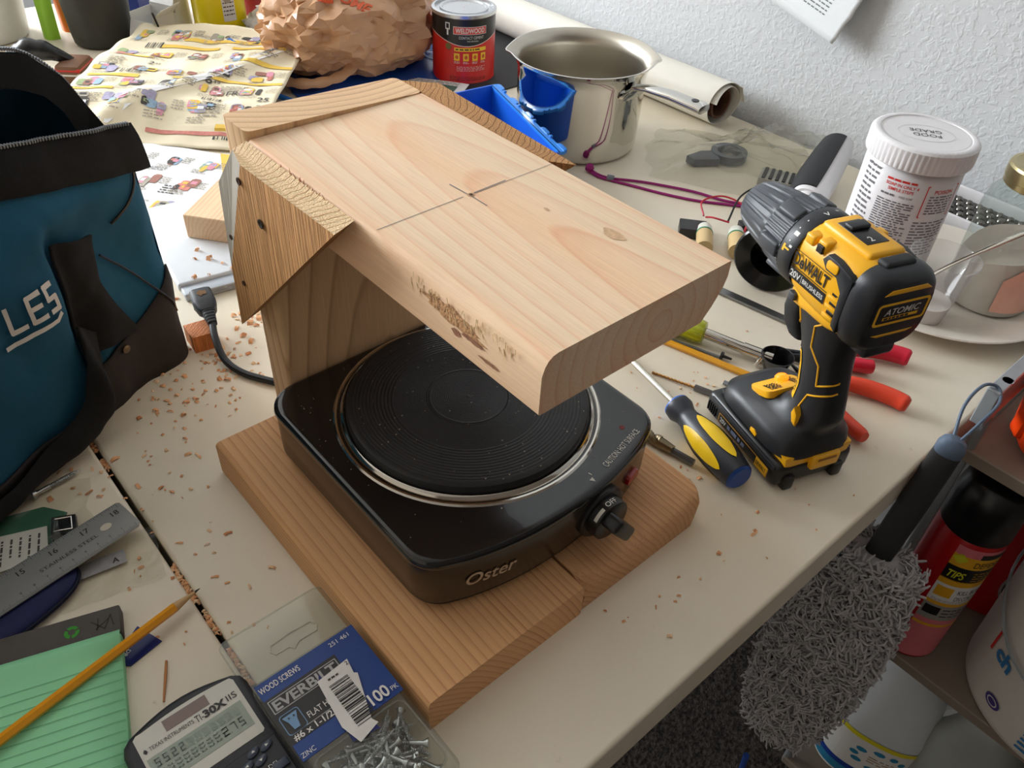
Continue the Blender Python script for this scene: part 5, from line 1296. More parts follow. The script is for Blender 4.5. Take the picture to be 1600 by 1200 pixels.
ob = lump('paper', mat('newsprint_grey', (190, 184, 174), 0.85, var=0.3, scale=60), (0, 0, 0.02), (0.06, 0.07, 0.03), 0.4, 2.2, 9.0, t, 40, 24, 0.0)
# ---- magenta cord, clear bags with a grey clamp
mc = thing('magenta_cord', 'double strand of magenta cord with a grey bead beside the saucepan', 'cord', (-0.15, 0.66, 0))
CMm = Matrix.Translation((0.15, -0.66, 0))
M_mag = mat('cord_magenta', (150, 10, 110), 0.6, var=0.1, bump=0.3, bscale=1500)
for pts in ([(-0.248, 0.612, 0.004), (-0.232, 0.612, 0.003), (-0.214, 0.618, 0.003), (-0.19, 0.640, 0.0025), (-0.165, 0.658, 0.0025), (-0.118, 0.685, 0.0025), (-0.075, 0.700, 0.0025), (-0.045, 0.719, 0.003)],
            [(-0.246, 0.609, 0.003), (-0.230, 0.608, 0.0025), (-0.212, 0.614, 0.0025), (-0.18, 0.629, 0.002), (-0.14, 0.646, 0.002), (-0.10, 0.668, 0.002), (-0.07, 0.692, 0.002), (-0.043, 0.714, 0.002)]):
    mb = MB(); mb.M = CMm; mb.tube(smoothpath(pts, 8), 0.0019, 7); mb.build('strand', M_mag, mc)
mb = MB(); mb.M = CMm; mb.lathe([(0.0001, -0.005), (0.0042, -0.005), (0.0046, 0), (0.0042, 0.005), (0.0001, 0.005)], 14, (-0.2125, 0.6165, 0.0042), (0.8, 0.5, 0)); mb.build('bead', mat('bead_grey', (110, 116, 126), 0.35), mc)
mb = MB(); mb.M = CMm; mb.lathe([(0.0001, -0.004), (0.006, -0.003), (0.0065, 0.002), (0.004, 0.006), (0.0001, 0.006)], 12, (-0.249, 0.6105, 0.0065), (0.2, 0.1, 1)); mb.build('knot', M_mag, mc)
M_film = clear_mat('poly_film', (244, 244, 240), haze=0.05, gloss=0.7, rough=0.10, wrinkle=0.4, wscale=50)
def filmbag(name, label, loc, rz, w, l, h, seed, part=None):
    t = thing(name, label, 'plastic bag', loc, rz)
    def fn(u, v):
        e = min(u, 1-u, v, 1-v); q = V((u*4+seed, v*4, seed))
        z = 0.001+h*sst(0, 0.35, e)*(0.7+0.6*noise.noise(q))+0.35*h*max(0, noise.noise(q*2.2))*sst(0, 0.1, e)
        return V(((u-0.5)*w+0.02*noise.noise(q*1.3), (v-0.5)*l+0.02*noise.noise(q*1.1+V((7, 7, 7))), max(0.001, z)))
    mb = MB(); mb.sheet(fn, 26, 26); mb.build('film', M_film, t, angle=22, recalc=False); return t
fb = filmbag('clear_bag', 'clear plastic bag holding a grey clamp, flat by the wall', (-0.145, 0.803, 0), math.radians(35), 0.24, 0.19, 0.035, 3.3)
cl = thing('grey_clamp', 'grey plastic ring clamp inside the clear bag', 'clamp', (-0.165, 0.785, 0.001), math.radians(65))
M_gp = mat('clamp_grey', (92, 96, 104), 0.45, var=0.05)
mb = MB(); mb.lathe([(0.018, 0.0), (0.027, 0.0), (0.027, 0.012), (0.018, 0.012)], 32, (0.03, 0.004, 0.001), closed=True); mb.build('ring', M_gp, cl)
mb = MB(); mb.prism([(-0.035, -0.012), (0.004, -0.018), (0.01, 0.012), (-0.012, 0.015), (-0.04, 0.004)], 0.001, 0.012, bevel=0.002); mb.build('jaw', M_gp, cl)
fb2 = filmbag('clear_pouch', 'clear crinkled pouch with a striped tray behind the drill chuck', (-0.105, 0.872, 0), math.radians(20), 0.17, 0.15, 0.055, 8.1)
st = thing('slotted_tray', 'small tray with dark slots inside the clear crinkled pouch', 'tray', (-0.045, 0.815, 0.001), math.radians(25))
mb = MB(); mb.rbox((-0.045, -0.02, 0), (0.045, 0.02, 0.012), 0.002, 2); mb.build('base', mat('slot_pale', (170, 168, 160), 0.5), st)
for k in range(9): mb = MB(); mb.rbox((-0.041+0.0095*k, -0.018, 0.011), (-0.036+0.0095*k, 0.018, 0.0135), 0.0005, 1); mb.build('slot', M_blk, st)
# ---- notice on the wall
nt_ = thing('wall_notice', 'torn white printed notice hanging from the textured wall', 'notice', (-0.108, WY, 0.16))
M_note = mat('notice_paper', (232, 236, 238), 0.7, var=0.02)
wd, hd_ = V((-0.965, 0, 0.26)), V((0.30, 0, 0.954))
def note(u, v, h=0.0):
    jag = 0.004*noise.noise(V((v*60, 2, 0)))+0.002*noise.noise(V((v*180, 5, 0)))
    return wd*(u+(jag*(1-u/0.02) if u < 0.02 else 0))+hd_*v+V((0, -0.030*(1-v/0.26)**1.5-0.003-h, 0))
mb = MB(); mb.sheet(note, 30, 26, 0, 0.2, 0, 0.26, thick=0.0003); mb.build('sheet', M_note, nt_, angle=180)
pm = Print(lambda u, v, h: note(u, v, h), 0.0006); pm.lines(0.035, 0.022, 0.19, 0.13, 20, mat('notice_ink', (120, 124, 128), 0.8), 0, 0.3, 11, 0.006); pm.build('notice_print', nt_)
# ================================================================== plate with its containers
plate = thing('dinner_plate', 'round off-white plate carrying the jars near the table edge', 'plate', (0.213, 0.735, 0))
M_pl = mat('plate_cream', (228, 220, 208), 0.25, var=0.02)
mb = MB(); mb.lathe([(0.001, 0.0025), (0.07, 0.0025), (0.074, 0.0), (0.08, 0.0), (0.083, 0.004), (0.118, 0.014), (0.1335, 0.0185), (0.1345, 0.0198), (0.1335, 0.021), (0.117, 0.0165), (0.09, 0.0085), (0.082, 0.0075), (0.001, 0.0075)], 96); mb.build('dish', M_pl, plate, angle=60)
PZ = 0.0078
jar = thing('white_jar', 'white plastic jar with red poison label and ribbed screw lid', 'jar', (0.150, 0.703, PZ))
M_jw = mat('jar_white', (226, 224, 226), 0.35, var=0.02); M_jr = mat('ink_jar_red', (214, 46, 44), 0.5); M_jk = mat('ink_jar_grey', (110, 106, 112), 0.6)
JR = 0.0525; JH = 0.183-PZ
mb = MB(); mb.lathe([(0.001, 0.0), (JR-0.004, 0.0), (JR, 0.004), (JR, JH-0.034), (JR-0.004, JH-0.03), (JR-0.006, JH-0.02), (0.001, JH-0.02)], 72); mb.build('body', M_jw, jar, angle=50)
mb = MB(); n_ = 180; vs = []
prof = [(0.0545, JH-0.026, 0.0), (0.0565, JH-0.0245, 0.3), (0.0572, JH-0.022, 1.0), (0.0572, JH-0.006, 1.0), (0.0568, JH-0.0035, 0.2), (0.0545, JH-0.001, 0), (0.0515, JH, 0), (0.048, JH-0.0006, 0), (0.0475, JH-0.0014, 0), (0.034, JH-0.0016, 0), (0.001, JH-0.0016, 0)]
for r, z, k in prof:
    for i in range(n_): a = 2*PI*i/n_; rr = r-(0.0009*k if i % 3 == 0 else 0); vs.append((rr*math.cos(a), rr*math.sin(a), z))
mb.add(vs, [(j*n_+i, j*n_+(i+1) % n_, (j+1)*n_+(i+1) % n_, (j+1)*n_+i) for j in range(len(prof)-1) for i in range(n_)]); lid = mb.build('screw_lid', M_jw, jar, angle=30)
pm = Print(flat((0, 0, JH-0.0016), (-0.80, -0.60, 0), (0.60, -0.80, 0)), 0.0003)
pm.text('FOOD', 0, 0.002, 0.0075, M_lab, 'C'); pm.text('GRADE', 0, -0.0095, 0.0075, M_lab, 'C')
M_emb = mat('lid_emboss', (214, 212, 208), 0.4)
ring_poly(pm, circ_pts(48, 0.046), circ_pts(48, 0.0452), M_emb, 0)
ring_poly(pm, [(0.03*math.cos(a), 0.022*math.sin(a)) for a in [2*PI*i/40 for i in range(40)]], [(0.0292*math.cos(a), 0.0212*math.sin(a)) for a in [2*PI*i/40 for i in range(40)]], M_emb, 0)
pm.build('lid_print', lid)
S = cylS(JR, 0, VA-0.28)
pm = Print(S, 0.0003)
for k, tx in enumerate(('SIMPLE STEPS', 'MAKES SOAP IN ONLY 4', 'MAKES ONLY')): pass
pm.lines(-0.030, 0.1355, 0.002, 0.139, 1, M_jr, 1, 0.7, 5, 0.005); pm.text('SOAP IN ONLY 4', -0.030, 0.1305, 0.0034, M_jr, 'L', 1, width=0.035, bold=0.02); pm.text('SIMPLE STEPS', -0.026, 0.1252, 0.0034, M_jr, 'L', 1, width=0.027, bold=0.02)
pm.text('HARD SOAP', -0.012, 0.1185, 0.0026, M_jk, 'L', 1, width=0.014); pm.lines(-0.032, 0.1182, -0.0135, 0.1214, 1, M_jk, 1, 0.7, 3, 0.004)
pm.lines(-0.034, 0.052, 0.006, 0.114, 22, M_jk, 1, 0.5, 6, 0.006)
pm.lines(-0.062, 0.06, -0.041, 0.145, 14, M_jk, 1, 0.45, 16, 0.006)
ring_poly(pm, rrect(0.041, 0.038, 0.001, 2, 0.034, 0.118), rrect(0.0388, 0.0358, 0.0008, 2, 0.034, 0.118), M_jr, 1)
pm.text('POISON', 0.034, 0.128, 0.0045, M_jr, 'C', 1, bold=0.01)
pm.lines(0.019, 0.103, 0.049, 0.126, 7, M_jk, 1, 0.45, 9, 0.006); pm.lines(0.012, 0.05, 0.055, 0.095, 12, M_jk, 1, 0.4, 10, 0.007)
pm.build('label_print', jar)
# ---- glass jar of powder
gj = thing('glass_jar', 'glass canning jar half full of pale powder with a brass lid', 'jar', (0.2655, 0.7545, PZ))
M_gl = clear_mat('jar_glass', (238, 244, 242), haze=0.03, gloss=0.9, rough=0.03)
mb = MB(); mb.lathe([(0.001, 0.001), (0.040, 0.0), (0.045, 0.003), (0.047, 0.01), (0.047, 0.115), (0.044, 0.13), (0.036, 0.142), (0.0345, 0.148), (0.0345, 0.160)], 64); mb.build('glass', M_gl, gj, angle=60, recalc=False)
def pw(a): return 0.072+0.022*math.cos(a-0.6)+0.004*math.sin(3*a)
mb = MB(); n_ = 48
rings = [[(0.0445*math.cos(2*PI*i/n_), 0.0445*math.sin(2*PI*i/n_), 0.003) for i in range(n_)], [(0.0455*math.cos(2*PI*i/n_), 0.0455*math.sin(2*PI*i/n_), 0.010) for i in range(n_)], [(0.0455*math.cos(2*PI*i/n_), 0.0455*math.sin(2*PI*i/n_), pw(2*PI*i/n_)) for i in range(n_)], [(0.02*math.cos(2*PI*i/n_), 0.02*math.sin(2*PI*i/n_), 0.072+0.006*math.cos(2*PI*i/n_)) for i in range(n_)]]
mb.loft(rings); mb.build('powder', mat('powder_pale', (232, 214, 202), 0.95, var=0.05), gj, angle=60)
S = cylS(0.0472, 0, VA-0.25); pm = Print(S, 0.0003)
pm.mb.sheet(lambda u, v: S(u, 0.010+0.095*v*(0.35+0.65*sst(-0.02, 0.05, u)), 0.0003), 16, 6, -0.005, 0.07, 0, 1, pm._m(mat('label_salmon', (236, 180, 158), 0.6, var=0.04)))
for v in (0.03, 0.05, 0.07): pm.rect(0.045, v, 0.062, v+0.001, mat('jar_mark', (190, 130, 112), 0.5), 2, 4)
pm.lines(0.04, 0.016, 0.062, 0.022, 1, mat('jar_mark', (190, 130, 112), 0.5), 2, 0.6, 3, 0.01)
pm.build('label', gj)
mb = MB(); mb.lathe([(0.0365, 0.143), (0.0375, 0.144), (0.037, 0.1495), (0.0385, 0.1505), (0.0385, 0.1625), (0.037, 0.165), (0.033, 0.1655), (0.031, 0.1645), (0.001, 0.1645)], 64); ld = mb.build('lid', mat('lid_brass', (196, 182, 138), 0.28, 0.9, var=0.05), gj, angle=30)
# ---- clear cup with a spoon
cup = thing('plastic_cup', 'clear disposable cup in front of the white jar', 'cup', (0.2375, 0.652, PZ))
M_cp = clear_mat('cup_clear', (246, 246, 246), haze=0.16, gloss=1.0, rough=0.08)
mb = MB(); mb.lathe([(0.001, 0.001), (0.021, 0.001), (0.0225, 0.003), (0.0345, 0.078), (0.0365, 0.079), (0.0368, 0.081), (0.0355, 0.0815)], 48); mb.build('wall', M_cp, cup, angle=60, recalc=False)
mb = MB(); mb.lathe([(0.0008, 0.003), (0.0218, 0.003), (0.0255, 0.026), (0.0008, 0.026)], 40); mb.build('contents', mat('cup_powder', (228, 222, 216), 0.8), cup, angle=40)
sp = thing('steel_spoon', 'steel spoon leaning in the clear cup', 'spoon', (0.2375, 0.652, PZ))
mb = MB(); pth = smoothpath([(-0.018, -0.012, 0.032), (0.0, 0.004, 0.062), (0.026, 0.030, 0.092), (0.062, 0.066, 0.128), (0.10, 0.10, 0.158)], 8)
mb.tube(pth, [0.0035]*8+[0.003]*8+[0.0038]*8+[0.0052]*9, 10, flat=0.5); mb.build('stem', M_chr, sp, angle=60)
mb = MB(); mb.lathe([(0.0001, -0.016), (0.008, -0.012), (0.0115, 0.0), (0.008, 0.012), (0.003, 0.016)], 20, (-0.018, -0.013, 0.030+0.002), (0.5, 0.5, 0.7)); mb.v = [V((p.x, p.y, p.z)) for p in mb.v]; mb.build('bowl', M_chr, sp, angle=60)
# ---- studded metal tray behind
gt = thing('studded_tray', 'white framed tray of shiny steel studs against the wall between the jars', 'tray', (0.175, 0.917, 0), 0.0)
M_st = mat('stud_steel', (120, 118, 114), 0.15, 0.9, var=0.1)
mb = MB(); mb.rbox((-0.075, -0.042, 0.0), (0.105, 0.042, 0.018), 0.003, 2); mb.build('pan', mat('tray_dark', (74, 70, 66), 0.35, 0.6, var=0.1), gt)
for lo, hi in (((-0.078, 0.040, 0.0), (0.108, 0.047, 0.032)), ((-0.078, -0.047, 0.0), (0.108, -0.041, 0.03)), ((-0.08, -0.047, 0.0), (-0.074, 0.047, 0.032)), ((0.104, -0.047, 0.0), (0.11, 0.047, 0.032))):
    mb = MB(); mb.rbox(lo, hi, 0.002, 2); mb.build('frame_bar', M_jw, gt)
mbs = MB(); mbs.lathe([(0.0058, 0.0), (0.005, 0.003), (0.0028, 0.005), (0.0001, 0.0056)], 12); ref = None
for i in range(12):
    for j in range(5):
        if ref is None: ref = mbs.build('stud', M_st, gt); o = ref
        else: o = ref.copy(); COL.objects.link(o); o.parent = gt
        o.location = (-0.066+0.0143*i+(0.007 if j % 2 else 0), -0.029+0.0143*j, 0.018)
# ---- immersion blender lying towards the wall
ib = thing('stick_blender', 'white stick blender with black grip and black bell guard lying on the table', 'blender', (0.085, 0.59, 0.0))
a0 = V((0.086-0.085, 0.568-0.59, 0.0435)); a1 = V((-0.030-0.085, 0.895-0.59, 0.052)); d_ = (a1-a0).normalized()
mb = MB(); mb.lathe([(0.0405, -0.010), (0.0425, -0.008), (0.0425, -0.004), (0.0405, 0.0), (0.033, 0.018), (0.021, 0.032), (0.012, 0.040), (0.001, 0.041)], 48, a0, d_); mb.lathe([(0.0405, -0.010), (0.0245, -0.003), (0.022, 0.004), (0.0205, 0.022), (0.001, 0.024)], 48, a0, d_); bell = mb.build('bell_guard', mat('bell_black', (16, 15, 15), 0.18, var=0.05), ib, angle=40)
mb = MB(); mb.lathe([(0.0055, 0.022), (0.0055, 0.004), (0.003, 0.001), (0.0001, 0.0005)], 20, a0, d_); mb.build('blade_hub', M_gm, bell)
sdv2 = d_.cross(V((0, 0, 1))).normalized(); upv = sdv2.cross(d_)
for sg in (1, -1):
    mb = MB(); mb.tube([a0+d_*0.008, a0+d_*0.010+sdv2*0.016*sg+upv*0.003], [0.003, 0.0012], 6, flat=0.3); mb.build('blade', M_stl, bell)
mb = MB(); mb.lathe([(0.0115, 0.036), (0.0105, 0.06), (0.0105, 0.13), (0.016, 0.15), (0.001, 0.151)], 28, a0, d_); mb.build('shaft', M_jw, ib, angle=40)
def hr(t, ry, rz_): return [tuple(a0+d_*t+sdv2*(a*1.0)+upv*b_) for a, b_ in sup(0, 0, ry, rz_, 2.4, 28)]
mb = MB(); mb.loft([hr(0.148, 0.018, 0.018), hr(0.165, 0.0235, 0.0225), hr(0.22, 0.0255, 0.024), hr(0.30, 0.0235, 0.0225), hr(0.33, 0.021, 0.020), hr(0.339, 0.015, 0.014)]); mb.build('handle', M_jw, ib, angle=60)
mb = MB()   # soft black grip on the side turned to the viewer
mb.loft([[tuple(a0+d_*t+sdv2*(math.cos(a)*ry*1.10)+upv*(math.sin(a)*rz_*1.10)) for a in [math.radians(x) for x in range(70, 251, 12)]]+[tuple(a0+d_*t+sdv2*(math.cos(a)*ry*0.8)+upv*(math.sin(a)*rz_*0.8)) for a in [math.radians(x) for x in range(250, 69, -12)]] for t, ry, rz_ in ((0.155, 0.021, 0.02), (0.17, 0.0243, 0.0233), (0.22, 0.0258, 0.0243), (0.29, 0.024, 0.023), (0.322, 0.0225, 0.0215))])
mb.build('soft_grip', M_dk2, ib, angle=40)
mb = MB(); mb.tube([a0+d_*0.325+sdv2*-0.0+upv*0.019, a0+d_*0.338+upv*0.012+sdv2*0.012], 0.002, 6); mb.build('hang_loop', mat('loop_dark', (70, 70, 72), 0.5), ib)
# ---- flat steel bar
mb = MB(); mb.rbox((-0.10, -0.006, 0), (0.105, 0.006, 0.004), 0.0006, 1); ob = mb.build('steel_bar', mat('bar_steel', (128, 128, 126), 0.35, 0.9, var=0.15, scale=60)); ob.location = (0.115, 0.527, 0); ob.rotation_euler = (0, 0, math.radians(9)); tag(ob, 'flat grey steel bar lying on the table under the drill', 'steel bar')
# ---- small electronics with wires
el = thing('motor_board', 'two tan capacitors on a small black board with red and black wires', 'electronics', (-0.02, 0.615, 0), math.radians(40))
mb = MB(); mb.rbox((-0.05, -0.012, 0.0), (-0.015, 0.016, 0.014), 0.001, 1); mb.build('board', M_blk, el)
for k, (y, l) in enumerate(((-0.002, 0.0), (0.0, 0.0))):
    pass
M_cap = mat('capacitor_tan', (206, 178, 128), 0.5, var=0.04); M_capw = mat('capacitor_white', (220, 220, 208), 0.5); M_capg = mat('band_green', (30, 130, 92), 0.5)
dcap = V((0.62, -0.78, 0)).normalized()
dcap = Matrix.Rotation(-math.radians(40), 3, 'Z') @ dcap
for k in range(2):
    o = V((-0.018+0.022*k*0.77, 0.001+0.022*k*0.64*0, 0.0112))+Matrix.Rotation(-math.radians(40), 3, 'Z') @ V((0.021*k*0.8, 0.021*k*0.75, 0))
    mb = MB(); mb.cyl(o, o+dcap*0.014, 0.0092, 0.0105, 20); ca = mb.build('capacitor', M_capw, el)
    mb = MB(); mb.cyl(o+dcap*0.014, o+dcap*0.0165, 0.0108, n=20); mb.build('band', M_capg, ca)
    mb = MB(); mb.cyl(o+dcap*0.0165, o+dcap*0.05, 0.0104, n=20); mb.build('sleeve', M_cap, ca)
def Lp(x, y, z): q = Matrix.Rotation(-math.radians(40), 3, 'Z') @ (V((x, y, 0))-V((-0.02, 0.615, 0))); return (q.x, q.y, z)
for pts, m in (([Lp(-0.045, 0.612, 0.022), Lp(-0.062, 0.628, 0.03), Lp(-0.05, 0.655, 0.034), Lp(-0.02, 0.662, 0.03), Lp(0.0, 0.645, 0.02), Lp(0.012, 0.618, 0.006), Lp(0.02, 0.630, 0.004), Lp(0.012, 0.66, 0.014)], mat('wire_red', (186, 30, 52), 0.5)),
               ([Lp(-0.018, 0.628, 0.02), Lp(-0.03, 0.665, 0.04), Lp(-0.022, 0.70, 0.045), Lp(0.005, 0.695, 0.03), Lp(0.02, 0.70, 0.014), Lp(0.04, 0.715, 0.006)], M_blk),
               ([Lp(-0.045, 0.618, 0.018), Lp(-0.03, 0.612, 0.026), Lp(-0.012, 0.622, 0.024)], mat('wire_red', (186, 30, 52), 0.5)),
               ([Lp(-0.005, 0.672, 0.02), Lp(0.005, 0.685, 0.026), Lp(0.016, 0.672, 0.016), Lp(0.014, 0.648, 0.006)], mat('wire_brown', (112, 70, 62), 0.5))):
    mb = MB(); mb.tube(smoothpath(pts, 8), 0.0013, 6); mb.build('wire', m, el)
mb = MB(); q = Lp(-0.002, 0.660, 0); mb.M = Matrix.Translation(q) @ Matrix.Rotation(0.3, 4, 'Z'); mb.rbox((-0.016, -0.008, 0.0), (0.016, 0.008, 0.016), 0.0015, 2); mb.build('connector', M_blk, el)
# ---- screwdrivers, pencil, bits
def stick(name, label, cat, p0, p1):
    """thing lying on the table whose local x runs from p0 to p1"""
    d = V(p1)-V(p0); t = thing(name, label, cat, p0, math.atan2(d.y, d.x)); return t, d.length
t, L_ = stick('screwdriver', 'screwdriver with blue, black and yellow handle lying beside the battery', 'screwdriver', (0.265, 0.279, 0), (0.041, 0.346, 0))
prof = [(0.0001, 0.0), (0.0115, 0.0), (0.0135, 0.002), (0.0145, 0.008), (0.0165, 0.03), (0.0165, 0.048), (0.0135, 0.068), (0.0105, 0.080), (0.0105, 0.086), (0.0135, 0.094), (0.0130, 0.100), (0.0001, 0.1005)]
mb = MB(); mb.lathe(prof[2:], 36, (0, 0, 0.0165), (1, 0, 0)); h = mb.build('handle', mat('sd_black', (34, 38, 46), 0.4, var=0.05), t, angle=40)
mb = MB(); mb.lathe([(0.0001, -0.0005), (0.0110, -0.0005), (0.0134, 0.0018)], 36, (0, 0, 0.0165), (1, 0, 0)); mb.build('end_cap', mat('sd_blue', (20, 70, 150), 0.4), h)
mb = MB(); mb.lathe([(0.0131, 0.0985), (0.0128, 0.1015), (0.0095, 0.1035), (0.0001, 0.1036)], 30, (0, 0, 0.0165), (1, 0, 0)); mb.build('collar', mat('sd_blue2', (60, 110, 200), 0.4), h)
for k in range(5):
    aa = math.radians(20+72*k)
    def pet(u, v, h_=0.0007):
        s_ = 0.012+0.060*u; w = 0.0072*math.sin(PI*min(1, max(0, u)))**0.6
        for (r0, x0), (r1, x1) in zip(prof, prof[1:]):
            if x0 <= s_ <= x1: r = r0+(r1-r0)*(s_-x0)/(x1-x0 or 1); break
        a_ = aa+v*w/r; return V((s_, (r+h_)*math.cos(a_), 0.0165+(r+h_)*math.sin(a_)))
    mb = MB(); mb.sheet(pet, 18, 6, 0.0, 1.0, -1, 1); mb.build('grip_inlay', mat('sd_yellow', (246, 204, 20), 0.4, var=0.03), h, angle=180)
mb = MB(); mb.cyl((0.102, 0, 0.0165), (L_, 0, 0.0042), 0.0031, n=16); mb.build('blade', M_chr, t)
t, L_ = stick('nut_driver', 'nut driver with a translucent yellow-green handle and steel shaft', 'nut driver', (0.070, 0.409, 0), (0.176, 0.451, 0))
M_lime = mat('lime_handle', (190, 196, 40), 0.15, var=0.08, trans=0.35, coat=0.4)
mb = MB(); n_ = 60; vs = []; pr2 = [(0.009, -0.045), (0.0125, -0.043), (0.0135, -0.02), (0.0135, 0.012), (0.0115, 0.017), (0.0125, 0.024), (0.0135, 0.036), (0.012, 0.042), (0.007, 0.0435)]
for r, x in pr2:
    for i in range(n_): a = 2*PI*i/n_; rr = r*(1-0.07*max(0, math.cos(6*a))); vs.append((x, rr*math.cos(a), 0.0135+rr*math.sin(a)))
mb.add(vs, [(j*n_+i, j*n_+(i+1) % n_, (j+1)*n_+(i+1) % n_, (j+1)*n_+i) for j in range(len(pr2)-1) for i in range(n_)]+[tuple(range(n_)), tuple(range((len(pr2)-1)*n_, len(pr2)*n_))]); mb.build('handle', M_lime, t, angle=50)
mb = MB(); mb.cyl((0.042, 0, 0.0135), (0.085, 0, 0.010), 0.0058, n=20); mb.build('shaft', M_chr, t)
mb = MB(); mb.cyl((0.085, 0, 0.010), (L_+0.003, 0, 0.0085), 0.0068, n=20, cap1=False); mb.cyl((0.087, 0, 0.010), (L_+0.003, 0, 0.0085), 0.0048, n=6, cap1=False); mb.build('socket', M_chr, t)
def pencil(name, label, p0, p1, sharpened=True, tilt0=0.0, tilt1=0.0, col=(238, 160, 24)):
    t, L_ = stick(name, label, 'pencil', p0, p1); r = 0.0036
    m = mat('pencil_%d' % col[1], col, 0.35, var=0.03, coat=0.3)
    A, B = V((0, 0, r*0.9+tilt0)), V((L_-(0.021 if sharpened else 0), 0, r*0.9+tilt1)); d = (B-A).normalized()
    mb = MB(); mb.cyl(A, B, r, n=6); mb.build('barrel', m, t, angle=20)
    if sharpened:
        mb = MB(); mb.cyl(B, B+d*0.017, r*0.98, 0.0010, n=14); mb.build('shaved_cone', mat('pencil_wood', (206, 170, 122), 0.7, var=0.1), t)
        mb = MB(); mb.cyl(B+d*0.0168, B+d*0.0215, 0.0010, 0.0003, n=8); mb.build('lead', mat('pencil_lead', (50, 50, 54), 0.4), t)
    return t
pencil('pencil', 'plain yellow pencil on the table behind the blue and yellow screwdriver', (0.060, 0.384, 0), (0.200, 0.423, 0), False, col=(226, 158, 30))
t, L_ = stick('thin_driver', 'thin dark probe lying between pencil and nut driver', 'probe', (0.075, 0.396, 0), (0.150, 0.422, 0))
mb = MB(); mb.cyl((0, 0, 0.002), (L_-0.012, 0, 0.002), 0.0016, n=10); mb.build('rod', mat('probe_grey', (120, 122, 122), 0.3, 0.8), t)
mb = MB(); mb.lathe([(0.0001, 0), (0.0045, 0.0), (0.0045, 0.0025), (0.0018, 0.003), (0.0012, 0.012)], 14, (L_-0.012, 0, 0.0046), (1, 0, 0)); mb.build('tip', M_blk, t)
def twist(mb, p0, p1, r, turns, n=60):
    p0, p1 = V(p0), V(p1); d = (p1-p0).normalized(); a = d.orthogonal().normalized(); b_ = d.cross(a); rings = []
    for i in range(n+1):
        c = p0.lerp(p1, i/n); ph = 2*PI*turns*i/n
        rings.append([tuple(c+(r*(0.62+0.38*abs(math.cos(t_)))*(math.cos(t_+ph)*a+math.sin(t_+ph)*b_))) for t_ in [2*PI*k/12 for k in range(12)]])
    mb.loft(rings)
t, L_ = stick('drill_bit', 'slim brass coloured drill bit with a grey hex shank', 'drill bit', (0.110, 0.342, 0), (0.192, 0.370, 0))
mb = MB(); twist(mb, (0, 0, 0.0016), (0.048, 0, 0.003), 0.0015, 6); mb.build('flutes', mat('bit_brass', (176, 128, 70), 0.3, 0.8), t)
mb = MB(); mb.cyl((0.046, 0, 0.0031), (L_+0.004, 0, 0.0031), 0.0034, n=6); mb.build('hex_shank', mat('shank_grey', (128, 130, 132), 0.3, 0.9), t, angle=20)
t, L_ = stick('flat_bit', 'short flat driver bit beside the yellow pencil', 'driver bit', (0.166, 0.388, 0), (0.200, 0.398, 0))
mb = MB(); mb.rbox((0, -0.0032, 0.001), (0.014, 0.0032, 0.0028), 0.0004, 1); mb.build('blade', mat('shank_grey', (128, 130, 132), 0.3, 0.9), t)
mb = MB(); mb.cyl((0.013, 0, 0.0031), (L_, 0, 0.0031), 0.0033, n=6); mb.build('hex_shank', mat('shank_grey', (128, 130, 132), 0.3, 0.9), t, angle=20)
t, L_ = stick('countersink_bit', 'stubby countersink drill bit lying against the pine base', 'drill bit', (0.160, 0.262, 0), (0.2215, 0.272, 0))
M_bitg = mat('bit_bronze', (128, 116, 92), 0.28, 0.9, var=0.15)
mb = MB(); twist(mb, (-0.012, 0, 0.007), (0.026, 0, 0.007), 0.0062, 1.6); mb.build('flutes', M_bitg, t)
mb = MB(); mb.cyl((0.025, 0, 0.0062), (0.040, 0, 0.0060), 0.0058, 0.0042, n=20); mb.build('neck', M_bitg, t)
mb = MB(); mb.cyl((0.039, 0, 0.0045), (L_, 0, 0.0045), 0.0036, n=6); mb.build('hex_shank', mat('shank_grey', (128, 130, 132), 0.3, 0.9), t, angle=20)
# ---- pliers
def pliers(name, label, jaw, hinge, h1, h2, cols, bulge):
    t = thing(name, label, 'pliers', (hinge[0], hinge[1], 0)); H_ = V((hinge[0], hinge[1], 0))
    for s_, hp1, m in ((1, h1, cols[0]), (-1, h2, cols[1])):
        P = [V(p)-H_ for p in hp1]
        mb = MB(); pa = smoothpath(P, 8); n_ = len(pa)
        mb.tube(pa, [bulge[0]+(bulge[1]-bulge[0])*sst(0, 0.5, i/n_)-0.003*sst(0.9, 1.0, i/n_) for i in range(n_)], 12, flat=0.8); mb.build('handle', m, t, angle=60)
        d = (V(jaw)-H_); d.z = 0; sd_ = V((-d.y, d.x, 0)).normalized()*s_
        mb = MB(); mb.tube([V((0, 0, 0.006)), d*0.35+sd_*0.004+V((0, 0, 0.006)), d+sd_*0.006+V((0, 0, 0.006))], [0.008, 0.0052, 0.0012], 8, flat=0.7); mb.build('jaw', mat('plier_steel', (52, 54, 58), 0.35, 0.8), t)
    mb = MB(); mb.lathe([(0.009, 0.0), (0.009, 0.011), (0.0075, 0.0125), (0.0001, 0.0125)], 24); mb.build('pivot', mat('plier_steel', (52, 54, 58), 0.35, 0.8), t)
M_pr = mat('plier_red', (206, 24, 54), 0.4, var=0.04); M_po = mat('plier_orange', (222, 66, 36), 0.45, var=0.04)
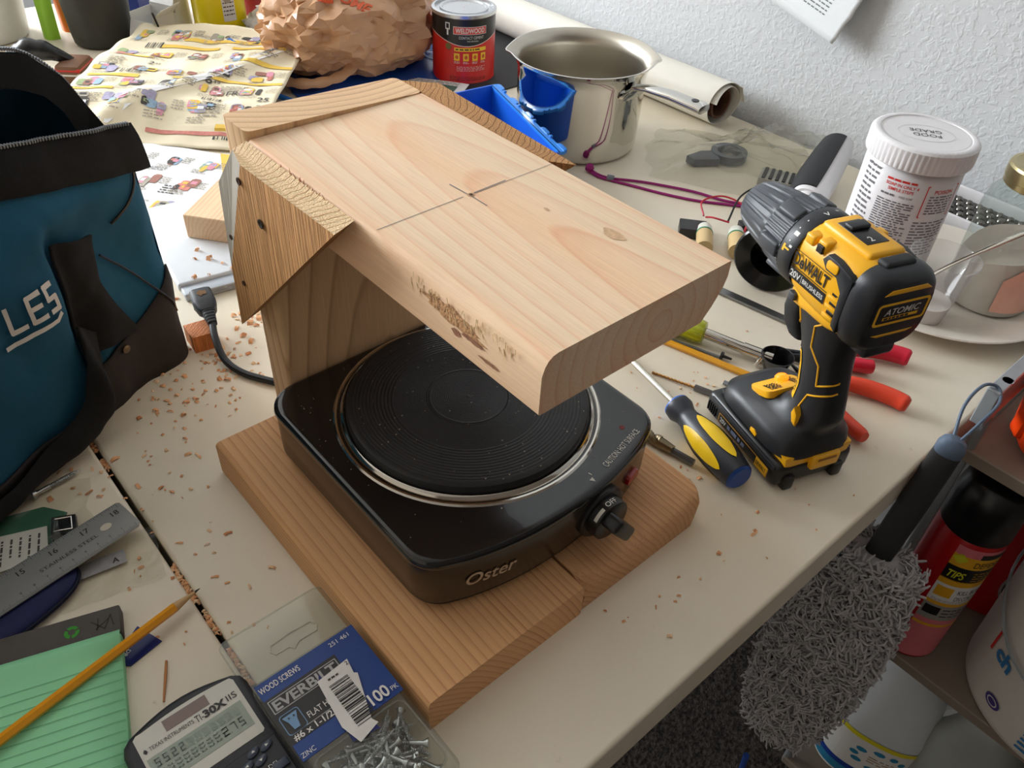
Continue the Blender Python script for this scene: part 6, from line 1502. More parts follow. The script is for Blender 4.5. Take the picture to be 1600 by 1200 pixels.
pliers('red_pliers', 'needle nose pliers with a crimson handle lying behind the drill', (0.1680, 0.4670, 0), (0.2080, 0.4940, 0), [(0.2100, 0.4960, 0.009), (0.2180, 0.5240, 0.011), (0.2390, 0.5510, 0.011), (0.2600, 0.5640, 0.011), (0.2715, 0.5675, 0.011)], [(0.2100, 0.4960, 0.009), (0.2330, 0.5090, 0.010), (0.2480, 0.5190, 0.010), (0.2530, 0.5240, 0.010)], (M_pr, M_pr), (0.006, 0.0095))
pliers('orange_pliers', 'pliers with orange grips spread open behind the drill', (0.1910, 0.4590, 0), (0.2250, 0.4510, 0), [(0.2270, 0.4550, 0.009), (0.2450, 0.4750, 0.010), (0.2690, 0.4890, 0.010), (0.2930, 0.4965, 0.010), (0.3080, 0.4975, 0.010)], [(0.2270, 0.4490, 0.009), (0.2530, 0.4370, 0.010), (0.2790, 0.4280, 0.010), (0.3050, 0.4210, 0.010)], (M_po, M_po), (0.0055, 0.0088))
t = thing('black_funnel', 'small glossy black plastic cup in front of the plier jaws', 'cup', (0.186, 0.447, 0))
mb = MB(); mb.lathe([(0.0001, 0.0005), (0.009, 0.0005), (0.0105, 0.0015), (0.0165, 0.019), (0.0172, 0.020), (0.0160, 0.0202), (0.0098, 0.003), (0.0001, 0.003)], 36); mb.build('shell', mat('bell_black', (16, 15, 15), 0.18, var=0.05), t, angle=40)
mb = MB(); mb.cyl((-0.016, -0.010, 0.002), (-0.012, -0.008, 0.014), 0.002, n=10); mb.build('pin', M_chr, t)
# ================================================================== shelf unit beside the table
sh = thing('shelf_unit', 'grey shelf unit with taupe boards standing beside the table edge', 'shelf', (0.50, 0.745, FZ))
SHM = Matrix.Translation((-0.50, -0.745, -FZ))
M_shm = mat('shelf_metal', (150, 156, 160), 0.4, 0.3, var=0.05); M_shb = mat('shelf_board', (136, 124, 110), 0.7, var=0.08, scale=14)
mb = MB(); mb.M = SHM; mb.rbox((0.3575, 0.522, 0.012), (0.3705, 0.94, 0.055), 0.001, 1); mb.build('side_rail', M_shm, sh)
for z in (-0.034, -0.36, -0.725):
    mb = MB(); mb.M = SHM; mb.rbox((0.362, 0.542, z-0.016), (0.72, 0.945, z), 0.0015, 1); mb.build('board', M_shb, sh)
for x, y in ((0.3655, 0.5485), (0.7165, 0.5485), (0.3655, 0.94), (0.7165, 0.94)):
    mb = MB(); mb.M = SHM; mb.tube([(x, y, FZ+0.001), (x, y, 0.055)], 0.0055, 10); mb.build('post', M_shm, sh)
# ---- feather duster hung on the rail
du = thing('duster', 'fluffy grey microfibre duster hanging by its loop from the shelf rail', 'duster', (0.367, 0.45, 0.0))
DM = Matrix.Translation((-0.367, -0.45, 0))
M_dh = mat('duster_handle', (44, 44, 46), 0.6, var=0.08); M_dk_ = mat('duster_knob', (88, 104, 124), 0.6, var=0.08); M_df = mat('duster_fibre', (182, 180, 182), 0.95, var=0.12, scale=40, sheen=0.4)
h0, h1 = V((0.3675, 0.456, 0.030)), V((0.3600, 0.431, -0.150)); d_ = (h1-h0).normalized()
sx_ = V((1, 0.3, 0)); sx_ = (sx_-d_*sx_.dot(d_)).normalized(); sy_ = d_.cross(sx_)
def dr(t, w, h): c = h0+d_*t; return [tuple(c+sx_*a+sy_*b_) for a, b_ in sup(0, 0, w, h, 2.6, 24)]
mb = MB(); mb.M = DM; mb.loft([dr(0.006, 0.0125, 0.008), dr(0.03, 0.0132, 0.0085), dr(0.10, 0.0140, 0.0085), dr(0.17, 0.0135, 0.008), dr(0.20, 0.0115, 0.007)]); mb.build('handle', M_dh, du)
mb = MB(); mb.M = DM; mb.loft([dr(-0.006, 0.006, 0.005), dr(-0.003, 0.0105, 0.0075), dr(0.003, 0.0128, 0.009), dr(0.010, 0.0128, 0.009), dr(0.013, 0.012, 0.008)]); mb.build('knob', M_dk_, du)
mb = MB(); mb.M = DM; mb.tube(smoothpath([h0+V((-0.002, 0, 0.002)), (0.3545, 0.486, 0.050), (0.3545, 0.516, 0.058), (0.364, 0.528, 0.0565), (0.3735, 0.516, 0.050), (0.3735, 0.482, 0.044), h0+V((0.003, 0, 0.003))], 8), 0.0016, 7); mb.build('hang_loop', M_dk_, du)
# head: an inner pad and a pelt of curled yarn loops
g0, g1 = V((0.3620, 0.433, -0.120)), V((0.3560, 0.398, -0.435)); gd = (g1-g0).normalized(); gx = V((1, 0, 0)); gx = (gx-gd*gx.dot(gd)).normalized(); gy = gd.cross(gx)
def hw(t): return 0.018+0.034*math.sin(PI*min(1, max(0, t*0.93+0.05)))**0.55
mb = MB(); mb.M = DM; mb.loft([[tuple(g0.lerp(g1, t)+gx*(a*hw(t)*0.92)+gy*(b_*hw(t)*0.62)) for a, b_ in circ_pts(20, 1.0)] for t in [i/16 for i in range(17)]]); mb.build('core', M_df, du)
mb = MB(); mb.M = DM; rg = random.Random(12)
for k in range(7500):
    t = rg.random(); a = rg.random()*2*PI; w = hw(t); c = g0.lerp(g1, t)
    nrm = gx*math.cos(a)+gy*math.sin(a)*0.75; p = c+gx*(math.cos(a)*w*0.85)+gy*(math.sin(a)*w*0.58)
    ln = 0.011+0.014*rg.random(); side = V((rg.gauss(0, 1), rg.gauss(0, 1), rg.gauss(0, 1))).normalized()
    tip = nrm*ln*0.75+gd*(0.008*rg.random()+0.006*(t < 0.12)*-2)+side*0.006
    m_ = nrm*ln*0.5+side*-0.005
    q = p+m_+tip*0.35
    mb.tube([p, q, p+tip, p+tip+side*0.006-nrm*0.004], [0.0012, 0.0014, 0.0014, 0.0008], 4, cap=False)
mb.build('yarn_pelt', M_df, du, angle=180, kind='stuff', recalc=False)
# ---- spray can, red jug, bucket, bottles
TZ = -0.3598
sc_ = thing('spray_can', 'red spray can with a black cap and a yellow striped label on the shelf', 'spray can', (0.404, 0.582, TZ))
M_scr = mat('spray_red', (176, 14, 22), 0.3, var=0.06); RC = 0.0375
mb = MB(); mb.lathe([(0.001, 0.0), (RC-0.003, 0.0), (RC, 0.003), (RC, 0.215), (RC-0.004, 0.222), (0.001, 0.222)], 56); mb.build('body', M_scr, sc_, angle=50)
mb = MB(); mb.lathe([(RC-0.0005, 0.218), (RC+0.0005, 0.219), (RC-0.0005, 0.262), (RC-0.004, 0.285), (RC-0.010, 0.290), (0.001, 0.290)], 56); mb.build('cap', mat('cap_black', (14, 14, 15), 0.3), sc_, angle=50)
S = (lambda f_: (lambda u, v, h: f_(u, v*1.32, h)))(cylS(RC, 0, VA+0.05)); pm = Print(S, 0.0003, 0.0002); M_pk = mat('label_rose', (214, 116, 124), 0.5, var=0.05); M_sy = mat('label_amber', (226, 168, 30), 0.5, var=0.03); M_sg = mat('label_grey', (150, 146, 140), 0.5)
pm.rect(-0.03, 0.004, 0.03, 0.160, M_pk, 0, 16)
pm.rect(-0.03, 0.136, 0.03, 0.150, M_sy, 1, 14); pm.rect(-0.03, 0.118, 0.03, 0.136, M_lab, 1, 14); pm.rect(-0.03, 0.1115, 0.03, 0.119, M_sy, 1, 14); pm.rect(-0.03, 0.087, 0.03, 0.1115, M_bw, 1, 14); pm.rect(-0.03, 0.083, 0.03, 0.0875, M_sy, 1, 14); pm.rect(-0.03, 0.062, 0.03, 0.083, M_sg, 1, 14); pm.rect(-0.03, 0.052, 0.03, 0.0555, M_sy, 1, 14)
pm.rect(-0.004, 0.150, 0.03, 0.156, M_lab, 2, 8); pm.text('DEFENSE', -0.006, 0.139, 0.007, M_lab, 'L', 3, width=0.034); pm.text('TIPS', -0.026, 0.122, 0.0085, mat('label_lime', (206, 206, 40), 0.5), 'L', 3, width=0.018, bold=0.02, shear=0.2)
pm.text('KILL BUGS', -0.004, 0.1015, 0.0058, M_lab, 'L', 3, width=0.03); pm.text('ON CONTACT', -0.004, 0.0925, 0.0058, M_lab, 'L', 3, width=0.032); pm.rect(-0.027, 0.095, -0.009, 0.108, M_sy, 2, 6)
pm.poly([(-0.022+0.006*math.cos(a)*(1+0.3*math.cos(4*a)), 0.146+0.0055*math.sin(a)) for a in [2*PI*i/16 for i in range(16)]], mat('label_lime', (206, 206, 40), 0.5), 3); pm.lines(-0.026, 0.0885, 0.028, 0.0915, 2, M_nt, 3, 0.4, 5, 0.004); pm.rect(-0.027, 0.069, -0.010, 0.080, M_lab, 2, 6); pm.lines(-0.007, 0.066, 0.027, 0.080, 3, M_lab, 3, 0.3, 6, 0.006); pm.lines(0.0, 0.120, 0.028, 0.133, 4, M_sy, 3, 0.25, 7, 0.006)
pm.build('label', sc_)
rj = thing('red_jug', 'large red plastic jug behind the spray can on the shelf', 'jug', (0.450, 0.722, TZ), 0.35)
mb = MB(); mb.loft([[(x, y, z) for x, y in sup(0, 0, a, b_, 3.2, 32)] for z, a, b_ in ((0, 0.050, 0.036), (0.006, 0.056, 0.040), (0.17, 0.058, 0.042), (0.23, 0.050, 0.036), (0.26, 0.022, 0.022), (0.275, 0.02, 0.02))]); mb.build('body', mat('jug_red', (170, 10, 16), 0.3, var=0.08), rj, angle=50)
mb = MB(); mb.lathe([(0.023, 0.268), (0.023, 0.294), (0.001, 0.295)], 24); mb.build('cap', M_blk, rj)
pm = Print(lambda u, v, h: V((u, -0.0424-h, 0.06+v)), 0.0006); pm.poly([(0.02+0.028*math.cos(a), 0.01+0.036*math.sin(a)) for a in [2*PI*i/24 for i in range(24)]], mat('badge_dark', (40, 44, 34), 0.5)); ring_poly(pm, [(0.02+0.031*math.cos(a), 0.01+0.04*math.sin(a)) for a in [2*PI*i/24 for i in range(24)]], [(0.02+0.028*math.cos(a), 0.01+0.036*math.sin(a)) for a in [2*PI*i/24 for i in range(24)]], mat('badge_grey', (150, 140, 134), 0.5), 0); pm.build('badge', rj)
bk = thing('white_bucket', 'white plastic bucket with blue lettering at the front of the shelf', 'bucket', (0.580, 0.646, TZ))
M_bkt = mat('bucket_white', (214, 210, 202), 0.4, var=0.04)
mb = MB(); mb.lathe([(0.001, 0.004), (0.105, 0.004), (0.107, 0.0), (0.112, 0.0), (0.1155, 0.004), (0.1165, 0.012), (0.123, 0.20), (0.127, 0.202), (0.127, 0.212), (0.124, 0.214)], 96); mb.build('pail', M_bkt, bk, angle=50)
mb = MB(); mb.lathe([(0.128, 0.206), (0.129, 0.222), (0.125, 0.226), (0.118, 0.222), (0.001, 0.222)], 96); mb.build('lid', M_bkt, bk, angle=40)
mb = MB(); mb.tube([(0.1265*math.cos(a), 0.1265*math.sin(a), 0.17-0.06*math.sin(a-PI*0.9)**2) for a in [PI*0.9+PI*i/24 for i in range(25)]], 0.0018, 6); mb.build('bail', M_shm, bk)
S = cylS(0.117, 0, math.radians(222), 0.034); pm = Print(S, 0.0005, 0.0003); M_bb = mat('ink_bucket_blue', (50, 120, 176), 0.6); M_bp = mat('ink_bucket_violet', (70, 56, 130), 0.6)
pm.text('ch', 0.004, 0.085, 0.020, M_bb, 'L', 1, bold=0.04, rot=0.0); pm.rect(-0.008, 0.080, -0.004, 0.112, M_jr, 1, 2)
pm.poly([(0.035+0.011*math.cos(a), 0.036+0.009*math.sin(a)) for a in [2*PI*i/20 for i in range(20)]], M_bp, 1); ring_poly(pm, [(0.035+0.0075*math.cos(a), 0.036+0.006*math.sin(a)) for a in [2*PI*i/20 for i in range(20)]], [(0.035+0.006*math.cos(a), 0.036+0.0045*math.sin(a)) for a in [2*PI*i/20 for i in range(20)]], M_bkt, 2)
pm.lines(0.078, 0.012, 0.115, 0.045, 4, M_bb, 1, 0.45, 3, 0.014)
ring_poly(pm, rrect(0.04, 0.03, 0.001, 2, 0.09, 0.10), rrect(0.038, 0.028, 0.0008, 2, 0.09, 0.10), M_jk, 1); pm.lines(0.074, 0.09, 0.106, 0.11, 3, M_jk, 1, 0.3, 2, 0.006)
pm.mb.sheet(lambda u, t: S(u, 0.155-0.09*sst(0.02, 0.11, u)+t*0.012, 0.0005), 16, 2, 0.03, 0.12, 0, 1, pm._m(mat('ink_bucket_pale', (150, 176, 200), 0.6)))
pm.build('bucket_print', bk)
jg = thing('bleach_jug', 'white plastic jug with a blue and yellow flower label on the lowest shelf', 'jug', (0.435, 0.640, -0.7245), 0.3)
mb = MB(); mb.loft([[(x, y, z) for x, y in sup(0, 0, a, b_, 2.6, 40)] for z, a, b_ in ((0, 0.062, 0.05), (0.008, 0.069, 0.056), (0.15, 0.070, 0.057), (0.16, 0.067, 0.054), (0.22, 0.055, 0.045), (0.27, 0.03, 0.028), (0.285, 0.02, 0.02), (0.30, 0.019, 0.019))]); mb.build('body', mat('jug_white', (206, 212, 216), 0.4, var=0.03), jg, angle=60)
mb = MB(); mb.lathe([(0.022, 0.292), (0.022, 0.315), (0.001, 0.316)], 24); mb.build('cap', mat('cap_blue', (40, 80, 170), 0.4), jg)
mb = MB(); mb.tube(smoothpath([(0.05, -0.01, 0.20), (0.072, -0.012, 0.24), (0.055, -0.01, 0.275), (0.022, -0.002, 0.285)], 8), 0.011, 10); mb.build('grip', mat('jug_white', (206, 212, 216), 0.4), jg)
def jugS(u, v, h):
    a = -1.35+u/0.064; n_ = 2.6; c, s_ = math.cos(a), math.sin(a); return V(((0.070+h)*math.copysign(abs(c)**(2/n_), c), (0.0572+h)*math.copysign(abs(s_)**(2/n_), s_), v))
pm = Print(jugS, 0.0008, 0.0004); M_jb = mat('jug_blue', (20, 60, 150), 0.5); M_jc = mat('jug_cyan', (40, 130, 170), 0.5)
pm.rect(-0.09, 0.012, 0.08, 0.132, M_bw, 0, 24); pm.rect(-0.09, 0.122, 0.08, 0.132, mat('jug_yellow', (224, 212, 40), 0.5), 1, 24); pm.rect(-0.09, 0.016, 0.08, 0.034, M_jc, 1, 24); pm.rect(-0.09, 0.034, 0.08, 0.046, M_jb, 1, 24)
for k in range(10): a = 2*PI*k/10; pm.poly([(0.0+0.026*math.cos(a)+0.0055*math.cos(b_), 0.085+0.024*math.sin(a)+0.0055*math.sin(b_)) for b_ in [2*PI*i/8 for i in range(8)]], M_jc, 1)
pm.lines(-0.014, 0.076, 0.014, 0.094, 3, mat('jug_print', (170, 140, 110), 0.5), 1, 0.4, 4, 0.008); pm.build('label', jg)
cj = thing('clear_jug', 'pale grey translucent jug standing behind the flower label jug', 'jug', (0.545, 0.655, -0.7245))
mb = MB(); mb.loft([[(x, y, z) for x, y in sup(0, 0, a, b_, 3, 32)] for z, a, b_ in ((0, 0.05, 0.05), (0.008, 0.056, 0.056), (0.2, 0.056, 0.056), (0.26, 0.03, 0.03), (0.28, 0.018, 0.018))]); mb.build('body', mat('jug_pale', (170, 174, 168), 0.25, var=0.08, scale=12, trans=0.2), cj, angle=50)
mb = MB(); mb.lathe([(0.02, 0.274), (0.02, 0.296), (0.001, 0.297)], 24); mb.build('cap', mat('cap_green', (20, 110, 60), 0.4), cj)
og = thing('orange_reel', 'bright orange plastic reel with a grey hub on the top shelf', 'reel', (0.4325, 0.614, -0.0338), math.radians(-20))
M_org = mat('reel_orange', (250, 70, 14), 0.3, var=0.05)
mb = MB(); mb.lathe([(0.030, 0.0), (0.045, 0.004), (0.055, 0.02), (0.058, 0.05), (0.058, 0.075), (0.053, 0.105), (0.046, 0.118), (0.042, 0.110), (0.04, 0.07), (0.03, 0.03)], 56); mb.build('shell', M_org, og, angle=40)
mb = MB(); mb.lathe([(0.0405, 0.06), (0.041, 0.104), (0.030, 0.112), (0.001, 0.113)], 40); mb.build('hub', mat('hub_grey', (130, 132, 136), 0.5, var=0.1), og, angle=40)
for k in range(6):
    mb = MB(); mb.M = Matrix.Rotation(2*PI*k/6, 4, 'Z'); mb.rbox((0.050, -0.010, 0.02), (0.0605, 0.010, 0.095), 0.004, 2); mb.build('rib', M_org, og)
# blue cane on the carpet side of the duster
mb = MB(); mb.tube([(0.372, 0.365, FZ+0.003), (0.352, 0.372, -0.50)], 0.004, 10); ob = mb.build('blue_rod', mat('rod_blue', (50, 84, 170), 0.4)); tag(ob, 'thin blue rod standing below the fluffy duster', 'rod')
# ================================================================== lower left corner of the table
# ---- blister box of wood screws
sb = thing('screw_box', 'clear plastic box of zinc wood screws with a blue card', 'screw box', (0.183, -0.139, 0))
M_box = clear_mat('box_clear', (244, 246, 244), haze=0.05, gloss=1.0, rough=0.06)
X0, X1, Y1_, HZ = 0.0, 0.125, 0.0755, 0.0305
mb = MB(); b = bmesh.new(); bmesh.ops.create_cube(b, size=1)
for v in b.verts: v.co = V((-0.004+(v.co.x+0.5)*(X1+0.004), -0.002+(v.co.y+0.5)*(Y1_+0.002), 0.0005+(v.co.z+0.5)*(HZ-0.0005)))
bmesh.ops.bevel(b, geom=list(b.edges), offset=0.006, segments=3, profile=0.5, affect='EDGES'); mb.bm(b); mb.build('shell', M_box, sb, angle=60)
mb = MB(); mb.prism(rrect(0.056, 0.083, 0.006, 4, -0.027, 0.0385), 0.0125, 0.0131); tabp = mb.build('hang_tab', M_box, sb)
mb = MB(); mb.tube([(p[0], p[1], 0.0132) for p in rrect(0.055, 0.082, 0.006, 4, -0.027, 0.0385)+[rrect(0.055, 0.082, 0.006, 4, -0.027, 0.0385)[0]]], 0.0007, 5); mb.build('tab_edge', M_box, tabp)
mb = MB(); mb.tube([(x, y, 0.0133) for x, y in [(-0.031, 0.026), (-0.027, 0.024), (-0.023, 0.026), (-0.0225, 0.036), (-0.019, 0.0385), (-0.0225, 0.044), (-0.022, 0.058), (-0.026, 0.061), (-0.031, 0.058), (-0.032, 0.042), (-0.031, 0.026)]], 0.0006, 5); mb.build('hang_slot', mat('slot_haze', (200, 196, 184), 0.4), tabp)
S = flat((0, 0, HZ), (0, 1, 0), (-1, 0, 0)); pm = Print(S, 0.0008, 0.0003)
M_cb = mat('card_blue', (26, 66, 140), 0.4, var=0.03); M_cb2 = mat('card_navy', (16, 36, 110), 0.35); M_cgr = mat('card_black', (46, 46, 48), 0.45); M_csl = mat('card_silver', (176, 176, 176), 0.45); M_cw = mat('card_white', (232, 230, 226), 0.5); M_ci = mat('card_ice', (120, 160, 200), 0.45)
mb = MB(); mb.rbox((0.0, 0.0, HZ+0.0001), (0.063, 0.0745, HZ+0.0006), 0.0002, 1); mb.build('card', M_cb, sb)
pm.poly([(0.0, -0.0135), (0.053, -0.0125), (0.0525, -0.05), (0.0, -0.05)], M_cgr, 0)
pm.text('WOOD SCREWS', 0.001, -0.0058-0.0025, 0.0045, M_cw, 'L', 1, width=0.029, bold=0.012)
pm.text('251 461', 0.0535, -0.0068, 0.0034, M_cw, 'L', 1, width=0.015)
ring_poly(pm, rrect(0.050, 0.0105, 0.0003, 1, 0.0265, -0.0205), rrect(0.0487, 0.0092, 0.0002, 1, 0.0265, -0.0205), M_csl, 1)
pm.text('EVERBILT', 0.0265, -0.0241, 0.0072, M_csl, 'C', 1, width=0.046, bold=0.03)
ring_poly(pm, rrect(0.0135, 0.0155, 0.002, 3, 0.0085, -0.0365), rrect(0.0125, 0.0145, 0.0018, 3, 0.0085, -0.0365), M_ci, 1)
pm.poly([(0.0035, -0.031), (0.0135, -0.031), (0.0115, -0.036), (0.0105, -0.042), (0.0065, -0.042), (0.0055, -0.036)], M_ci, 2); pm.poly([(0.0065, -0.0325), (0.0080, -0.0335), (0.0065, -0.0345)], M_cgr, 3); pm.poly([(0.0100, -0.0325), (0.0115, -0.0335), (0.0100, -0.0345)], M_cgr, 3)
pm.text('FLAT HD', 0.0175, -0.0412, 0.0045, M_cw, 'L', 1, width=0.018); pm.rect(0.003, -0.0444, 0.046, -0.0439, M_csl, 1)
pm.text('#6 x 1-1/2 in', 0.003, -0.0492, 0.0045, M_cw, 'L', 1, width=0.034, bold=0.015)
pm.text('ZINC', 0.001, -0.0612, 0.0034, M_cw, 'L', 1, width=0.0095); pm.text('100', 0.0525, -0.0605, 0.0085, M_cw, 'L', 4, width=0.014, bold=0.02); pm.text('PK', 0.0680, -0.0598, 0.0035, M_cw, 'L', 4, width=0.005)
pm.poly([(0.0335, -0.0255), (0.037, -0.019), (0.048, -0.075), (0.030, -0.072)], M_cb2, 2)
pm.build('card_print', sb)
pm = Print(S, 0.0022, 0.0003)   # price sticker, lifting a little
pm.poly([(0.0335, -0.0235), (0.0575, -0.0215), (0.0555, -0.033), (0.0575, -0.0345), (0.0470, -0.067), (0.0490, -0.0715), (0.0335, -0.0755), (0.0295, -0.060)], M_cw, 0)
pm.bars(0.0375, -0.066, 0.0515, -0.031, M_lab, 1, 6, 22, along='v'); pm.lines(0.0395, -0.0282, 0.0485, -0.0262, 1, M_nk, 1, 0.7, 3, 0.0022); pm.text('2', 0.0545, -0.0255, 0.003, M_nk, 'L', 1); pm.build('sticker', sb)
mb = MB(); mb.tube([(p[0], p[1], HZ+0.0009) for p in (lambda q: q+[q[0]])(rrect(0.052, 0.066, 0.006, 4, 0.0925, 0.037))], 0.0008, 5); mb.build('lid_rim', M_box, sb)
rg = random.Random(21)
def screw_mesh(L_, r):
    m_ = MB(); m_.lathe([(0.0001, 0.0), (r*2.1, 0.0), (r*2.1, 0.0006), (r*1.0, 0.0035), (r*0.95, L_*0.35)], 10, (0, 0, 0), (1, 0, 0))
    n_ = 70; rings = []
    for i in range(n_+1):
        x = L_*0.35+L_*0.65*i/n_; k = 1 if x < L_*0.85 else max(0.05, (L_-x)/(L_*0.15)); ph = 2*PI*18*i/n_*1.0
        rings.append([(x, r*k*(0.72+0.42*max(0, math.cos(a-ph)))*math.cos(a), r*k*(0.72+0.42*max(0, math.cos(a-ph)))*math.sin(a)) for a in [2*PI*j/7 for j in range(7)]])
    m_.loft(rings); return m_
M_zn = mat('zinc', (186, 190, 190), 0.28, 0.95, var=0.08)
base = screw_mesh(0.034, 0.0016).build('screw', M_zn, sb, angle=50); first = True; k = 0
while k < 90:
    x, y, z = 0.066+0.050*rg.random(), 0.006+0.062*rg.random(), 0.004+0.022*rg.random()
    a = rg.uniform(0, 2*PI); e = rg.uniform(-0.25, 0.25); dx = math.cos(a)*0.034; dy = math.sin(a)*0.034
    if not (0.064 < x+dx < 0.118 and 0.003 < y+dy < 0.071): continue
    o = base if first else base.copy()
    if not first: COL.objects.link(o); o.parent = sb
    first = False; o.location = (x, y, z); o.rotation_euler = (rg.uniform(0, 6), e*0.5, a); k += 1
# ---- pocket calculator
ca = thing('calculator', 'black scientific calculator with white faceplate and small display', 'calculator', (0.143, -0.22, 0))
M_cal = mat('calc_black', (34, 36, 42), 0.45, var=0.06, bump=0.1, bscale=1500); M_cf = mat('calc_white', (214, 212, 202), 0.5, var=0.02)
out = [(0.16, -0.001)]+[(0.012+0.0*k, 0) for k in range(0)]
poly = [(0.158, 0.0), (0.022, -0.001), (0.016, 0.001), (0.012, 0.006)]+[(0.012-0.007*math.sin(PI*(y-0.006)/0.07), y) for y in [0.012+0.008*i for i in range(8)]]+[(0.012, 0.076), (0.016, 0.081), (0.022, 0.0825), (0.158, 0.0815)]
mb = MB(); mb.prism(poly, 0.0, 0.0165, bevel=0.004, seg=3); body = mb.build('case', M_cal, ca, angle=40)
S = flat((0, 0, 0.0165), (0, 1, 0), (-1, 0, 0))
mb = MB(); mb.prism([(0.0145, 0.010)]+[(0.0150-0.0025*math.sin(PI*(y-0.01)/0.064), y) for y in [0.014+0.008*i for i in range(8)]]+[(0.0150, 0.0735), (0.0175, 0.0752), (0.061, 0.0752), (0.0625, 0.0738), (0.0625, 0.0085), (0.061, 0.0075), (0.0165, 0.0075)], 0.0160, 0.0169); fp = mb.build('faceplate', M_cf, ca)
pm = Print(flat((0, 0, 0.0169), (0, 1, 0), (-1, 0, 0)), 0.0002, 0.0002)
M_ck2 = mat('calc_ink', (44, 44, 46), 0.5)
pm.text('TEXAS INSTRUMENTS', 0.0135, -0.0295, 0.0028, M_ck2, 'L', 1, width=0.029); pm.text('TI-', 0.0437, -0.031, 0.0052, M_ck2, 'L', 1, width=0.0052); pm.text('30X', 0.0492, -0.031, 0.0052, M_ck2, 'L', 1, width=0.0152, bold=0.045); pm.text('IIS', 0.0655, -0.030, 0.0046, M_ck2, 'L', 1, width=0.0066)
pm.poly([(0.0095, -0.0282), (0.0108, -0.0265), (0.0118, -0.0275), (0.0122, -0.0292), (0.0108, -0.0302)], M_ck2, 1); pm.build('lettering', fp)
mb = MB(); mb.box((0.0155, 0.0265, 0.0168), (0.0238, 0.0557, 0.0172)); mb.build('solar_cell', mat('solar_brown', (112, 88, 82), 0.2, var=0.1, coat=0.5), fp)
mb = MB(); mb.box((0.0338, 0.0095, 0.0168), (0.0545, 0.0720, 0.0172)); lc = mb.build('display', mat('lcd_green', (148, 160, 146), 0.25, var=0.03, coat=0.4), fp)
pm = Print(flat((0, 0, 0.0172), (0, 1, 0), (-1, 0, 0)), 0.0002, 0.0002); M_lc = mat('lcd_ink', (80, 90, 84), 0.4); M_lc2 = mat('lcd_ghost', (136, 148, 136), 0.4)
SEG = {'0': 'abcdef', '1': 'bc', '2': 'abged', '5': 'afgcd', '7': 'abc', '8': 'abcdefg', '.': ''}
def digit(ch, u, v, w, h, m):
    t_ = w*0.2; P_ = {'a': (u, v+h-t_, u+w, v+h), 'd': (u, v, u+w, v+t_), 'g': (u, v+h/2-t_/2, u+w, v+h/2+t_/2), 'f': (u, v+h/2, u+t_, v+h), 'e': (u, v, u+t_, v+h/2), 'b': (u+w-t_, v+h/2, u+w, v+h), 'c': (u+w-t_, v, u+w, v+h/2)}
    for s_ in SEG[ch]: pm.rect(*P_[s_], m, 1)
for k in range(9): digit('8', 0.0130+0.0050*k, -0.0510, 0.0032, 0.0060, M_lc2)
for ch, u in (('2', 0.0535), ('7', 0.0590), ('5', 0.0645)): digit(ch, u, -0.0510, 0.0034, 0.0062, M_lc)
pm.rect(0.0578, -0.0510, 0.0584, -0.0504, M_lc, 1)
for k in range(11): pm.rect(0.0125+0.0052*k, -0.0425, 0.0165+0.0052*k, -0.0362, M_lc2, 0)
for k, ch in enumerate('5522'): digit(ch, 0.0130+0.0052*k, -0.0422, 0.0028, 0.0058, M_lc)
pm.build('display_digits', lc)
mb = MB(); mb.rbox((0.068, 0.004, 0.0160), (0.155, 0.0785, 0.0172), 0.0006, 1); mb.build('key_panel', M_cal, ca)
M_key = mat('key_blue', (52, 62, 80), 0.35, var=0.05)
for x, y, a in ((0.0715, 0.0620, '^'), (0.0725, 0.0705, '>'), (0.0775, 0.0550, '<'), (0.0790, 0.0635, 'v')):
    mb = MB(); mb.M = Matrix.Translation((x, y, 0.0172)) @ Matrix.Rotation(0.35, 4, 'Z'); mb.loft([[(p, q, 0) for p, q in sup(0, 0, 0.0026, 0.0046, 2.2, 20)], [(p, q, 0.0012) for p, q in sup(0, 0, 0.0025, 0.0045, 2.2, 20)], [(p, q, 0.0016) for p, q in sup(0, 0, 0.0019, 0.0038, 2.2, 20)]]); ky = mb.build('arrow_key', M_key, ca)
    r = {'^': 0, '>': -PI/2, '<': PI/2, 'v': PI}[a]
    pm = Print(flat((x, y, 0.0188), (0, 1, 0), (-1, 0, 0)), 0.0002); pm.poly([(0.0014*math.cos(r+PI/2+2*PI*i/3), 0.0011*math.sin(r+PI/2+2*PI*i/3)) for i in range(3)], M_cw); pm.build('arrow', ky)
for i in range(7):
    for j in range(5):
        x = 0.089+0.0095*i; y = 0.011+0.0152*j
        mb = MB(); mb.rbox((x-0.003, y-0.005, 0.0168), (x+0.003, y+0.005, 0.0192), 0.001, 2); mb.build('key', M_key, ca)
pm = Print(flat((0.0795, 0.009, 0.0172), (0, 1, 0), (-1, 0, 0)), 0.0002); pm.text('2nd', 0.0, 0.001, 0.0032, mat('key_print', (120, 120, 170), 0.5), 'L', bold=0.02); pm.text('DEL', 0.056, -0.008, 0.003, M_cw, 'L'); pm.build('key_print', ca)
# ---- green note pad with binding
np_ = thing('note_pad', 'pale green ruled note pad with a dark grey taped binding', 'note pad', (0.051, -0.1805, 0), math.atan2(-0.309, 0.951))
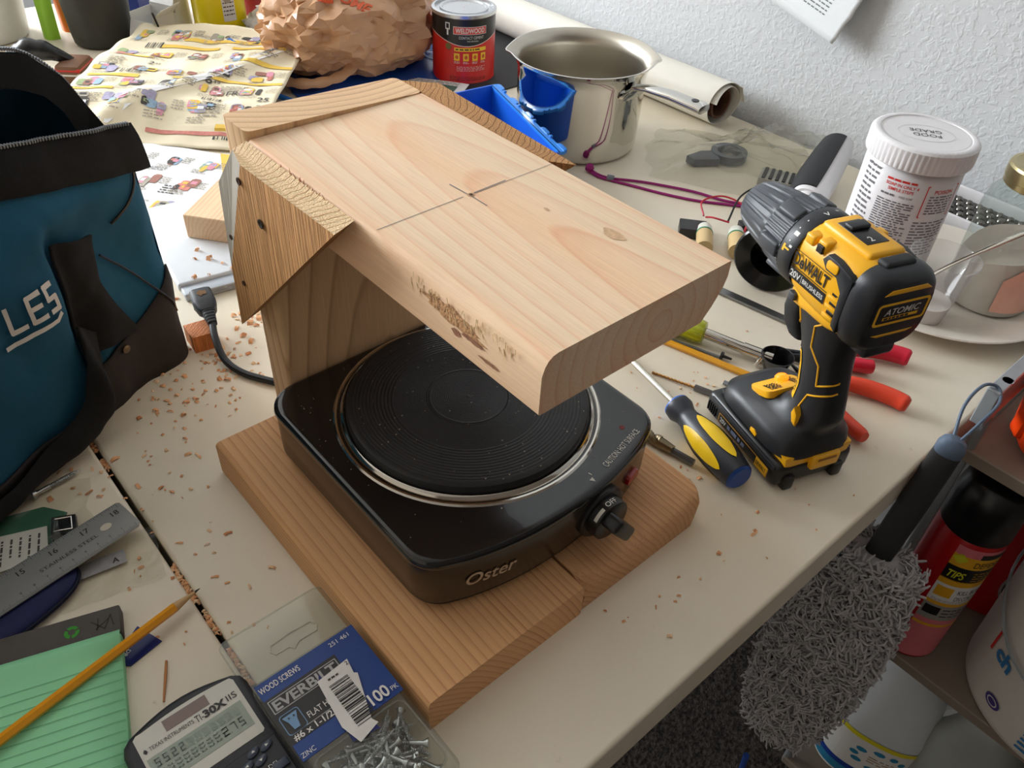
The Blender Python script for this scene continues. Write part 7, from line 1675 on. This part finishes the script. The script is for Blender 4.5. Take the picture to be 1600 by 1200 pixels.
# local x runs down the sheet, local y to the right
M_grn = mat('paper_green', (150, 224, 172), 0.75, var=0.03, scale=8); M_bind = mat('binding_grey', (84, 80, 76), 0.8, var=0.12, scale=60)
mb = MB(); mb.rbox((0.0005, -0.125, 0.0005), (0.2, -0.0005, 0.0092), 0.0006, 1); mb.build('sheets', M_grn, np_)
mb = MB(); mb.sheet(lambda u, v: V((0.022+u, -0.1245+v, 0.0095+0.0035*math.exp(-((u-0.004)/0.006)**2)+0.0003)), 30, 4, 0, 0.178, 0, 0.124, thick=0.0003); mb.build('top_sheet', M_grn, np_, angle=180)
mb = MB(); mb.rbox((-0.0008, -0.1255, 0.0), (0.0235, 0.0004, 0.0112), 0.0012, 2); bd = mb.build('binding', M_bind, np_)
PS = lambda u, v, h: V((v, u, 0.0101+h))
pm = Print(PS, 0.0003, 0.0002); M_rule = mat('rule_green', (104, 170, 130), 0.7)
for k in range(22): pm.rect(-0.124, 0.046+0.0076*k, -0.001, 0.0464+0.0076*k, M_rule, 0)
def hand(pts, w=0.0005):
    for a, b_ in zip(pts, pts[1:]): stroke(pm, a, b_, w, M_pencil, 1)
hx, hy = -0.094, 0.142
hand([(hx, hy), (hx-0.001, hy+0.008)]); hand([(hx+0.004, hy), (hx+0.003, hy+0.006), (hx+0.008, hy+0.005)]); hand([(hx+0.0065, hy+0.002), (hx+0.006, hy+0.010)]); pm.poly(circ_pts(6, 0.0006, (hx+0.011, hy+0.008)), M_pencil, 1)
hand([(hx+0.021, hy-0.001), (hx+0.015, hy), (hx+0.015, hy+0.004), (hx+0.019, hy+0.004), (hx+0.019, hy+0.008), (hx+0.014, hy+0.009)])
hand([(hx+0.046, hy-0.002), (hx+0.046, hy+0.004)])
pm.build('rules_and_notes', np_)
BSf = lambda u, v, h: V((0.012-v, u, 0.0112+h)); pm = Print(BSf, 0.0002, 0.0001); M_rcg = mat('recycle_green', (54, 150, 40), 0.6)
for k in range(3):
    a = 2*PI*k/3+0.5
    for s_, m in ((1.0, M_rcg),):
        pm.poly([(-0.0315+0.0052*math.cos(a+t_)*s_, 0.0+0.0052*math.sin(a+t_)*s_) for t_ in (0, 0.6, 1.2, 1.75)]+[(-0.0315+0.0026*math.cos(a+t_), 0.0026*math.sin(a+t_)) for t_ in (1.75, 0.9, 0)], m, 0)
M_bk2 = mat('stamp_dark', (52, 48, 46), 0.7)
for a, b_ in (((-0.019, 0.004), (-0.010, -0.005)), ((-0.010, -0.005), (-0.006, 0.006)), ((-0.016, -0.004), (-0.007, 0.003)), ((-0.014, 0.0055), (-0.015, -0.005)), ((-0.006, 0.006), (-0.004, -0.004))): stroke(pm, a, b_, 0.0007, M_bk2, 1)
pm.build('binding_stamps', bd)
# ---- pencil over the pad
pencil('pencil', 'sharpened orange pencil lying across the green note pad', (0.1185, -0.335, 0), (0.0735, -0.1295, 0), True, 0.0145, 0.0075)
# ---- steel ruler
ru = thing('steel_ruler', 'stainless steel ruler showing inch marks 15 to 18 by the table seam', 'ruler', (-0.0265, -0.1405, 0.0125), math.atan2(0.985, -0.172))
# local x towards the 18 inch end (origin there), local y across
M_rul = mat('ruler_steel', (176, 174, 170), 0.38, 0.75, var=0.05, scale=60, stretch=(0.1, 1, 1))
HWR = 0.0172
pts = [(-0.30, -HWR), (-0.003, -HWR), (0.0, -HWR+0.003), (0.0, HWR-0.002), (-0.002, HWR), (-0.30, HWR)]
mb = MB(); b = bmesh.new(); vs = [b.verts.new((x, y, 0)) for x, y in pts]; f_ = b.faces.new(vs); r_ = bmesh.ops.extrude_face_region(b, geom=[f_]); bmesh.ops.translate(b, vec=(0, 0, 0.0009), verts=[v for v in r_['geom'] if isinstance(v, bmesh.types.BMVert)]); bmesh.ops.recalc_face_normals(b, faces=list(b.faces)); mb.bm(b); mb.build('blade', M_rul, ru, smooth=False)
RS = lambda u, v, h: V((u, v, 0.0009+h)); pm = Print(RS, 0.00015, 0.00008); M_rk = mat('ruler_ink', (58, 56, 54), 0.6)
pm.poly([(-0.0205+0.0045*math.cos(a), 0.0005+0.0034*math.sin(a)) for a in [2*PI*i/20 for i in range(20)]], mat('ruler_hole', (206, 198, 180), 0.6), 2); pm.build('hang_hole', ru)
pm = Print(RS, 0.00015, 0.00008)
for k in range(0, 90):
    x = -0.0035-0.0254*k/16
    if x < -0.145: break
    L_ = 0.0058 if k % 16 == 0 else 0.0046 if k % 8 == 0 else 0.0038 if k % 4 == 0 else 0.0028 if k % 2 == 0 else 0.002
    pm.rect(x-0.00012, HWR-L_, x+0.00012, HWR-0.0002, M_rk)
for k in range(0, 145):
    x = -0.0035-0.001*k; L_ = 0.005 if k % 10 == 0 else 0.0038 if k % 5 == 0 else 0.0026
    pm.rect(x-0.0001, -HWR+0.0002, x+0.0001, -HWR+L_, M_rk)
for k in range(4): pm.text(str(18-k), -0.0085-0.0254*k-0.0, HWR-0.0115, 0.0052, M_rk, 'C', 1, bold=0.012)
pm.text('STAINLESS STEEL', -0.075, -0.0035, 0.0032, M_rk, 'L', 1, width=0.046)
for k in range(1, 10): pm.text(str(k), -0.0035-0.01*k, -HWR+0.0062, 0.0022, M_rk, 'C', 1)
pm.build('scale_marks', ru)
# ---- deck screw
t, L_ = stick('deck_screw', 'single long zinc screw lying on the table beside the tool bag', 'screw', (-0.102, -0.1935, 0), (-0.1075, -0.153, 0))
mm = screw_mesh(L_, 0.0022); mm.v = [p+V((0, 0, 0.0042)) for p in mm.v]; mm.build('shank', M_zn, t, angle=50)
mb = MB(); mb.lathe([(0.0001, -0.0012), (0.0042, -0.001), (0.0046, 0.0), (0.0032, 0.003)], 18, (0, 0, 0.0046), (1, 0, 0)); mb.build('head', M_zn, t)
# ---- plastic bag of cards, tag, navy pouch
pb = thing('card_bag', 'crumpled clear bag with a green card and a white label under the ruler', 'plastic bag', (-0.06, -0.205, 0), math.radians(-20))
mb = MB(); mb.prism([(-0.028, -0.03), (0.010, -0.038), (0.012, 0.012), (-0.018, 0.022), (-0.030, 0.004)], 0.001, 0.002); mb.build('green_card', mat('card_green', (20, 100, 70), 0.6, var=0.1), pb)
mb = MB(); mb.prism([(-0.006, -0.05), (0.034, -0.05), (0.026, 0.010), (-0.006, 0.008)], 0.0032, 0.0038); wc = mb.build('white_label', M_cw, pb)
pm = Print(lambda u, v, h: V((u, v, 0.0038+h)), 0.0002); pm.lines(0.0, -0.04, 0.026, 0.006, 7, M_nk, 0, 0.25, 5, 0.004); pm.build('label_print', wc)
mb = MB()
def cb(u, v):
    q = V((u*5, v*5, 2)); e = min(u, 1-u, v, 1-v); return V((-0.05+0.10*u+0.006*noise.noise(q), -0.06+0.10*v+0.006*noise.noise(q+V((4, 4, 4))), 0.0045+0.006*sst(0, 0.2, e)*(0.6+noise.noise(q))))
mb.sheet(cb, 24, 24); mb.build('film', M_film, pb, angle=25, recalc=False)
mb = MB(); mb.prism([(-0.010, 0.012), (0.010, 0.012), (0.012, 0.032), (-0.008, 0.030)], 0.0035, 0.0085, bevel=0.001); cp_ = mb.build('metal_clip', M_blk, pb)
mb = MB(); mb.tube([(-0.006, 0.015, 0.009), (0.007, 0.015, 0.009), (0.008, 0.028, 0.009), (-0.005, 0.027, 0.009), (-0.006, 0.015, 0.009)], 0.0008, 6); mb.build('clip_wire', M_chr, cp_)
nv = thing('navy_pouch', 'dark navy pouch under the ruler above the note pad', 'pouch', (0.000, -0.235, 0), math.radians(-72))
mb = MB(); mb.loft([[(x, y, z) for x, y in sup(0, 0, a, b_, 3, 36)] for z, a, b_ in ((0.0005, 0.040, 0.022), (0.003, 0.043, 0.025), (0.0085, 0.042, 0.024), (0.0108, 0.034, 0.018))]); mb.build('pouch', mat('navy_cloth', (14, 24, 74), 0.7, var=0.1, bump=0.2, bscale=1200), nv, angle=60)
mb = MB(); mb.tube([(x, y, 0.0062) for x, y in sup(0, 0, 0.0432, 0.0252, 3, 36)+[sup(0, 0, 0.0432, 0.0252, 3, 36)[0]]], 0.0012, 6); mb.build('seam', mat('navy_seam', (8, 12, 40), 0.8), nv)
ab = thing('battery_bag', 'flat clear packet printed with a grey block beneath the ruler end', 'plastic bag', (0.003, -0.175, 0), math.radians(78))
mb = MB(); mb.sheet(lambda u, v: V((-0.035+0.075*u, -0.03+0.055*v, 0.0016+0.0014*noise.noise(V((u*6, v*5, 9))))), 18, 14); mb.build('film', M_film, ab, angle=25, recalc=False)
pm = Print(lambda u, v, h: V((u, v, 0.0034+h)), 0.0); pm.poly([(-0.018, -0.006), (0.016, -0.004), (0.016, 0.010), (-0.016, 0.008)], mat('packet_print_grey', (150, 150, 152), 0.6, var=0.15, scale=200)); pm.text('A', 0.006, -0.001, 0.005, M_lab, 'L', 1, bold=0.02); pm.build('packet_print', ab)
nk = thing('navy_card', 'navy blue card corner sticking out from under the note pad', 'card', (0.088, -0.186, 0), math.radians(-60))
mb = MB(); mb.prism([(-0.018, -0.012), (0.014, -0.010), (0.010, 0.004), (-0.014, 0.012)], 0.0004, 0.0012); mb.build('card', M_cb2, nk)
pm = Print(lambda u, v, h: V((u, v, 0.0012+h)), 0.0002); pm.text('DR', 0.0, -0.006, 0.003, M_cw, 'L', bold=0.01); pm.build('card_print', nk)
mb = MB(); mb.tube([(0.108, -0.172, 0.0008), (0.118, -0.1765, 0.002), (0.136, -0.186, 0.0008)], [0.0009, 0.0011, 0.0007], 5); ob = mb.build('wood_sliver', mat('sliver', (190, 130, 80), 0.8)); tag(ob, 'thin curved sliver of wood above the calculator', 'wood sliver')
# ================================================================== sawdust and chips
M_chip = [mat('chip_a', (226, 168, 120), 0.85, var=0.15, scale=300), mat('chip_b', (206, 140, 92), 0.85, var=0.15, scale=300), mat('chip_c', (236, 198, 156), 0.85, var=0.1, scale=300)]
rg = random.Random(99)
mb = MB()
def chip(x, y, z, s_, flatk=1.0):
    a = rg.uniform(0, 2*PI); c, sn = math.cos(a), math.sin(a); L_ = s_*(0.6+rg.random()*0.9); w = s_*(0.3+0.5*rg.random()); cv = rg.uniform(0.1, 0.5)*s_*flatk; n_ = 3
    vs = []
    for i in range(n_+1):
        t = i/n_; u = (t-0.5)*L_; h = cv*4*t*(1-t)+0.0003
        for v in (-w/2, w/2): jx, jy = rg.gauss(0, s_*0.06), rg.gauss(0, s_*0.06); vs.append((x+u*c-v*sn+jx, y+u*sn+v*c+jy, z+h*(1 if v > 0 else 0.6)+0.0002))
    mb.add(vs, [(2*i, 2*i+2, 2*i+3, 2*i+1) for i in range(n_)], rg.choice((0, 0, 1, 2)))
def inside(x, y):   # keep clear of things that stand on the table
    if -0.036 < x < 0.269 and -0.061 < y < 0.232: return True
    if -0.30 < x < -0.19 and y < -0.008+(-0.211-x)*2.3: return True
    if 0.18 < x < 0.31 and -0.142 < y < -0.062: return True
    if 0.13 < x and y < -0.135: return True
    if x > EX-0.006: return True
    return False
def cluster(cx, cy, sx, sy, n, s0, s1, z=0.0):
    for _ in range(n):
        x, y = rg.gauss(cx, sx), rg.gauss(cy, sy)
        if inside(x, y): continue
        chip(x, y, z, rg.uniform(s0, s1))
cluster(-0.235, 0.055, 0.03, 0.03, 60, 0.003, 0.0075); cluster(-0.17, 0.0, 0.03, 0.02, 70, 0.002, 0.006); cluster(-0.14, -0.045, 0.03, 0.03, 50, 0.002, 0.006); cluster(-0.09, -0.05, 0.03, 0.03, 25, 0.002, 0.005)
cluster(-0.09, -0.15, 0.02, 0.02, 16, 0.003, 0.006); cluster(0.0, -0.11, 0.05, 0.03, 22, 0.002, 0.005); cluster(0.08, -0.12, 0.03, 0.02, 12, 0.002, 0.0045); cluster(0.05, -0.165, 0.03, 0.01, 10, 0.002, 0.004)
cluster(0.16, 0.33, 0.03, 0.03, 24, 0.002, 0.005); cluster(0.24, 0.26, 0.03, 0.01, 8, 0.002, 0.0045); cluster(0.30, 0.15, 0.02, 0.06, 16, 0.0018, 0.004); cluster(0.31, 0.3, 0.02, 0.06, 8, 0.0015, 0.003)
cluster(0.13, 0.40, 0.05, 0.04, 14, 0.0015, 0.0035)
mb.build('wood_chips', M_chip, None, smooth=False, recalc=False); ob = bpy.context.scene.objects['wood_chips']; ob['kind'] = 'stuff'; tag(ob, 'scattered sawdust and small wood chips on the white table top', 'wood chips')
mb = MB()
for x, y, s_ in ((-0.36, 0.072, 0.007), (-0.335, 0.075, 0.008), (-0.345, 0.062, 0.004), (-0.31, 0.045, 0.006), (-0.305, 0.06, 0.005), (-0.32, 0.10, 0.005), (-0.30, 0.085, 0.0045), (-0.352, 0.11, 0.004), (-0.318, 0.083, 0.004), (-0.308, 0.094, 0.004)):
    chip(x, y, 0.0132, s_, 2.0)
for x, y in ((0.02, 0.0), (0.03, 0.03), (0.022, -0.012), (0.16, 0.02)): pass
ob = mb.build('tray_chips', M_chip, None, smooth=False, recalc=False); ob['kind'] = 'stuff'; tag(ob, 'wood chips lying on the white tray', 'wood chips')
mb = MB()          # dust packed into the table seam
for x0, x1 in ((-0.155, -0.128), (0.03, 0.075), (0.085, 0.108), (0.125, 0.16), (-0.115, -0.10)):
    x = x0
    while x < x1: chip(x, GAP+rg.gauss(0, 0.0009), -0.0052+0.002*rg.random(), rg.uniform(0.002, 0.004)); x += 0.0006
ob = mb.build('seam_dust', M_chip, None, smooth=False, recalc=False); ob['kind'] = 'stuff'; tag(ob, 'sawdust packed into the dark seam of the table', 'sawdust')
